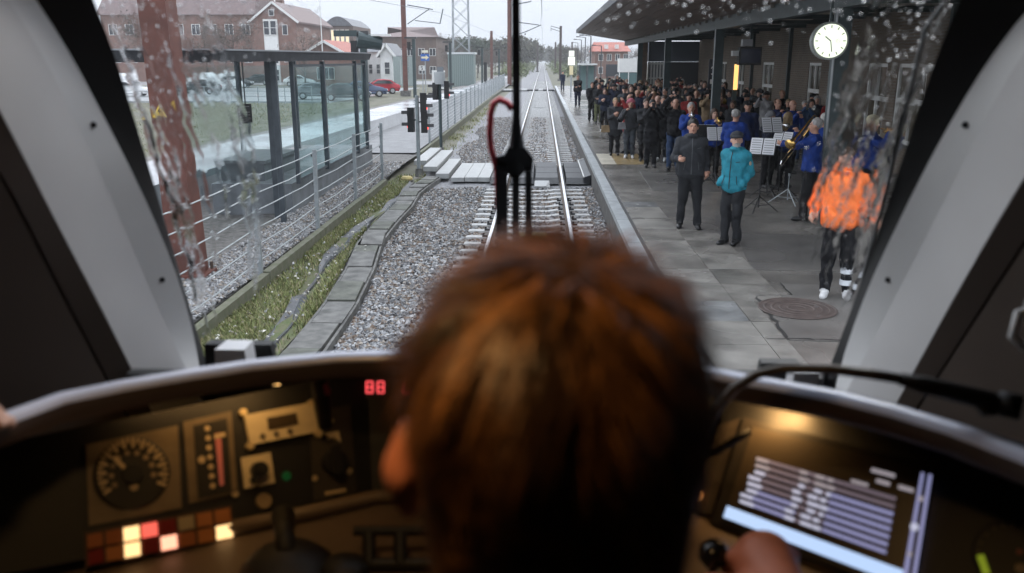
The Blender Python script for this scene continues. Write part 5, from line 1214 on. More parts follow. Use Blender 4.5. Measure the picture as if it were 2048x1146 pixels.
CL = {k: cloth(k, c) for k, c in dict(black=(0.012, 0.012, 0.014), charcoal=(0.035, 0.037, 0.042), navy=(0.015, 0.02, 0.04), slate=(0.05, 0.058, 0.068), brown=(0.06, 0.04, 0.028), burgundy=(0.08, 0.018, 0.025), teal=(0.025, 0.21, 0.28), band=(0.013, 0.042, 0.22), banddark=(0.012, 0.022, 0.075), red=(0.22, 0.02, 0.02), beige=(0.36, 0.30, 0.22), lightgrey=(0.32, 0.32, 0.33), blue=(0.04, 0.08, 0.16), mustard=(0.30, 0.19, 0.04), jeans=(0.03, 0.05, 0.10), olive=(0.11, 0.12, 0.06), tan=(0.24, 0.17, 0.10), darkgrey=(0.022, 0.023, 0.026), orange=(1.0, 0.22, 0.06), white=(0.6, 0.6, 0.6), pink=(0.35, 0.10, 0.13), cream=(0.55, 0.5, 0.36), grey=(0.18, 0.18, 0.19)).items()}
SHM = {'black': mat('shoe_black', (0.012, 0.012, 0.013), 0.35), 'white': mat('shoe_white', (0.6, 0.6, 0.6), 0.5), 'brown': mat('shoe_brown', (0.07, 0.04, 0.025), 0.4)}
def person(label, x, y, rz, hgt, pose, jack, trou, shoe='black', hair=('short', 'brown'), skin=0, vox=0.013, group=None, seed=1, beard=False, z=PZ):
    P, marks, H = person_prims(beard=beard, **pose)
    me = prims_mesh('person', P, marks, vox, [SK[skin], CL[jack], CL[trou], SHM[shoe], M_eye, M_beard if beard else M_lip], (0.011, seed))
    o = tag(link('person', me, None, (x, y, z - 0.004), rz), label, 'person', group); s_ = hgt / 1.75; o.scale = (s_, s_, s_)
    if hair: 
        hm = hair_mesh(hair[0], H, min(vox, 0.012), HR[hair[1]] if hair[0] in ('short', 'thin', 'long') else CL[hair[1]], seed)
        link(hm.name.split('.')[0], hm, o)
    return o
def loc_of(o, p):         # person-local point -> world
    s_ = o.scale.x; a = o.rotation_euler.z
    q = rotz((p[0] * s_, p[1] * s_, p[2] * s_), a); return Vector((q[0] + o.location.x, q[1] + o.location.y, q[2] + o.location.z))
M_phone = mat('phone_black', (0.01, 0.01, 0.012), 0.15); M_screen = mat('phone_screen', (0.05, 0.05, 0.06), 0.1, emit=(0.7, 0.8, 1), estr=0.25)
def phone(o, p, label, tilt=0.2):
    c = loc_of(o, p); t = thing('mobile_phone', label, 'phone', c, o.rotation_euler.z, 'phones held up by the crowd')
    MB().box(-0.04, 0.04, -0.006, 0.004, -0.08, 0.08).build('case', M_phone, t, local=True); MB().box(-0.036, 0.036, 0.0045, 0.006, -0.074, 0.074).build('screen', M_screen, t, local=True)
def front_strip(o, name, path, w, m, lift=0.004):
    me = o.data; co = np.empty(len(me.vertices) * 3); me.vertices.foreach_get('co', co); co = co.reshape(-1, 3); rows = []
    for (x, z) in path:
        k = (np.abs(co[:, 0] - x) < 0.022) & (np.abs(co[:, 2] - z) < 0.022) & (co[:, 1] < 0.02)
        if not k.any(): continue
        yy = co[k, 1].min() - lift; rows.append((x, yy, z))
    if len(rows) < 2: return
    d = Vector(rows[-1]) - Vector(rows[0]); sd = Vector((d.z, 0, -d.x)).normalized() * w / 2
    b = MB().grid([[Vector(p) - sd + Vector((0, 0.006, 0)), Vector(p) - sd * 0.8, Vector(p) + sd * 0.8, Vector(p) + sd + Vector((0, 0.006, 0))] for p in rows])
    link(name, b.data(name, m, True), o)
M_zip = mat('zip_dark', (0.01, 0.01, 0.011), 0.4); M_zipg = mat('zip_grey', (0.10, 0.105, 0.11), 0.35, 0.4)
def dress(o, zm, band=None):
    front_strip(o, 'zip', [(0.0, z) for z in np.linspace(1.47, 0.90, 20)], 0.014, zm)
    for q in (-1, 1): front_strip(o, 'pocket_seam', [(q * 0.10 + q * 0.02 * t, 1.10 - 0.13 * t) for t in np.linspace(0, 1, 6)], 0.010, zm)
    front_strip(o, 'chest_pocket', [(0.08 + 0.06 * t, 1.31 + 0.01 * t) for t in np.linspace(0, 1, 5)], 0.010, zm)
face_train = lambda x, y: -math.atan2(x, y)
G1 = 'people on the platform'; GB = 'brass band in blue jackets'
# ---- the three people nearest the train
person('person in dark zipped rain jacket standing beside the teal-jacketed one, hand raised', 2.67, 14.27, -0.12, 1.80, dict(hands=((-0.2, -0.36, 1.16), (0.25, -0.04, 0.94)), feet=((-0.03, 0.02), (0.05, -0.05)), hood=True, fat=1.26, yaw=-0.05), 'charcoal', 'darkgrey', 'black', ('short', 'dark'), 0, 0.0105, G1, 3)
person('person in bright teal jacket and dark flat cap, hands in pockets', 3.10, 12.95, -0.72, 1.70, dict(hands=((-0.17, -0.13, 0.97), (0.19, -0.1, 0.97)), feet=((0.02, -0.04), (-0.02, 0.04)), hood=True, fat=1.05, yaw=0.55), 'teal', 'darkgrey', 'black', ('cap', 'charcoal'), 2, 0.0105, G1, 4, beard=True)
tb_ = bpy.data.objects['person.001']; dress(bpy.data.objects['person'], M_zipg); dress(tb_, M_zip)
link('shoulder_badge', MB().lathe([(0.001, 0.01), (0.028, 0.008), (0.032, 0.0), (0.001, -0.002)], (0.255, 0.0, 1.30), 12, (1, 0, 0.1)).data('shoulder_badge', mat('badge', (0.5, 0.42, 0.3), 0.6)), tb_)
og = person('person in glowing orange high-visibility jacket seen through wet glass', 3.70, 9.95, -0.35, 1.76, dict(hands=((-0.31, -0.08, 1.0), (0.32, -0.08, 0.98)), feet=((0.0, -0.02), (0.03, 0.03)), hood=True, fat=1.25, style='jacket'), 'orange', 'black', 'white', ('short', 'brown'), 0, 0.012, G1, 5)
for r_, h_, z_ in ((0.070, 0.07, 0.30), (0.069, 0.06, 0.16)):
    link('reflective_band', MB().lathe([(r_ - 0.002, 0.0), (r_, 0.0), (r_, h_), (r_ - 0.002, h_)], (0.116, 0.016, z_), 14).data('reflective_band', mat('reflective', (0.75, 0.78, 0.82), 0.3)), og)
# ---- the band
bp = lambda px, py, h: atz(px, py, PZ + h)
def bandsman(px, py, h, rz, label, pose, jack='band', hair=('short', 'grey'), trou='black', seed=2, skin=0, dy=0.0, vox=0.013):
    q = bp(px, py, h); return person(label, q.x * (1 + dy / q.y), q.y + dy, rz, h, pose, jack, trou, 'black', hair, skin, vox, GB, seed)
PLAY = dict(hands=((-0.07, -0.26, 1.42), (0.09, -0.24, 1.36)), style='jacket', fat=1.05)
bandsman(1473, 218, 1.76, 2.75, 'balding bandsman in royal blue seen from behind, past the teal jacket', dict(hands=((-0.1, -0.3, 1.3), (0.1, -0.3, 1.25)), fat=1.2, feet=((-0.05, 0.1), (0.05, 0))), hair=('thin', 'grey'), seed=7)
b1 = bandsman(1383, 206, 1.76, -0.1, 'grey-haired bandsman in blue facing us behind the dark jacket', PLAY, hair=('short', 'grey'), seed=8)
b2 = bandsman(1430, 218, 1.64, 0.05, 'band player in blue with long brown hair behind a white music sheet', PLAY, hair=('long', 'brown'), seed=9, skin=2)
bandsman(1497, 203, 1.76, -0.15, 'bandsman in dark blue uniform with a black peaked cap', dict(hands=(None, None), fat=1.05), 'banddark', ('peaked', 'black'), seed=10)
bandsman(1557, 198, 1.80, 0.2, 'reddish-haired bandsman in dark blue, back row by the window', PLAY, 'banddark', ('thin', 'auburn'), seed=11)
bandsman(1587, 200, 1.80, 0.35, 'bald bandsman in blue playing in the back row by the window', PLAY, 'band', None, seed=12)
b3 = bandsman(1578, 225, 1.64, 2.4, 'band player with long blond hair turned away in dark blue', dict(hands=((-0.08, -0.3, 1.3), (0.1, -0.28, 1.3))), 'banddark', ('long', 'blond'), seed=13)
b4 = bandsman(1543, 225, 1.64, 0.5, 'band player in a grey beret facing us between the music stands', PLAY, 'navy', ('beanie', 'grey'), seed=14, skin=2)
TR = bandsman(1632, 237, 1.77, -1.95, 'trombone player in royal blue jacket and black trousers, back turned', dict(hands=((-0.09, -0.30, 1.50), (0.05, -0.5, 1.32)), fat=1.18, feet=((0.05, 0.1), (0.03, -0.08))), hair=('short', 'grey'), seed=15, vox=0.011)
bandsman(1652, 227, 1.76, 2.6, 'white-haired bandsman in blue just behind the trombone player', dict(hands=((-0.1, -0.3, 1.3), (0.1, -0.3, 1.3)), fat=1.1), hair=('short', 'white'), seed=16)
b5 = bandsman(1748, 234, 1.76, 1.1, 'band player in blue with a cream cap holding an instrument near the wet edge', dict(hands=((-0.12, -0.3, 1.48), (0.08, -0.34, 1.44)), fat=1.15), 'band', ('beanie', 'cream'), seed=17)
# instruments
M_brass = mat('brass', (0.75, 0.48, 0.16), 0.22, 1.0); M_silver = mat('silver', (0.75, 0.75, 0.76), 0.2, 1.0)
mo = loc_of(TR, (0.0, -0.13, 1.57)); fwd = Vector((math.sin(-1.95), -math.cos(-1.95), 0)).normalized()
fwd = (Vector(aty(1568, 316, mo.y - 0.55)) - mo).normalized(); sd = fwd.cross(Vector((0, 0, 1))).normalized(); up_ = sd.cross(fwd)
tr = thing('trombone', 'brass trombone slanting down from the player in royal blue', 'trombone', mo)
MB().tube([mo, mo + fwd * 0.95, mo + fwd * 1.0 - up_ * 0.03, mo + fwd * 0.98 - up_ * 0.075, mo + fwd * 0.93 - up_ * 0.08, mo + fwd * 0.1 - up_ * 0.08], 0.011, 6).build('slide', M_silver, tr)
b0 = mo - up_ * 0.08 + sd * 0.03
MB().tube([b0 + fwd * 0.1, b0 - fwd * 0.35, b0 - fwd * 0.42 + up_ * 0.06, b0 - fwd * 0.36 + up_ * 0.13, b0 + fwd * 0.1 + up_ * 0.14, b0 + fwd * 0.36 + up_ * 0.14, b0 + fwd * 0.48 + up_ * 0.14, b0 + fwd * 0.56 + up_ * 0.14], [0.011, 0.011, 0.011, 0.012, 0.016, 0.028, 0.055, 0.10], 12).build('bell', M_brass, tr, True)
MB().cyl(mo - fwd * 0.04, mo, 0.018, 0.010, 10).build('mouthpiece', M_silver, tr)
def horn(o, label, m, name='cornet', cat='cornet'):
    p = loc_of(o, (0, -0.12, 1.56)); a = o.rotation_euler.z; f_ = Vector((math.sin(a), -math.cos(a), -0.12)).normalized(); u_ = Vector((0, 0, 1))
    t = thing(name, label, cat, p)
    MB().tube([p, p + f_ * 0.2, p + f_ * 0.26 - u_ * 0.04, p + f_ * 0.2 - u_ * 0.08, p + f_ * 0.1 - u_ * 0.08, p + f_ * 0.06 - u_ * 0.04, p + f_ * 0.3 - u_ * 0.02, p + f_ * 0.42 - u_ * 0.02], [0.009, 0.009, 0.009, 0.009, 0.01, 0.012, 0.02, 0.06], 10).build('tubing', m, t, True)
    for k in range(3): MB().cyl(p + f_ * (0.12 + k * 0.03) - u_ * 0.11, p + f_ * (0.12 + k * 0.03) + u_ * 0.03, 0.011, 0.011, 8).build('valve', m, t)
horn(b1, 'silver cornet played by the grey-haired bandsman', M_silver); horn(b2, 'small brass cornet played behind the white music sheet', M_brass); horn(b4, 'silver cornet of the player in the grey beret', M_silver); horn(b5, 'brass horn of the player in the cream cap', M_brass)
M_paper = mat('paper', (0.78, 0.79, 0.82), 0.7)
def music_stand(bpx, bpy_, dpx, dpy, rz, label, slabel, silver=False, w=0.46, sheet=True):
    b = atz(bpx, bpy_, PZ); d = aty(dpx, dpy, b.y); h = d.z - PZ; m = M_galv if silver else M_black
    t = thing('music_stand', label, 'music stand', (b.x, b.y, PZ), rz, 'music stands of the band')
    for k in range(3):
        a = k * 2.094 + 0.5; MB().tube([(0, 0, 0.30), (math.cos(a) * 0.2, math.sin(a) * 0.2, 0.14), (math.cos(a) * 0.36, math.sin(a) * 0.36, 0.012)], 0.011, 6).bar((0, 0, 0.12), (math.cos(a) * 0.2, math.sin(a) * 0.2, 0.14), 0.014).build('leg', m, t, local=True)
    MB().cyl((0, 0, 0.08), (0, 0, h - 0.05), 0.013, 0.010, 8).build('pole', m, t, local=True); MB().cyl((0, 0, 0.55), (0, 0, 0.60), 0.022, 0.022, 8).build('collar', m, t, local=True)
    if not sheet: return
    th = 0.35
    R_ = lambda x, z, o=0.0: (x, z * math.sin(th) + o * math.cos(th), h + z * math.cos(th) - o * math.sin(th))
    MB().slab([R_(-w / 2, -0.15), R_(w / 2, -0.15), R_(w / 2, 0.15), R_(-w / 2, 0.15)], (0, 0.006, -0.002)).build('desk', m, t, local=True)
    MB().slab([R_(-w / 2, -0.16, -0.04), R_(w / 2, -0.16, -0.04), R_(w / 2, -0.155, 0.0), R_(-w / 2, -0.155, 0)], (0, 0, -0.006)).build('ledge', m, t, local=True)
    s_ = thing('sheet_music', slabel, 'sheet music', (b.x, b.y, PZ), rz, 'sheet music on the stands')
    for k, x0 in enumerate((-0.225, 0.005)):
        MB().slab([R_(x0, -0.145, -0.004), R_(x0 + 0.21, -0.145, -0.004), R_(x0 + 0.21, 0.155, -0.004), R_(x0, 0.155, -0.004)], (0, -0.002, 0)).build('page', M_paper, s_, local=True)
        for i in range(6): MB().slab([R_(x0 + 0.02, 0.12 - i * 0.045, -0.0085), R_(x0 + 0.19, 0.12 - i * 0.045, -0.0085), R_(x0 + 0.19, 0.105 - i * 0.045, -0.0085), R_(x0 + 0.02, 0.105 - i * 0.045, -0.0085)], (0, -0.001, 0)).build('stave', mat('ink', (0.35, 0.35, 0.37), 0.7), s_, local=True)
music_stand(1516, 424, 1529, 293, -0.5, 'black tripod music stand nearest the train', 'white sheets on the nearest music stand')
music_stand(1533, 396, 1523, 250, 0.3, 'black music stand with sheets turned towards the peaked cap', 'pair of sheets by the peaked cap')
music_stand(1556, 390, 1561, 278, -0.9, 'black music stand left of the trombone slide', 'tilted sheet left of the trombone slide')
music_stand(1574, 408, 1575, 345, 0.2, 'silver tripod instrument stand below the trombone', '', True, sheet=False)
music_stand(1428, 372, 1438, 268, 0.1, 'black music stand with a white sheet, left of the cap wearer', 'bright white sheet before the long-haired player')
music_stand(1404, 366, 1412, 262, 2.9, 'black music stand seen from behind, beside the dark jacket', 'sheet facing away beside the dark jacket')

# ---- front of the crowd, one by one
TWO = dict(hands=((-0.06, -0.30, 1.56), (0.07, -0.30, 1.56))); ONEUP = dict(hands=((-0.14, -0.28, 1.78), (0.24, -0.05, 0.95))); FOLD = dict(hands=((0.05, -0.22, 1.14), (-0.05, -0.24, 1.10))); CLAP = dict(hands=((-0.03, -0.30, 1.28), (0.04, -0.30, 1.26))); POCK = dict(hands=((-0.18, -0.1, 0.95), (0.18, -0.1, 0.95)))
def crowd1(px, py, label, h, pose, jack, trou, shoe, hair, style='jacket', skin=0, seed=1, ph=None, fat=1.0):
    q = atz(px, py, PZ); o = person(label, q.x, q.y, face_train(q.x, q.y) + random.uniform(-0.2, 0.2), h, dict(pose, style=style, fat=fat), jack, trou, shoe, hair, skin, 0.015, G1, seed)
    if ph: phone(o, ph, 'phone held by the ' + label.split(',')[0].replace('person', 'one'))
    return o
c1 = crowd1(1228, 310, 'person in long dark quilted coat and black boots at the platform edge', 1.66, CLAP, 'charcoal', 'black', 'black', ('short', 'blond'), 'coat', 0, 21)
c2 = crowd1(1258, 316, 'person in pink beanie and dark jacket with white shoes', 1.66, dict(hands=((-0.12, -0.28, 1.42), (0.2, -0.06, 0.95))), 'charcoal', 'slate', 'white', ('beanie', 'pink'), 'jacket', 0, 22)
crowd1(1300, 334, 'person in black taking a picture with both hands at the face', 1.74, TWO, 'black', 'black', 'black', ('short', 'dark'), 'coat', 0, 23, (0, -0.36, 1.62), 1.05)
crowd1(1322, 322, 'person in black with fur-edged hood and white shoes', 1.78, POCK, 'black', 'darkgrey', 'white', ('short', 'brown'), 'coat', 0, 24, None, 1.1)
crowd1(1288, 322, 'person in dark jacket just behind the picture taker', 1.70, CLAP, 'darkgrey', 'black', 'black', ('short', 'brown'), 'jacket', 2, 25)
crowd1(1345, 341, 'person in black jacket and jeans raising an arm with a phone', 1.80, ONEUP, 'black', 'jeans', 'black', ('thin', 'brown'), 'jacket', 0, 26, (-0.14, -0.36, 1.93))
crowd1(1196, 247, 'person in dark jacket and olive trousers', 1.75, FOLD, 'darkgrey', 'olive', 'black', ('short', 'dark'), 'jacket', 0, 27)
crowd1(1183, 242, 'person in black beside the olive trousers', 1.76, POCK, 'black', 'black', 'black', ('short', 'brown'), 'jacket', 0, 28)
crowd1(1155, 213, 'broad person in black coat standing alone at the crowd edge', 1.84, FOLD, 'black', 'navy', 'black', ('short', 'auburn'), 'jacket', 0, 29, None, 1.35)
crowd1(1208, 263, 'person in dark clothes with bright white trainers', 1.68, CLAP, 'navy', 'black', 'white', ('long', 'brown'), 'jacket', 2, 30)
crowd1(1125, 182, 'dark figure farthest along the platform edge', 1.75, POCK, 'navy', 'navy', 'black', ('short', 'dark'), 'jacket', 0, 31)
bg1 = thing('handbag', 'small tan handbag hanging at the quilted coat', 'bag', loc_of(c1, (-0.3, -0.06, 0.72)))
MB().hexa([(-0.13, -0.05, 0), (0.13, -0.05, 0), (0.13, 0.05, 0), (-0.13, 0.05, 0)], [(-0.11, -0.035, 0.2), (0.11, -0.035, 0.2), (0.11, 0.035, 0.2), (-0.11, 0.035, 0.2)]).build('body', CL['tan'], bg1, local=True); MB().tube([(-0.1, 0, 0.2), (-0.06, 0.02, 0.36), (0.06, 0.02, 0.36), (0.1, 0, 0.2)], 0.009, 6).build('strap', CL['brown'], bg1, local=True)
bg2 = thing('handbag', 'grey shoulder bag at the side of the pink beanie wearer', 'bag', loc_of(c2, (-0.24, -0.12, 0.88)))
MB().hexa([(-0.11, -0.06, 0), (0.11, -0.06, 0), (0.11, 0.06, 0), (-0.11, 0.06, 0)], [(-0.09, -0.04, 0.19), (0.09, -0.04, 0.19), (0.09, 0.04, 0.19), (-0.09, 0.04, 0.19)]).build('body', CL['grey'], bg2, local=True); MB().tube([(-0.14, 0, 0.26), (0.02, 0.06, 0.55), (0.16, 0.08, 0.56)], 0.010, 6).build('strap', CL['grey'], bg2, local=True)
# ---- the crowd behind: individuals sharing a few body shapes
SHAPES = []
for i, (pz, stl, ft) in enumerate(((POCK, 'jacket', 1.05), (TWO, 'jacket', 1.0), (CLAP, 'coat', 1.0), (ONEUP, 'jacket', 1.0), (FOLD, 'coat', 1.1), (dict(hands=(None, None)), 'coat', 1.0), (TWO, 'coat', 1.05), (CLAP, 'jacket', 1.12))):
    P, mk, H0 = person_prims(style=stl, fat=ft, **pz)
    SHAPES.append((prims_mesh('person', P, mk, 0.021, [SK[0], CL['black'], CL['black'], SHM['black'], M_eye, M_lip], (0.009, 40 + i)), ('hands in pockets', 'filming', 'clapping', 'arm raised high', 'arms folded', 'arms hanging', 'filming', 'clapping')[i], i))
HM = {k: hair_mesh(k, H0, 0.017, HR['brown'], 5) for k in ('short', 'long', 'beanie', 'thin', 'cap')}
HM['beanie'].materials[0] = CL['black']; HM['cap'].materials[0] = CL['black']
placed = [(o.location.x, o.location.y) for o in bpy.data.objects if o.name.startswith('person')] + [(5.25, 25.6), (5.25, 35.9), (5.25, 46.0)]
cr = random.Random(5); tries = 0; n_c = 0
jk = ['black'] * 6 + ['darkgrey'] * 4 + ['charcoal'] * 3 + ['navy'] * 3 + ['brown'] * 2 + ['burgundy', 'slate', 'tan', 'red', 'beige', 'lightgrey', 'blue', 'mustard', 'olive']
NAMES = dict(black='black', darkgrey='dark grey', charcoal='charcoal', navy='navy', brown='brown', burgundy='burgundy', slate='slate grey', tan='tan', red='red', beige='beige', lightgrey='light grey', blue='blue', mustard='mustard', olive='olive')
while n_c < 118 and tries < 6000:
    tries += 1
    y = 23.8 + (cr.random() ** 1.25) * 30; x0 = 2.75 + 0.02 * (y - 24); x = cr.uniform(x0, 8.4)
    if y < 25.4 and x > 4.6 and x < 7.2: continue
    if any((x - a) ** 2 + (y - b) ** 2 < (0.44 + 0.011 * (y - 24)) ** 2 for a, b in placed): continue
    placed.append((x, y)); n_c += 1
    me, act, si = SHAPES[cr.choice((0, 0, 1, 1, 2, 3, 4, 5, 6, 7))]
    o = link('person', me, None, (x, y, PZ - 0.004), face_train(x, y) + cr.gauss(0, 0.42)); h = cr.gauss(1.70, 0.095); o.scale = (h / 1.75,) * 3
    j = cr.choice(jk); hk = cr.choice(('short', 'short', 'long', 'long', 'thin', 'beanie', 'cap')); hc = cr.choice(('brown', 'brown', 'dark', 'grey', 'blond', 'auburn', 'white'))
    for k, m_ in ((0, SK[cr.randrange(3)]), (1, CL[j]), (2, CL[cr.choice(('black', 'darkgrey', 'jeans', 'navy', 'charcoal'))])):
        o.material_slots[k].link = 'OBJECT'; o.material_slots[k].material = m_
    hd = dict(short='short %s hair', long='long %s hair', thin='thinning %s hair', beanie='a dark beanie', cap='a dark cap')[hk]; hd = hd % hc if '%' in hd else hd
    ho = link('hair' if hk in ('short', 'long', 'thin') else 'hat', HM[hk], o)
    if hk in ('short', 'long', 'thin'): ho.material_slots[0].link = 'OBJECT'; ho.material_slots[0].material = HR[hc]
    dz = 'crowd front' if y < 30 else 'mid crowd' if y < 38 else 'crowd rear'; sx = 'on the track side' if x < 4.4 else 'by the columns' if x < 6.3 else 'by the wall'
    tag(o, 'person in %s, %s, %s, %s %s' % (NAMES[j], hd, act, dz, sx), 'person', 'crowd of onlookers')
    if si in (1, 6) and y < 36: phone(o, (0, -0.38, 1.60), 'phone of the onlooker in %s, %s, %s %s' % (NAMES[j], hd, dz, sx))

# ================================================================== THE CAB
# the raked windscreen plane: y = 1.8 at its foot, leaning back towards us above
_pb = aty(1024, 715, 1.80); _pt = aty(1024, 0, 1.45)
WS = Plane(_pb, _pt, _pb + Vector((1, 0, 0)))
RAKE = (_pt.y - _pb.y) / (_pt.z - _pb.z)
def toward(p, d): return Vector((EYE.x + (p.x - EYE.x) * (p.y - d) / p.y, p.y - d, EYE.z + (p.z - EYE.z) * (p.y - d) / p.y))   # same sight line, d metres nearer
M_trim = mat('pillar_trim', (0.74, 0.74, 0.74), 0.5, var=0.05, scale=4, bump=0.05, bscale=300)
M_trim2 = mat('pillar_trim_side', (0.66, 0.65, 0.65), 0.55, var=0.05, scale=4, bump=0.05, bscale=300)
M_seal = mat('rubber_seal', (0.006, 0.006, 0.007), 0.6)
M_wall = mat('cab_lining', (0.095, 0.07, 0.056), 0.65, var=0.08, scale=5, bump=0.05, bscale=200)
M_dark = mat('console_black', (0.010, 0.010, 0.011), 0.5, bump=0.05, bscale=400)
M_console = mat('console_brown', (0.045, 0.036, 0.03), 0.5, var=0.15, scale=14, bump=0.06, bscale=300)

def chain(pts, ys):
    """sample a photographed edge line at given heights, running on straight past its ends"""
    P = sorted(pts, key=lambda p: p[1]); out = []
    for y in ys:
        if y <= P[0][1]: (xa, ya), (xb, yb) = P[0], P[1]
        elif y >= P[-1][1]: (xa, ya), (xb, yb) = P[-2], P[-1]
        else:
            for (xa, ya), (xb, yb) in zip(P[:-1], P[1:]):
                if ya <= y <= yb: break
        out.append((xa + (xb - xa) * (y - ya) / (yb - ya), y))
    if len(out) > 9:                     # an even, gently bowed edge
        xs_ = np.array([q[0] for q in out]); xp = np.concatenate([2 * xs_[0] - xs_[3:0:-1], xs_, 2 * xs_[-1] - xs_[-2:-5:-1]]); out = [(float(v), q[1]) for v, q in zip(np.convolve(xp, np.ones(7) / 7, 'valid'), out)]
    return out
YS = [-330, -250, -160, -80] + list(range(0, 1050, 50))
EDGES = {-1: [[(195, 0), (262, 215), (330, 440), (372, 590), (405, 700)], [(85, 0), (102, 34), (204, 225), (286, 381), (354, 538), (402, 690), (404, 720)], [(30, 0), (102, 143), (197, 327), (293, 572), (371, 735)], [(-120, 0), (0, 211), (68, 361), (136, 490), (211, 627), (269, 749)], [(-330, 0), (-60, 230), (10, 360), (90, 520), (150, 640), (215, 760)]],
         1: [[(1912, 0), (1810, 300), (1728, 558), (1672, 701)], [(2054, 0), (1933, 184), (1844, 340), (1769, 504), (1681, 690), (1676, 720)], [(2110, 0), (2048, 88), (1946, 286), (1837, 504), (1742, 688)], [(2270, 0), (2048, 354), (1946, 524), (1865, 674), (1824, 749)], [(2400, 0), (2150, 330), (2048, 490), (1960, 620), (1890, 730)]]}
OFFS = [0.0, 0.05, 0.12, 0.28, 0.325]
for sd_ in (-1, 1):
    L = []
    for pts, off in zip(EDGES[sd_], OFFS):
        L.append([toward(WS.at(px, py), off) if off else WS.at(px, py) for px, py in chain(pts, YS)])
    t = thing('cab_pillar', 'pale grey windscreen pillar with black seal on the %s' % ('left, before the red-brown mast' if sd_ < 0 else 'right, beside the platform'), 'pillar', L[0][-1])
    ou = Vector((sd_ * 0.10, 0.05, 0))
    def strip(i, j, m, name, back=ou):
        n = len(YS)
        b = MB().grid([[L[i][k].lerp(L[j][k], q) for q in (0, 0.5, 1)] for k in range(n)])
        for q in (i, j): b.grid([[L[q][k], L[q][k] + back] for k in range(n)])
        b.grid([[L[i][k] + back, L[j][k] + back] for k in range(n)])
        return b.build(name, m, t, True)
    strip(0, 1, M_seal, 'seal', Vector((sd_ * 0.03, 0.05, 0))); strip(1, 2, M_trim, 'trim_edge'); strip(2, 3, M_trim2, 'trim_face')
    for py in (250, 560): 
        c = chain(EDGES[sd_][1], [py])[0]; c3 = chain(EDGES[sd_][2], [py])[0]; p = toward(WS.at((c[0] + c3[0]) / 2, py), 0.088)
        MB().lathe([(0.001, 0.003), (0.005, 0.002), (0.006, -0.004), (0.001, -0.005)], p, 10, (-sd_ * 0.6, -0.8, 0)).build('screw', M_seal, t)
    # side lining in two panels with a groove between
    wl = struct(link('cab_wall_' + ('left' if sd_ < 0 else 'right'), None, None, L[3][-1]))
    far = [Vector((sd_ * 1.62 + (0.1 if sd_ > 0 else 0), 0.15, p.z)) for p in L[4]]
    b1_, b2_ = MB(), MB(); n = len(YS); bk = Vector((sd_ * 0.12, 0.06, 0)); e = [(far[k] - L[4][k]).normalized() * 0.003 for k in range(n)]
    b1_.grid([[L[3][k] + e[k] * 0.4, L[4][k] - e[k]] for k in range(n)]); b1_.grid([[L[4][k] - e[k], L[4][k] - e[k] + bk] for k in range(n)]); b1_.grid([[L[3][k] + bk, L[4][k] - e[k] + bk] for k in range(n)])
    b2_.grid([[L[4][k] + e[k], far[k]] for k in range(n)]); b2_.grid([[L[4][k] + e[k], L[4][k] + e[k] + bk] for k in range(n)]); b2_.grid([[L[4][k] + e[k] + bk, far[k] + bk] for k in range(n)])
    b1_.build('lining_panel', M_wall, wl, True); b2_.build('lining_panel', M_wall, wl, True)
    zb = 2.45
    MB().hexa([(sd_ * 0.8, 1.75, 1.3), (sd_ * 1.74, 0.1, 1.3), (sd_ * 1.85, 0.1, 1.3), (sd_ * 1.1, 1.85, 1.3)], [(sd_ * 0.8, 1.75, zb - 0.10), (sd_ * 1.74, 0.1, zb - 0.10), (sd_ * 1.85, 0.1, zb - 0.10), (sd_ * 1.1, 1.85, zb - 0.10)]).build('lower_lining', M_seal, wl)
    MB().box(min(sd_ * 1.72, sd_ * 1.84), max(sd_ * 1.72, sd_ * 1.84), -0.75, 0.2, 1.3, 3.75).build('side_lining', M_wall, wl)
# grab hook on the right lining
p = toward(WS.at(2044, 640), 0.62)
hk_ = thing('coat_hook', 'small pale hook on the right cab lining', 'hook', p)
MB().tube([p + Vector((0.02, 0, 0.02)), p + Vector((-0.012, -0.01, 0.012)), p + Vector((-0.016, -0.012, -0.02)), p + Vector((0.0, -0.012, -0.034)), p + Vector((0.02, -0.01, -0.03))], 0.006, 8).build('hook', M_trim, hk_, True)
MB().cyl(p + Vector((0.015, 0, 0.02)), p + Vector((0.03, 0.01, 0.02)), 0.016, 0.016, 12).build('plate', M_trim, hk_)
# closed shell of the cab
struct(MB().box(-1.9, 1.9, -0.85, 1.30, 3.56, 3.62).build('cab_ceiling', M_wall)); struct(MB().box(-1.9, 1.9, -0.92, 1.9, 1.24, 1.30).build('cab_floor', mat('cab_floor', (0.05, 0.05, 0.05), 0.8, var=0.2)))
struct(MB().box(-1.9, 1.9, -0.90, -0.80, 1.3, 3.56).build('cab_back_wall', M_wall)); struct(MB().box(-1.2, 1.25, 1.86, 1.93, 1.25, _pb.z - 0.10).build('cab_front_wall', M_dark))
hz = 3.43; yt = _pb.y + RAKE * (hz - _pb.z)
struct(MB().box(-1.3, 1.4, yt - 0.14, yt + 0.12, hz, 3.56).build('cab_header', M_wall))
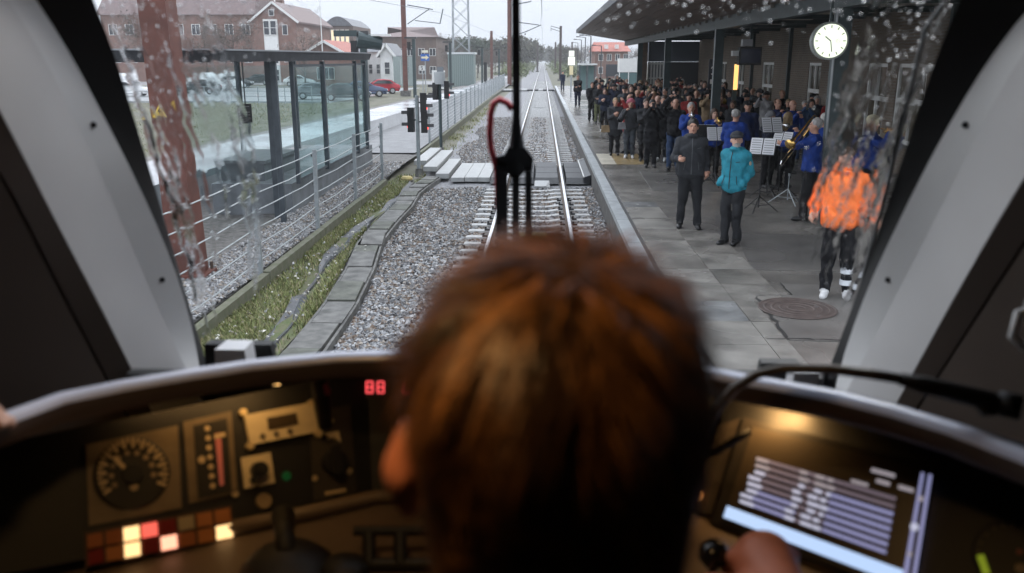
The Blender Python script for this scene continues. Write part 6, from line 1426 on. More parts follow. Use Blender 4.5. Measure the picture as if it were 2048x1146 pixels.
# windscreen
wsn = thing('windscreen', 'large raked wet windscreen in front of the driver', 'windscreen', _pb)
cl = [WS.at(*chain(EDGES[-1][0], [v])[0]) for v in (-350, 760)]; cr_ = [WS.at(*chain(EDGES[1][0], [v])[0]) for v in (-350, 760)]
M_ws = bpy.data.materials.new('windscreen_glass'); M_ws.use_nodes = True; _n = M_ws.node_tree; _n.nodes.clear(); _o = _n.nodes.new('ShaderNodeOutputMaterial'); _a = _n.nodes.new('ShaderNodeBsdfTransparent'); _a.inputs['Color'].default_value = (0.95, 0.965, 0.96, 1); _n.links.new(_a.outputs[0], _o.inputs[0])
MB()._add([cl[0] - Vector((0.03, 0, 0)), cr_[0] + Vector((0.03, 0, 0)), cr_[1] + Vector((0.03, 0, 0)), cl[1] - Vector((0.03, 0, 0))], [(0, 1, 2, 3)]).build('pane', M_ws, wsn)
MB().bar(cl[1] + Vector((-0.05, 0.0, -0.005)), cr_[1] + Vector((0.05, 0.0, -0.005)), 0.06, 0.04).build('lower_seal', M_seal, wsn)
MB().tube([WS.at(1888, 10, -0.004), WS.at(1852, 60, -0.004), WS.at(1835, 130, -0.004), WS.at(1806, 250, -0.004), WS.at(1770, 400, -0.004), WS.at(1700, 660, -0.004)], 0.0035, 6).build('heating_cable', mat('cable_grey', (0.16, 0.165, 0.17), 0.5), wsn, True)
# rain on the outer face: drops and runnels of real water
def water_material():
    m = bpy.data.materials.new('rain_water'); m.use_nodes = True; n = m.node_tree; n.nodes.clear()
    o = n.nodes.new('ShaderNodeOutputMaterial'); g = n.nodes.new('ShaderNodeBsdfGlass'); g.inputs['IOR'].default_value = 1.33; g.inputs['Roughness'].default_value = 0.0
    n.links.new(g.outputs[0], o.inputs[0]); return m
M_water = water_material()
wn = -WS.n                                   # outwards
wu = Vector((1, 0, 0)); wv = wn.cross(wu).normalized()
if wv.z < 0: wv = -wv
wr = random.Random(3)
def wet(px, py):                             # the wiper keeps the middle clear
    l = chain(EDGES[-1][0], [py])[0][0]; r = chain(EDGES[1][0], [py])[0][0]
    if px < l + 3 or px > r - 3: return 0
    a = max(0.0, 1 - max(px - l, 0) / (190 if py < 330 else 60)); b = max(0.0, 1 - max(r - px, 0) / (230 if py < 460 else 90)); c = max(0.0, 1 - py / (150 if px < 640 else 95)) if (px < 640 or px > 1190) else 0
    return max(a, b, c * (1.0 if px < 640 else 0.7))
db = MB(); nd = 0; guard = 0
while nd < 1500 and guard < 90000:
    guard += 1; px, py = wr.uniform(190, 1915), wr.uniform(-20, 690)
    if wr.random() > wet(px, py) ** 1.3 + 0.001: continue
    r = 0.0005 + 0.0021 * wr.random() ** 2.6; c = WS.at(px, py, -0.0035); h = r * 0.34; el = wr.uniform(1.0, 1.35)
    vs = []; N = 9
    for q, hh in ((1.0, 0.0), (0.86, 0.5), (0.5, 0.88)):
        vs += [c + (wu * math.cos(6.283 * k / N) + wv * math.sin(6.283 * k / N) * el) * r * q + wn * h * hh for k in range(N)]
    vs += [c + wn * h, c]
    fs = [(i * N + k, i * N + (k + 1) % N, (i + 1) * N + (k + 1) % N, (i + 1) * N + k) for i in range(2) for k in range(N)] + [(2 * N + k, 2 * N + (k + 1) % N, 3 * N) for k in range(N)] + [((k + 1) % N, k, 3 * N + 1) for k in range(N)]
    db._add(vs, fs); nd += 1
rd_ = stuff(db.build('rain_drops', M_water, None, True)); tag(rd_, 'raindrops scattered over the unwiped edges of the windscreen', 'raindrops')
rb = MB()
for i in range(52):
    sidel = i < 24
    py0 = wr.uniform(-60, 330); py1 = min(py0 + wr.uniform(180, 480), 690)
    f = wr.random() ** 1.2
    if i >= 46: py0, py1 = wr.uniform(270, 340), wr.uniform(480, 600)
    n = 26; base = None; rows = []; w0 = wr.uniform(0.004, 0.013); ph = wr.uniform(0, 6)
    for k in range(n + 1):
        py = py0 + (py1 - py0) * k / n
        l = chain(EDGES[-1][0], [py])[0][0]; r = chain(EDGES[1][0], [py])[0][0]
        px = l + 18 + f * (200 - 90 * max(0, py - 300) / 400) if sidel else r - 14 - f * (150 if py < 420 else 130)
        px = px if i < 46 else 1610 + (i - 46) * 24 - (py - 400) * 0.12
        px += 4 * math.sin(k * 0.9 + ph) + 3 * math.sin(k * 2.1 + ph * 2)
        c = WS.at(px, py, -0.0035); tp = math.sin(math.pi * min(1, max(0.001, k / n))) ** 0.4; w = w0 * tp * (0.85 + 0.2 * math.sin(k * 0.8 + ph)); h = w0 * tp * (0.022 if i < 46 else 0.008) * (0.85 + 0.25 * math.sin(k * 1.1 + ph))
        rows.append([c - wu * w * q + wn * h * (1 - q * q) ** 1.5 for q in (1, 0.85, 0.65, 0.4, 0.15, -0.1, -0.35, -0.6, -0.8, -1)])
        bot = [c + wu * w, c - wu * w]; rows[-1] = (rows[-1], bot)
    rb.grid([r_[0] for r_ in rows]); rb.grid([r_[1] for r_ in rows])        # curved outer skin, flat skin against the glass
ro_ = stuff(rb.build('rain_streaks', M_water, None, True)); tag(ro_, 'runnels of rainwater down both sides of the windscreen', 'rainwater')
# wiper outside
M_navy = mat('wiper_black', (0.008, 0.010, 0.018), 0.45)
wp = thing('windscreen_wiper', 'dark upright windscreen wiper with twin arms and bracket', 'wiper', WS.at(1030, 350, -0.05))
O = lambda px, py, d=-0.05: WS.at(px, py, d)
MB().bar(O(1029, -60), O(1032, 318), 0.0145, 0.02).build('blade', M_navy, wp)
MB().tube([O(1031, 255), O(1031, 300), O(1032, 318)], [0.006, 0.012, 0.015], 10).build('blade_holder', M_navy, wp)
MB().slab([O(1015, 322), O(1047, 322), O(1066, 345), O(1064, 372), O(1048, 372), O(1036, 385), O(1022, 385), O(1010, 372), O(992, 372), O(990, 342), O(1006, 338)], (0, 0.025, 0)).build('bracket', M_navy, wp)
for (a, b, w) in (((1001, 360), (1003, 520), 0.024), ((1030, 380), (1030, 520), 0.015), ((1056, 365), (1057, 520), 0.014)):
    MB().bar(O(*a), O(a[0] + (b[0] - a[0]) * 0.5, 700), w, 0.014).build('arm', M_navy, wp)
MB().tube([O(1022, 252, -0.06), O(1012, 241, -0.065), O(996, 236, -0.068), O(984, 243, -0.068), O(978, 262, -0.065), O(976, 300, -0.06), O(979, 330, -0.058), O(986, 352, -0.056), O(991, 375, -0.055), O(998, 520, -0.05), O(1004, 700, -0.05)], 0.0062, 8).build('washer_hose', mat('hose_red', (0.6, 0.05, 0.07), 0.4), wp, True)
MB().box(-0.03 + O(1010, 700).x, 0.10 + O(1010, 700).x, 1.865, 1.90, O(1010, 700).z - 0.12, O(1010, 700).z + 0.02).build('pivot_plate', M_navy, wp)
# black unit hanging at the top of the glass
mu = thing('screen_top_unit', 'black unit mounted at the top edge of the windscreen', 'camera', toward(WS.at(1525, -10), 0.05))
q = toward(WS.at(1525, -22), 0.06); MB().hexa([(q.x - 0.030, q.y - 0.03, q.z - 0.009), (q.x + 0.030, q.y - 0.03, q.z - 0.009), (q.x + 0.033, q.y + 0.02, q.z - 0.009), (q.x - 0.033, q.y + 0.02, q.z - 0.009)], [(q.x - 0.036, q.y - 0.03, q.z + 0.06), (q.x + 0.036, q.y - 0.03, q.z + 0.06), (q.x + 0.036, q.y + 0.025, q.z + 0.06), (q.x - 0.036, q.y + 0.025, q.z + 0.06)]).build('housing', M_seal, mu)
MB().bar((q.x, q.y, q.z + 0.06), (q.x, q.y, 3.44), 0.025).build('stem', M_seal, mu)

# ---- dashboard
dash = thing('dashboard', 'curved driver dashboard with lit instruments and touch screen', 'dashboard', (0.1, 1.3, 1.3))
ZL = 2.70
LIP = [(-260, 905), (-120, 872), (0, 835), (42, 819), (126, 789), (252, 764), (378, 743), (504, 724), (672, 708), (823, 704), (1000, 704), (1200, 714), (1416, 739), (1510, 757), (1657, 783), (1787, 815), (1901, 849), (2048, 905), (2200, 975)]
lip = [atz(px, py, ZL) for px, py in LIP]
nrm = []
for i in range(len(lip)):
    d = (lip[min(i + 1, len(lip) - 1)] - lip[max(i - 1, 0)]); nrm.append(Vector((d.y, -d.x, 0)).normalized())
    if nrm[-1].y > 0: nrm[-1] = -nrm[-1]
def sweep(prof, m, name, par=dash):
    return MB().grid([[lip[i] + nrm[i] * a + Vector((0, 0, z)) for a, z in prof] for i in range(len(lip))]).build(name, m, par, True)
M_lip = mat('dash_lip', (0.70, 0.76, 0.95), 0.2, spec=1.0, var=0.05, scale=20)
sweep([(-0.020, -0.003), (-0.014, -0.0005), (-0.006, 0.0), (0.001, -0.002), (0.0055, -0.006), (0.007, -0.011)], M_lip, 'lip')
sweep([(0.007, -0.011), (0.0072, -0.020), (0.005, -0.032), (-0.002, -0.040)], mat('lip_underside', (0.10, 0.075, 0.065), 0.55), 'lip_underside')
sweep([(-0.002, -0.040), (-0.05, -0.05), (-0.13, -0.06), (-0.20, -0.075)], M_dark, 'hood')
MB().grid([[lip[i] + nrm[i] * -0.020 + Vector((0, 0, -0.003)), lip[i] + nrm[i] * -0.05 + Vector((0, 0, -0.02)), Vector((lip[i].x * 1.15, 1.83, _pb.z - 0.085))] for i in range(len(lip))]).build('top_deck', mat('deck_dark', (0.03, 0.03, 0.032), 0.6), dash, True)
# instrument planes
PL = Plane(aty(130, 870, 1.14), aty(740, 778, 1.40), aty(740, 1010, 1.30)); PC = Plane(aty(740, 750, 1.41), aty(1440, 770, 1.41), aty(740, 1010, 1.30)); PR = Plane(aty(1440, 830, 1.36), aty(1900, 930, 1.13), aty(1440, 1040, 1.24))
def plate(pl, pts, m, name, par=dash, th=0.006, lift=0.0):
    a = [pl.at(x, y, lift) for x, y in pts]; return MB().slab(a, pl.n * th).build(name, m, par)
plate(PL, [(-220, 930), (735, 740), (745, 1012), (-220, 1190)], M_dark, 'panel', th=-0.02); plate(PC, [(735, 740), (1445, 755), (1445, 1040), (745, 1012)], M_dark, 'panel', th=-0.02); plate(PR, [(1445, 780), (2300, 985), (2300, 1320), (1440, 1075)], M_dark, 'panel', th=-0.02)
def dot(pl, px, py, rpx, m, name, par=dash, th=0.004, lift=0.0, n=16):
    c = pl.at(px, py, lift); r = (pl.at(px + rpx, py, lift) - c).length; return MB().cyl(c, c + pl.n * th, r, r * 0.92, n).build(name, m, par)
M_brass_l = mat('bezel_brown', (0.16, 0.12, 0.075), 0.5, var=0.2, scale=30); M_dial = mat('dial_black', (0.014, 0.012, 0.010), 0.5); M_print = mat('dial_print', (0.55, 0.42, 0.25), 0.5); M_beige = mat('switch_beige', (0.62, 0.52, 0.34), 0.45, var=0.08, scale=40); M_screw = mat('brass_screw', (0.72, 0.58, 0.34), 0.35, 0.5)
# speed dial
g = plate(PL, [(172, 890), (355, 851), (363, 1016), (178, 1052)], M_brass_l, 'gauge', th=0.004)
dot(PL, 264, 948, 76, M_dial, 'dial', g, 0.003, 0.004, 32)
for i in range(27):
    a = math.radians(-205 + i * 9.0 - 10); ca, sa = math.cos(a), math.sin(a); r0 = 60 if i % 2 else 52
    p0, p1 = PL.at(264 + ca * r0, 948 + sa * r0 * 1.0, 0.0085), PL.at(264 + ca * 70, 948 + sa * 70, 0.0085); MB().bar(p0, p1, 0.0032 if i % 2 else 0.0045, 0.001, PL.n).build('tick', M_print, g)
for i in range(9):
    a = math.radians(-213 + i * 27); dot(PL, 264 + math.cos(a) * 42, 948 + math.sin(a) * 42, 6, mat('print_dim', (0.3, 0.22, 0.13), 0.5), 'mark', g, 0.001, 0.0075, 8)
MB().bar(PL.at(250, 940, 0.012), PL.at(226, 915, 0.012), 0.006, 0.002, PL.n).build('needle', M_print, g); dot(PL, 264, 948, 22, M_seal, 'hub', g, 0.010, 0.007, 20); dot(PL, 267, 974, 9, M_print, 'mark', g, 0.001, 0.0075, 8)
# bar meter
g = plate(PL, [(366, 844), (462, 822), (474, 985), (378, 1008)], M_brass_l, 'bar_meter', th=0.004)
plate(PL, [(386, 852), (452, 837), (462, 982), (396, 998)], M_dial, 'window', g, 0.002, 0.004)
for i in range(7): dot(PL, 413 + i * 1.8, 858 + i * 19, 6, M_print, 'mark', g, 0.001, 0.0065, 10)
plate(PL, [(428, 868), (440, 866), (446, 970), (438, 972)], mat('red_bar', (0.40, 0.10, 0.07), 0.5, emit=(1, 0.25, 0.15), estr=0.05), 'column', g, 0.001, 0.0065); plate(PL, [(426, 870), (448, 865), (449, 874), (427, 879)], M_print, 'pointer', g, 0.001, 0.008); dot(PL, 402, 920, 8, M_print, 'mark', g, 0.001, 0.0065, 10)
dot(PL, 470, 988, 7, M_screw, 'screw')
# small LCD unit
g = plate(PL, [(486, 832), (622, 806), (634, 864), (498, 891)], M_beige, 'lcd_unit', th=0.012)
plate(PL, [(530, 838), (588, 827), (592, 850), (534, 862)], mat('lcd_dark', (0.06, 0.045, 0.03), 0.3), 'lcd_window', g, 0.001, 0.0125)
for i in range(3): dot(PL, 522 + i * 27, 874 - i * 5, 6, mat('key_dark', (0.10, 0.08, 0.06), 0.5), 'key', g, 0.002, 0.0125, 10)
for (x, y) in ((484, 826), (622, 807), (634, 868), (498, 893)): dot(PL, x, y, 8, M_screw, 'screw', g, 0.014, 0.0)
# rotary switch, buttons
g = plate(PL, [(481, 916), (540, 905), (548, 966), (488, 978)], M_beige, 'rotary_switch', th=0.006)
dot(PL, 515, 941, 17, M_seal, 'knob', g, 0.02, 0.006, 20); MB().bar(PL.at(513, 945, 0.02), PL.at(499, 966, 0.02), 0.010, 0.012, PL.n).build('knob_handle', M_seal, g)
dot(PL, 527, 1002, 16, mat('button_tan', (0.42, 0.31, 0.18), 0.5), 'push_button', dash, 0.008)
dot(PL, 573, 952, 9, mat('green_lamp', (0.01, 0.06, 0.02), 0.3, emit=(0.03, 0.4, 0.1), estr=0.03), 'green_lamp', dash, 0.003)
g = plate(PL, [(618, 828), (700, 808), (712, 985), (628, 1002)], mat('key_panel', (0.04, 0.033, 0.026), 0.5), 'key_switch_panel', th=0.003)
plate(PL, [(648, 868), (676, 862), (681, 886), (668, 876), (655, 880)], M_beige, 'legend', g, 0.001, 0.0035); dot(PL, 665, 925, 24, M_seal, 'key_switch', g, 0.02, 0.003, 18); MB().bar(PL.at(660, 895, 0.03), PL.at(668, 950, 0.03), 0.014, 0.014, PL.n).build('key_handle', M_seal, g)
for (x, y, r) in ((629, 957, 6), (697, 942, 7), (651, 920, 5), (640, 838, 6), (662, 842, 5)): dot(PL, x, y, r, M_screw, 'screw', g, 0.002, 0.003, 10)
plate(PL, [(648, 984), (690, 976), (691, 983), (649, 991)], M_print, 'legend', g, 0.001, 0.0035)
# indicator lamps 8 x 2
A_, B_, C_, D_ = (171, 1068), (460, 1013), (467, 1076), (173, 1133)
CO = dict(dim=((0.34, 0.12, 0.05), None), org=((0.45, 0.18, 0.07), None), drk=((0.2, 0.02, 0.02), None), gry=((0.4, 0.33, 0.22), None), warm=((0.8, 0.6, 0.35), ((1.0, 0.62, 0.27), 0.85)), red=((0.6, 0.1, 0.08), ((1.0, 0.14, 0.10), 0.55)), pink=((0.8, 0.4, 0.3), ((1.0, 0.42, 0.27), 0.9)))
rows_ = (('dim', 'dim', 'warm', 'red', 'drk', 'gry', 'org', 'org'), ('drk', 'org', 'warm', 'drk', 'pink', 'dim', 'org', 'warm'))
bl_ = lambda u, v: ((A_[0] * (1 - u) + B_[0] * u) * (1 - v) + (D_[0] * (1 - u) + C_[0] * u) * v, (A_[1] * (1 - u) + B_[1] * u) * (1 - v) + (D_[1] * (1 - u) + C_[1] * u) * v)
g = plate(PL, [(A_[0] - 3, A_[1] - 3), (B_[0] + 3, B_[1] - 3), (C_[0] + 3, C_[1] + 3), (D_[0] - 3, D_[1] + 3)], mat('lamp_tray', (0.06, 0.03, 0.018), 0.6), 'indicator_panel', th=0.003)
for r in range(2):
    for c in range(8):
        k = rows_[r][c]; col, em = CO[k]; m = mat('indicator_' + k, col, 0.35, emit=em[0] if em else None, estr=em[1] if em else 0, spec=0.3)
        u0, u1, v0, v1 = c / 8 + 0.010, (c + 1) / 8 - 0.010, r / 2 + 0.04, (r + 1) / 2 - 0.04
        plate(PL, [bl_(u0, v0), bl_(u1, v0), bl_(u1, v1), bl_(u0, v1)], m, 'indicator_lamp', g, 0.006, 0.003)
# red figures under the lip: 88 and 0
M_led = mat('red_led', (0.4, 0.02, 0.03), 0.4, emit=(1.0, 0.09, 0.10), estr=0.75)
g = plate(PC, [(715, 752), (840, 754), (840, 800), (715, 798)], M_seal, 'figure_display', th=0.002)
def seg8(cx, cy, w, h, segs):
    t = 0.2
    S7 = dict(a=((-1, -1), (1, -1)), b=((1, -1), (1, 0)), c=((1, 0), (1, 1)), d=((-1, 1), (1, 1)), e=((-1, 0), (-1, 1)), f=((-1, -1), (-1, 0)), g=((-1, 0), (1, 0)))
    b = MB()
    for s_ in segs:
        (xa, ya), (xb, yb) = S7[s_]; b.bar(PC.at(cx + xa * w / 2, cy + ya * h / 2, 0.004), PC.at(cx + xb * w / 2, cy + yb * h / 2, 0.004), 0.0024, 0.001, PC.n)
    b.build('figure', M_led, g)
seg8(740, 775, 12, 22, 'abcdefg'); seg8(762, 775, 12, 22, 'abcdefg'); seg8(812, 777, 12, 22, 'abcdef')
# desk, lever, grab handle
ZD = 2.405
MB().box(-1.25, 1.35, 0.86, 1.42, ZD - 0.04, ZD).build('desk_top', mat('desk_beige', (0.12, 0.088, 0.067), 0.5, var=0.12, scale=10, bump=0.08, bscale=300), dash)
MB().tube([atz(430, 1062, ZD + 0.012), atz(620, 1024, ZD + 0.012), atz(750, 993, ZD + 0.012), atz(900, 990, ZD + 0.012)], 0.012, 8).build('desk_ridge', mat('ridge_beige', (0.15, 0.11, 0.08), 0.5), dash, True)
MB().box(-1.2, 1.3, 0.90, 1.0, 1.3, ZD - 0.04).build('desk_front', M_dark, dash)
lb = atz(575, 1146, ZD)
lv = MB().lathe([(0.07, 0.0), (0.066, 0.012), (0.05, 0.028), (0.02, 0.038), (0.012, 0.04)], (lb.x, lb.y, ZD), 20).build('control_lever', M_seal, dash, True)
MB().tube([(lb.x, lb.y, ZD + 0.03), Vector((lb.x, lb.y, ZD + 0.03)).lerp(toward(PL.at(566, 1040), 0.08), 0.6), toward(PL.at(566, 1030), 0.06)], [0.016, 0.014, 0.019], 10).build('lever_stem', M_seal, lv, True)
MB().lathe([(0.001, 0.0), (0.035, 0.002), (0.032, 0.02), (0.001, 0.026)], (lb.x + 0.085, lb.y - 0.005, ZD), 18).build('side_knob', M_seal, lv, True)
a0, a1 = atz(708, 1062, ZD + 0.05), atz(905, 1062, ZD + 0.05); b0_, b1_ = atz(694, 1128, ZD + 0.012), atz(905, 1128, ZD + 0.012)
gh = MB().tube([a0, a1], 0.0075, 10).build('grab_handle', M_seal, dash); MB().tube([b0_, b1_], 0.0095, 10).build('foot_bar', M_seal, gh)
for px in (738, 800): MB().tube([atz(px, 1064, ZD + 0.05), atz(px + 1, 1126, ZD + 0.014)], 0.010, 10).build('strut', M_seal, gh)
h0 = toward(PL.at(652, 850), 0.035); h1 = toward(PL.at(636, 752), 0.12)
hl = MB().tube([h0, h0.lerp(h1, 0.6), h1], [0.011, 0.014, 0.013], 10).build('stalk_lever', M_seal, dash, True); MB().tube([h0.lerp(h1, 0.7) + Vector((0.012, -0.004, 0)), h0.lerp(h1, 0.9) + Vector((0.009, -0.004, 0))], 0.006, 8).build('red_stripe', mat('red_grip', (0.45, 0.05, 0.09), 0.4), hl)
# touch screen
g = plate(PR, [(1492, 838), (1872, 938), (1822, 1190), (1428, 1048)], mat('screen_bezel', (0.025, 0.022, 0.02), 0.35), 'touch_screen', th=0.010)
plate(PR, [(1512, 858), (1846, 942), (1806, 1176), (1452, 1040)], mat('screen_glass', (0.05, 0.04, 0.03), 0.28, spec=0.8), 'glass', g, 0.002, 0.010)
S0, S1, S2, S3 = (1512, 858), (1846, 942), (1806, 1176), (1452, 1040)
sc_ = lambda u, v: ((S0[0] * (1 - u) + S1[0] * u) * (1 - v) + (S3[0] * (1 - u) + S2[0] * u) * v, (S0[1] * (1 - u) + S1[1] * u) * (1 - v) + (S3[1] * (1 - u) + S2[1] * u) * v)
def lit(u0, v0, u1, v1, m, name='screen_row', lift=0.0125): plate(PR, [sc_(u0, v0), sc_(u1, v0), sc_(u1, v1), sc_(u0, v1)], m, name, g, 0.0006, lift)
M_row = mat('screen_lavender', (0.1, 0.1, 0.14), 0.4, emit=(0.30, 0.31, 0.55), estr=0.40); M_rowd = mat('screen_mauve', (0.1, 0.09, 0.10), 0.4, emit=(0.32, 0.26, 0.33), estr=0.19); M_barl = mat('screen_blue_bar', (0.2, 0.25, 0.3), 0.4, emit=(0.45, 0.62, 0.92), estr=0.55); M_blob = mat('screen_text', (0.2, 0.2, 0.25), 0.4, emit=(0.75, 0.78, 1.0), estr=0.32); M_dimt = mat('screen_dim_text', (0.15, 0.13, 0.12), 0.4, emit=(0.55, 0.5, 0.55), estr=0.27)
for i in range(8):
    v = 0.29 + i * 0.066
    m = M_rowd if i < 2 else M_row
    lit(0.10, v, 0.36, v + 0.034, M_rowd if i < 5 else M_row); lit(0.365, v, 0.52, v + 0.034, M_rowd); lit(0.525, v, 0.89, v + 0.034, m)
    for (u, du) in ((0.075, 0.07), (0.33, 0.045), (0.42, 0.055), (0.49, 0.035)): lit(u + 0.01 * ((i * 7) % 3) - 0.004 * i, v + 0.004, u + du + 0.01 * ((i * 5) % 3) - 0.004 * i, v + 0.038, M_dimt if i < 2 else M_blob, 'screen_text', 0.0135)
lit(0.0, 0.865, 1.0, 0.99, M_barl, 'screen_bar')
for (u0, u1, v0, v1) in ((0.72, 0.86, 0.10, 0.135), (0.76, 0.84, 0.18, 0.215), (0.89, 0.98, 0.18, 0.215), (0.62, 0.72, 0.245, 0.275)): lit(u0, v0, u1, v1, M_dimt, 'screen_text')
cs0, cs1, cs2, cs3 = (1852, 945), (1870, 950), (1830, 1182), (1812, 1176)
plate(PR, [(1846, 950), (1852, 951), (1816, 1180), (1806, 1176)], M_row, 'scroll_edge', g, 0.0006, 0.0125); plate(PR, [(1861, 953), (1868, 955), (1832, 1184), (1824, 1182)], M_row, 'scroll_edge', g, 0.0006, 0.0125)
for (x, y, r, m) in ((1846, 1002, 6, M_dimt), (1833, 1058, 9, M_blob), (1824, 1112, 5, M_dimt)): dot(PR, x, y, r, m, 'scroll_mark', g, 0.001, 0.013, 10)
plate(PR, [(1440, 850), (1480, 838), (1425, 1030), (1385, 1020)], M_console, 'side_strip', dash, 0.002)
dot(PR, 1399, 992, 12, mat('amber_button', (0.5, 0.2, 0.06), 0.4, emit=(1.0, 0.40, 0.12), estr=0.35), 'amber_button', dash, 0.010); dot(PR, 1386, 1031, 6, M_screw, 'screw')
g2 = dot(PR, 2020, 1112, 80, M_dial, 'side_gauge', dash, 0.004, 0, 28)
for i in range(9):
    a = math.radians(150 + i * 18); dot(PR, 2020 + math.cos(a) * 62, 1112 + math.sin(a) * 62, 4, mat('dim_tick', (0.12, 0.10, 0.05), 0.5), 'mark', g2, 0.001, 0.0045, 8)
MB().bar(PR.at(1962, 1112, 0.006), PR.at(1975, 1150, 0.006), 0.009, 0.002, PR.n).build('needle', mat('lime', (0.35, 0.42, 0.02), 0.5, emit=(0.6, 0.8, 0.05), estr=0.12), g2); dot(PR, 2040, 1105, 7, mat('red_mark', (0.35, 0.02, 0.02), 0.4), 'mark', g2, 0.001, 0.0045, 10); dot(PR, 2042, 1138, 12, M_print, 'mark', g2, 0.001, 0.0045, 10)
# small boxes on the deck behind the lip
def deck_box(px0, px1, py0, py1, y, d, m, name, label):
    a, b = aty(px0, py1, y), aty(px1, py0, y); t = thing(name, label, 'box', ((a.x + b.x) / 2, y, a.z)); q = MB().hexa([(a.x, y, a.z - 0.05), (b.x, y, a.z - 0.05), (b.x, y + d, a.z - 0.05), (a.x, y + d, a.z - 0.05)], [(a.x + 0.003, y, b.z), (b.x - 0.003, y, b.z), (b.x - 0.006, y + d, b.z), (a.x + 0.006, y + d, b.z)]).build('body', m, t); return t
M_device = mat('device_white', (0.62, 0.62, 0.64), 0.4, var=0.05)
deck_box(428, 492, 700, 722, 1.56, 0.06, M_device, 'toll_transponder', 'small white device behind the dash lip at the left pillar'); deck_box(408, 545, 690, 716, 1.64, 0.03, M_seal, 'deck_bracket', 'flat black bracket behind the small white device'); deck_box(1582, 1642, 749, 778, 1.52, 0.05, M_device, 'white_display_box', 'white framed box behind the lip below the microphone'); deck_box(1518, 1605, 727, 742, 1.62, 0.03, M_seal, 'deck_bracket', 'flat black bracket above the white framed box'); deck_box(1642, 1662, 735, 795, 1.50, 0.02, M_seal, 'deck_post', 'short black post beside the white framed box')
# gooseneck microphone
mic = thing('gooseneck_microphone', 'black gooseneck microphone arching over the right of the dashboard', 'microphone', aty(1420, 900, 1.25))
gp = [aty(1392, 925, 1.24), aty(1415, 862, 1.13), aty(1436, 815, 1.10), aty(1470, 775, 1.08), aty(1515, 748, 1.06), aty(1570, 737, 1.05), aty(1660, 738, 1.03), aty(1740, 748, 1.01), aty(1800, 758, 1.0)]
MB().tube(gp, 0.0068, 10).build('gooseneck', mat('gooseneck', (0.10, 0.085, 0.07), 0.35, 0.3), mic, True)
MB().tube([aty(1800, 758, 1.0), aty(1850, 770, 0.995), aty(1985, 803, 0.98), aty(1992, 805, 0.98), aty(2000, 806, 0.98), aty(2042, 815, 0.97)], [0.008, 0.0115, 0.0125, 0.010, 0.016, 0.016], 12).build('head', M_seal, mic, True)
MB().tube([aty(1945, 800, 0.985), aty(1970, 820, 0.975), aty(1990, 822, 0.975)], [0.004, 0.009, 0.006], 8).build('switch', M_seal, mic)
cb_ = MB().tube([aty(1390, 918, 1.29), aty(1430, 905, 1.27), aty(1470, 880, 1.26), aty(1500, 862, 1.26)], 0.006, 8).build('cable', M_seal, mic, True)
# warm console lamps under the hood (their light falls on the panels)
M_lampw = mat('lamp_warm', (1, 0.7, 0.4), 0.4, emit=(1.0, 0.55, 0.18), estr=2.5)
def hood_lamp(c, label, e, sx, aim):
    t = thing('console_lamp', label, 'lamp', c)
    MB().box(c.x - sx - 0.006, c.x + sx + 0.006, c.y - 0.012, c.y + 0.012, c.z + 0.0035, c.z + 0.016).build('housing', M_seal, t); MB().box(c.x - sx, c.x + sx, c.y - 0.009, c.y + 0.009, c.z, c.z + 0.003).build('diffuser', M_lampw, t)
    l = bpy.data.lights.new('console_lamp_light', 'AREA'); l.shape = 'RECTANGLE'; l.size = sx * 2; l.size_y = 0.018; l.energy = e; l.color = (1.0, 0.56, 0.20)
    lo_ = bpy.data.objects.new('lamp_light', l); COL.objects.link(lo_); lo_.parent = t; lo_.location = (0, 0, -0.003); lo_.rotation_euler = aim
L0 = PL.at(415, 764); L0 = toward(L0, 0.06); hood_lamp(L0, 'warm strip lamp under the hood over the left instruments', 0.16, 0.115, (math.radians(25), 0, math.radians(20)))
L1 = toward(PR.at(1545, 798), 0.05); hood_lamp(L1, 'warm strip lamp under the hood over the touch screen', 0.24, 0.03, (math.radians(25), 0, math.radians(-20)))
# round ceiling lamp of the cab
clp = thing('cab_ceiling_lamp', 'round warm ceiling lamp above the driver seat', 'lamp', (-0.05, 0.43, 3.555))
MB().lathe([(0.001, -0.03), (0.07, -0.028), (0.085, -0.015), (0.09, 0.0)], (0, 0, 0), 20).build('diffuser', mat('ceiling_lamp', (1, 0.8, 0.5), 0.4, emit=(1, 0.58, 0.22), estr=2.0), clp, True, True)
l = bpy.data.lights.new('ceiling_light', 'AREA'); l.shape = 'DISK'; l.size = 0.12; l.energy = 0.8; l.color = (1.0, 0.58, 0.22); l.spread = math.radians(100)
lo_ = bpy.data.objects.new('lamp_light', l); COL.objects.link(lo_); lo_.parent = clp; lo_.location = (0, 0, -0.034)

# ---- the driver, seated, seen from behind
hc = EYE + ray(1115, 835) * 0.55                       # head centre
HX, HY, HZ = hc
DP_ = []
def D_c(a, b, ra, rb, lab, k=0.03): DP_.append(('cone', (HX + a[0], HY + a[1], HZ + a[2]), (HX + b[0], HY + b[1], HZ + b[2]), ra, rb, lab, k))
def D_e(c, r, lab, k=0.03): DP_.append(('ell', (HX + c[0], HY + c[1], HZ + c[2]), r, lab, k))
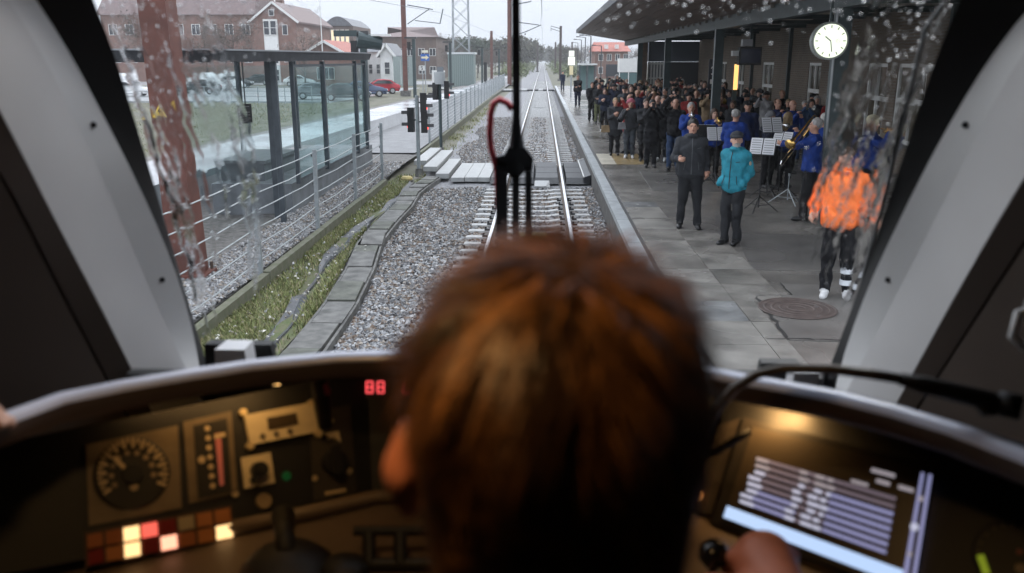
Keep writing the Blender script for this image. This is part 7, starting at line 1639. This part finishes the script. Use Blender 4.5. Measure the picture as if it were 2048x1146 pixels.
# facing +y, away from the camera
D_e((0, 0.0, 0.008), (0.078, 0.096, 0.095), SKIN, 0.02); D_e((0, 0.035, -0.04), (0.062, 0.07, 0.09), SKIN, 0.03); D_e((0, 0.07, -0.10), (0.035, 0.03, 0.03), SKIN, 0.02); D_c((0, 0.105, -0.005), (0, 0.122, -0.04), 0.010, 0.015, SKIN, 0.012)
for s_ in (-1, 1): D_e((-0.097 if s_ < 0 else 0.084, -0.004, -0.036), (0.013, 0.022, 0.036), SKIN, 0.006); D_c((s_ * 0.07, 0.006, -0.036), (-0.1 if s_ < 0 else 0.08, -0.006, -0.036), 0.016, 0.014, SKIN, 0.01)
D_c((0, -0.012, -0.21), (0, -0.01, -0.07), 0.068, 0.064, SKIN, 0.03)
D_e((0, -0.012, -0.215), (0.085, 0.08, 0.04), JACK, 0.02); D_c((-0.15, -0.01, -0.275), (0.15, -0.01, -0.275), 0.075, 0.075, JACK, 0.06); D_e((0, 0.0, -0.42), (0.19, 0.125, 0.20), JACK, 0.05); D_e((0, 0.01, -0.60), (0.175, 0.125, 0.20), JACK, 0.05); D_e((0, 0.02, -0.76), (0.18, 0.13, 0.12), TROU, 0.05)
for s_ in (-1, 1): D_c((s_ * 0.1, 0.03, -0.78), (s_ * 0.13, 0.42, -0.75), 0.09, 0.07, TROU, 0.04); D_c((s_ * 0.13, 0.42, -0.76), (s_ * 0.13, 0.46, -1.20), 0.066, 0.05, TROU, 0.03); D_c((s_ * 0.13, 0.44, -1.22), (s_ * 0.14, 0.60, -1.235), 0.046, 0.036, SHOE, 0.02)
hr_ = aty(1520, 1112, 1.0); hl_ = atz(1040, 1146, ZD + 0.04)
SKH = []
for s_, tgt in ((-1, Vector((hl_.x - 0.02, hl_.y - 0.05, hl_.z + 0.03))), (1, Vector((hr_.x + 0.015, hr_.y - 0.075, hr_.z - 0.02)))):
    sh = np.array((HX + s_ * 0.19, HY - 0.005, HZ - 0.285)); el, wr_ = ik(sh, np.array(tgt), (s_ * 0.8, -0.2, -0.8), 0.31, 0.28)
    DP_.append(('cone', sh, el, 0.066, 0.054, JACK, 0.04)); DP_.append(('cone', el, el + (wr_ - el) * 0.82, 0.052, 0.042, JACK, 0.03)); DP_.append(('cone', el + (wr_ - el) * 0.8, wr_, 0.032, 0.029, SKIN, 0.01))
    d = wr_ - el; hand_prims(DP_, wr_, (d[0] * 0.3, abs(d[1]) + 0.1, d[2] * 0.3 - 0.01), (0, 0.2, -1), 1.18, 1.15, 0.3)
CL['driver'] = cloth('driver', (0.012, 0.013, 0.018))
drv = npm = prims_mesh('person', DP_, [], 0.0068, [mat('driver_skin', (0.55, 0.20, 0.12), 0.5, var=0.08, scale=30), CL['driver'], CL['black'], SHM['black'], M_eye, M_lip], (0.004, 9))
do = tag(link('person', drv), 'driver with short reddish-brown hair seen from behind in the middle', 'person')
# hair: an undercoat and thousands of short locks
hs_ = Sdf((HX - 0.14, HY - 0.16, HZ - 0.22), (HX + 0.14, HY + 0.16, HZ + 0.16), 0.006)
hs_.ell((HX, HY - 0.004, HZ + 0.012), (0.086, 0.103, 0.100), 0, 0.02); hs_.ell((HX, HY - 0.01, HZ + 0.035), (0.082, 0.09, 0.074), 0, 0.02); hs_.ell((HX, HY - 0.028, HZ - 0.055), (0.083, 0.078, 0.105), 0, 0.03); hs_.ell((HX, HY - 0.03, HZ - 0.13), (0.066, 0.055, 0.07), 0, 0.03); hs_.ell((HX, HY + 0.10, HZ - 0.03), (0.08, 0.075, 0.105), 0, 0, sub=True); hs_.ell((HX, HY + 0.06, HZ - 0.11), (0.11, 0.10, 0.075), 0, 0, sub=True)
M_hairb = mat('driver_hair_base', (0.05, 0.02, 0.009), 0.6)
[hs_.ell((HX + q * 0.10, HY + 0.004, HZ - 0.042), (0.026, 0.036, 0.05), 0, 0, sub=True) for q in (-1,)]
under = hs_.mesh('hair', M_hairb); ho = link('hair', under, do); ho['label'] = 'short tousled reddish-brown hair'
vv = np.empty(len(under.vertices) * 3); under.vertices.foreach_get('co', vv); vv = vv.reshape(-1, 3); nn = np.empty(len(under.vertices) * 3); under.vertices.foreach_get('normal', nn); nn = nn.reshape(-1, 3)
NL = 26000; ix = rng.integers(0, len(vv), NL); p0 = vv[ix] + rng.normal(0, 0.002, (NL, 3)); n0 = nn[ix]
C0 = np.array((HX, HY, HZ)); crown = np.array((HX + 0.012, HY - 0.035, HZ + 0.105))       # hair grows away from the crown whorl
rel = p0 - C0; out = rel / np.linalg.norm(rel, axis=1)[:, None]; n0 = np.where((n0 * out).sum(1)[:, None] < 0, -n0, n0)
dv = p0 - crown; az = np.arctan2(dv[:, 0], -dv[:, 1]); rad = np.linalg.norm(dv, axis=1)
tuft = np.floor((az + 0.25 * np.sin(rad * 70) + 3.2) * 6.5).astype(int); row = np.floor(rad / 0.032 + (tuft % 3) * 0.33).astype(int); tid = tuft * 31 + row
hsh = np.modf(np.abs(np.sin(tid * 12.9898 + 4.1) * 43758.5453))[0]; hs2 = np.modf(np.abs(np.sin(tid * 78.233 + 1.3) * 12543.853))[0]
dv[:, 2] -= 0.02; dv -= n0 * (dv * n0).sum(1)[:, None]; dv /= np.maximum(np.linalg.norm(dv, axis=1)[:, None], 1e-5)
sw = np.cross(n0, dv); dv = dv + sw * ((hsh - 0.5) * 1.1 + rng.normal(0, 0.2, NL))[:, None]; dv /= np.linalg.norm(dv, axis=1)[:, None]
topm = np.clip((rel[:, 2] + 0.03) / 0.07, 0, 1)
L_ = rng.uniform(0.026, 0.046, NL) * (0.16 + 0.84 * topm); lift = np.clip((0.02 + 0.55 * hs2 ** 2 + rng.normal(0, 0.07, NL)) * (0.05 + 0.95 * topm), -0.05, 0.8)
w_ = rng.uniform(0.0004, 0.0009, NL); pts = []
for tt in (0, 0.4, 0.75, 1.0):
    c = p0 + dv * (L_ * tt)[:, None] + n0 * (L_ * lift * tt * (1.4 - 0.7 * tt))[:, None]
    ww = (w_ * (1.15 - tt))[:, None] * np.cross(dv, n0); pts += [c - ww, c + ww]
V = np.stack(pts, 1).reshape(-1, 3); F = (np.array([(0, 1, 3, 2), (2, 3, 5, 4), (4, 5, 7, 6)])[None] + np.arange(NL)[:, None, None] * 8).reshape(-1, 4)
HMS = [mat('lock_%d' % i, c, 0.42, spec=0.4) for i, c in enumerate([(0.028, 0.012, 0.006), (0.08, 0.034, 0.012), (0.18, 0.078, 0.024), (0.34, 0.15, 0.045)])]
tone = np.clip(hsh * 3.2 + 0.1 + rng.normal(0, 0.6, NL), 0, 3.99).astype(int); lk = link('locks', npmesh('locks', V, F, HMS, np.repeat(tone, 3), True), ho); stuff(lk)
# knob under the right hand
kn = dot(PR, 1424, 1112, 0, M_seal, 'knob_axis', dash, 0.002) if False else None
kp = aty(1428, 1108, 1.04); MB().lathe([(0.001, 0.018), (0.012, 0.017), (0.020, 0.008), (0.021, -0.006), (0.012, -0.018), (0.006, -0.022), (0.006, kp.z * -1 + ZD), ], kp, 16).build('brake_knob', mat('knob_gloss', (0.010, 0.010, 0.011), 0.15), dash, True)
# driver seat below
seat = thing('driver_seat', 'dark driver seat under the seated driver', 'seat', (HX, HY, 1.3))
zs = HZ - 0.90; MB().box(HX - 0.25, HX + 0.25, HY - 0.2, HY + 0.36, zs - 0.10, zs).build('cushion', CL['charcoal'], seat); MB().box(HX - 0.22, HX + 0.22, HY - 0.27, HY - 0.17, zs + 0.002, zs + 0.40).build('backrest', CL['charcoal'], seat); MB().cyl((HX, HY + 0.05, 1.3), (HX, HY + 0.05, zs - 0.10), 0.06, 0.06, 14).build('pedestal', M_seal, seat)
# someone standing out of view on the left, fingers on the lip
fp = atz(-12, 838, ZL + 0.012)
Q = person_prims(style='jacket', face=True); PP = [p for p in Q[0]]
ox, oy = fp.x - 0.42, fp.y - 0.34
mv = []
for p in PP:
    if p[0] == 'cone': mv.append(('cone', (p[1][0] + ox, oy - p[1][1], p[1][2] + 1.3), (p[2][0] + ox, oy - p[2][1], p[2][2] + 1.3), *p[3:]))
    else: mv.append(('ell', (p[1][0] + ox, oy - p[1][1], p[1][2] + 1.3), *p[2:]))
sh = np.array((ox + 0.185, oy, 2.705)); tgt = np.array((fp.x - 0.115, fp.y - 0.06, ZL + 0.055)); el, wr_ = ik(sh, tgt, (0.3, -0.4, -1))
mv = [p for p in mv if not (p[0] == 'cone' and p[5] in (JACK, SKIN) and p[1][0] > ox + 0.15 and p[1][2] < 2.76)]
mv += [('cone', sh, el, 0.066, 0.054, JACK, 0.04), ('cone', el, wr_, 0.05, 0.040, JACK, 0.03)]
hand_prims(mv, wr_, (0.9, 0.42, -0.10), (0.1, 0, -1), 1.0, 0.45)
o = link('person', prims_mesh('person', mv, [], 0.010, [SK[2], CL['navy'], CL['black'], SHM['black'], M_eye, M_lip], (0.006, 3))); tag(o, 'second person at the far left edge with fingers resting on the dash lip', 'person')
# ---- misty air
hz_ = MB().box(-410, 410, -36, 1130, -1.35, 34)
hb = stuff(hz_.build('haze', None)); hb.data.materials.clear()
mh_ = bpy.data.materials.new('haze'); mh_.use_nodes = True; n = mh_.node_tree; n.nodes.clear(); o_ = n.nodes.new('ShaderNodeOutputMaterial'); v_ = n.nodes.new('ShaderNodeVolumePrincipled'); v_.inputs['Color'].default_value = (0.93, 0.95, 0.98, 1); v_.inputs['Density'].default_value = 0.00065; v_.inputs['Anisotropy'].default_value = 0.2
n.links.new(v_.outputs[0], o_.inputs['Volume']); hb.data.materials.append(mh_); tag(hb, 'thin rainy mist over the whole view', 'haze')
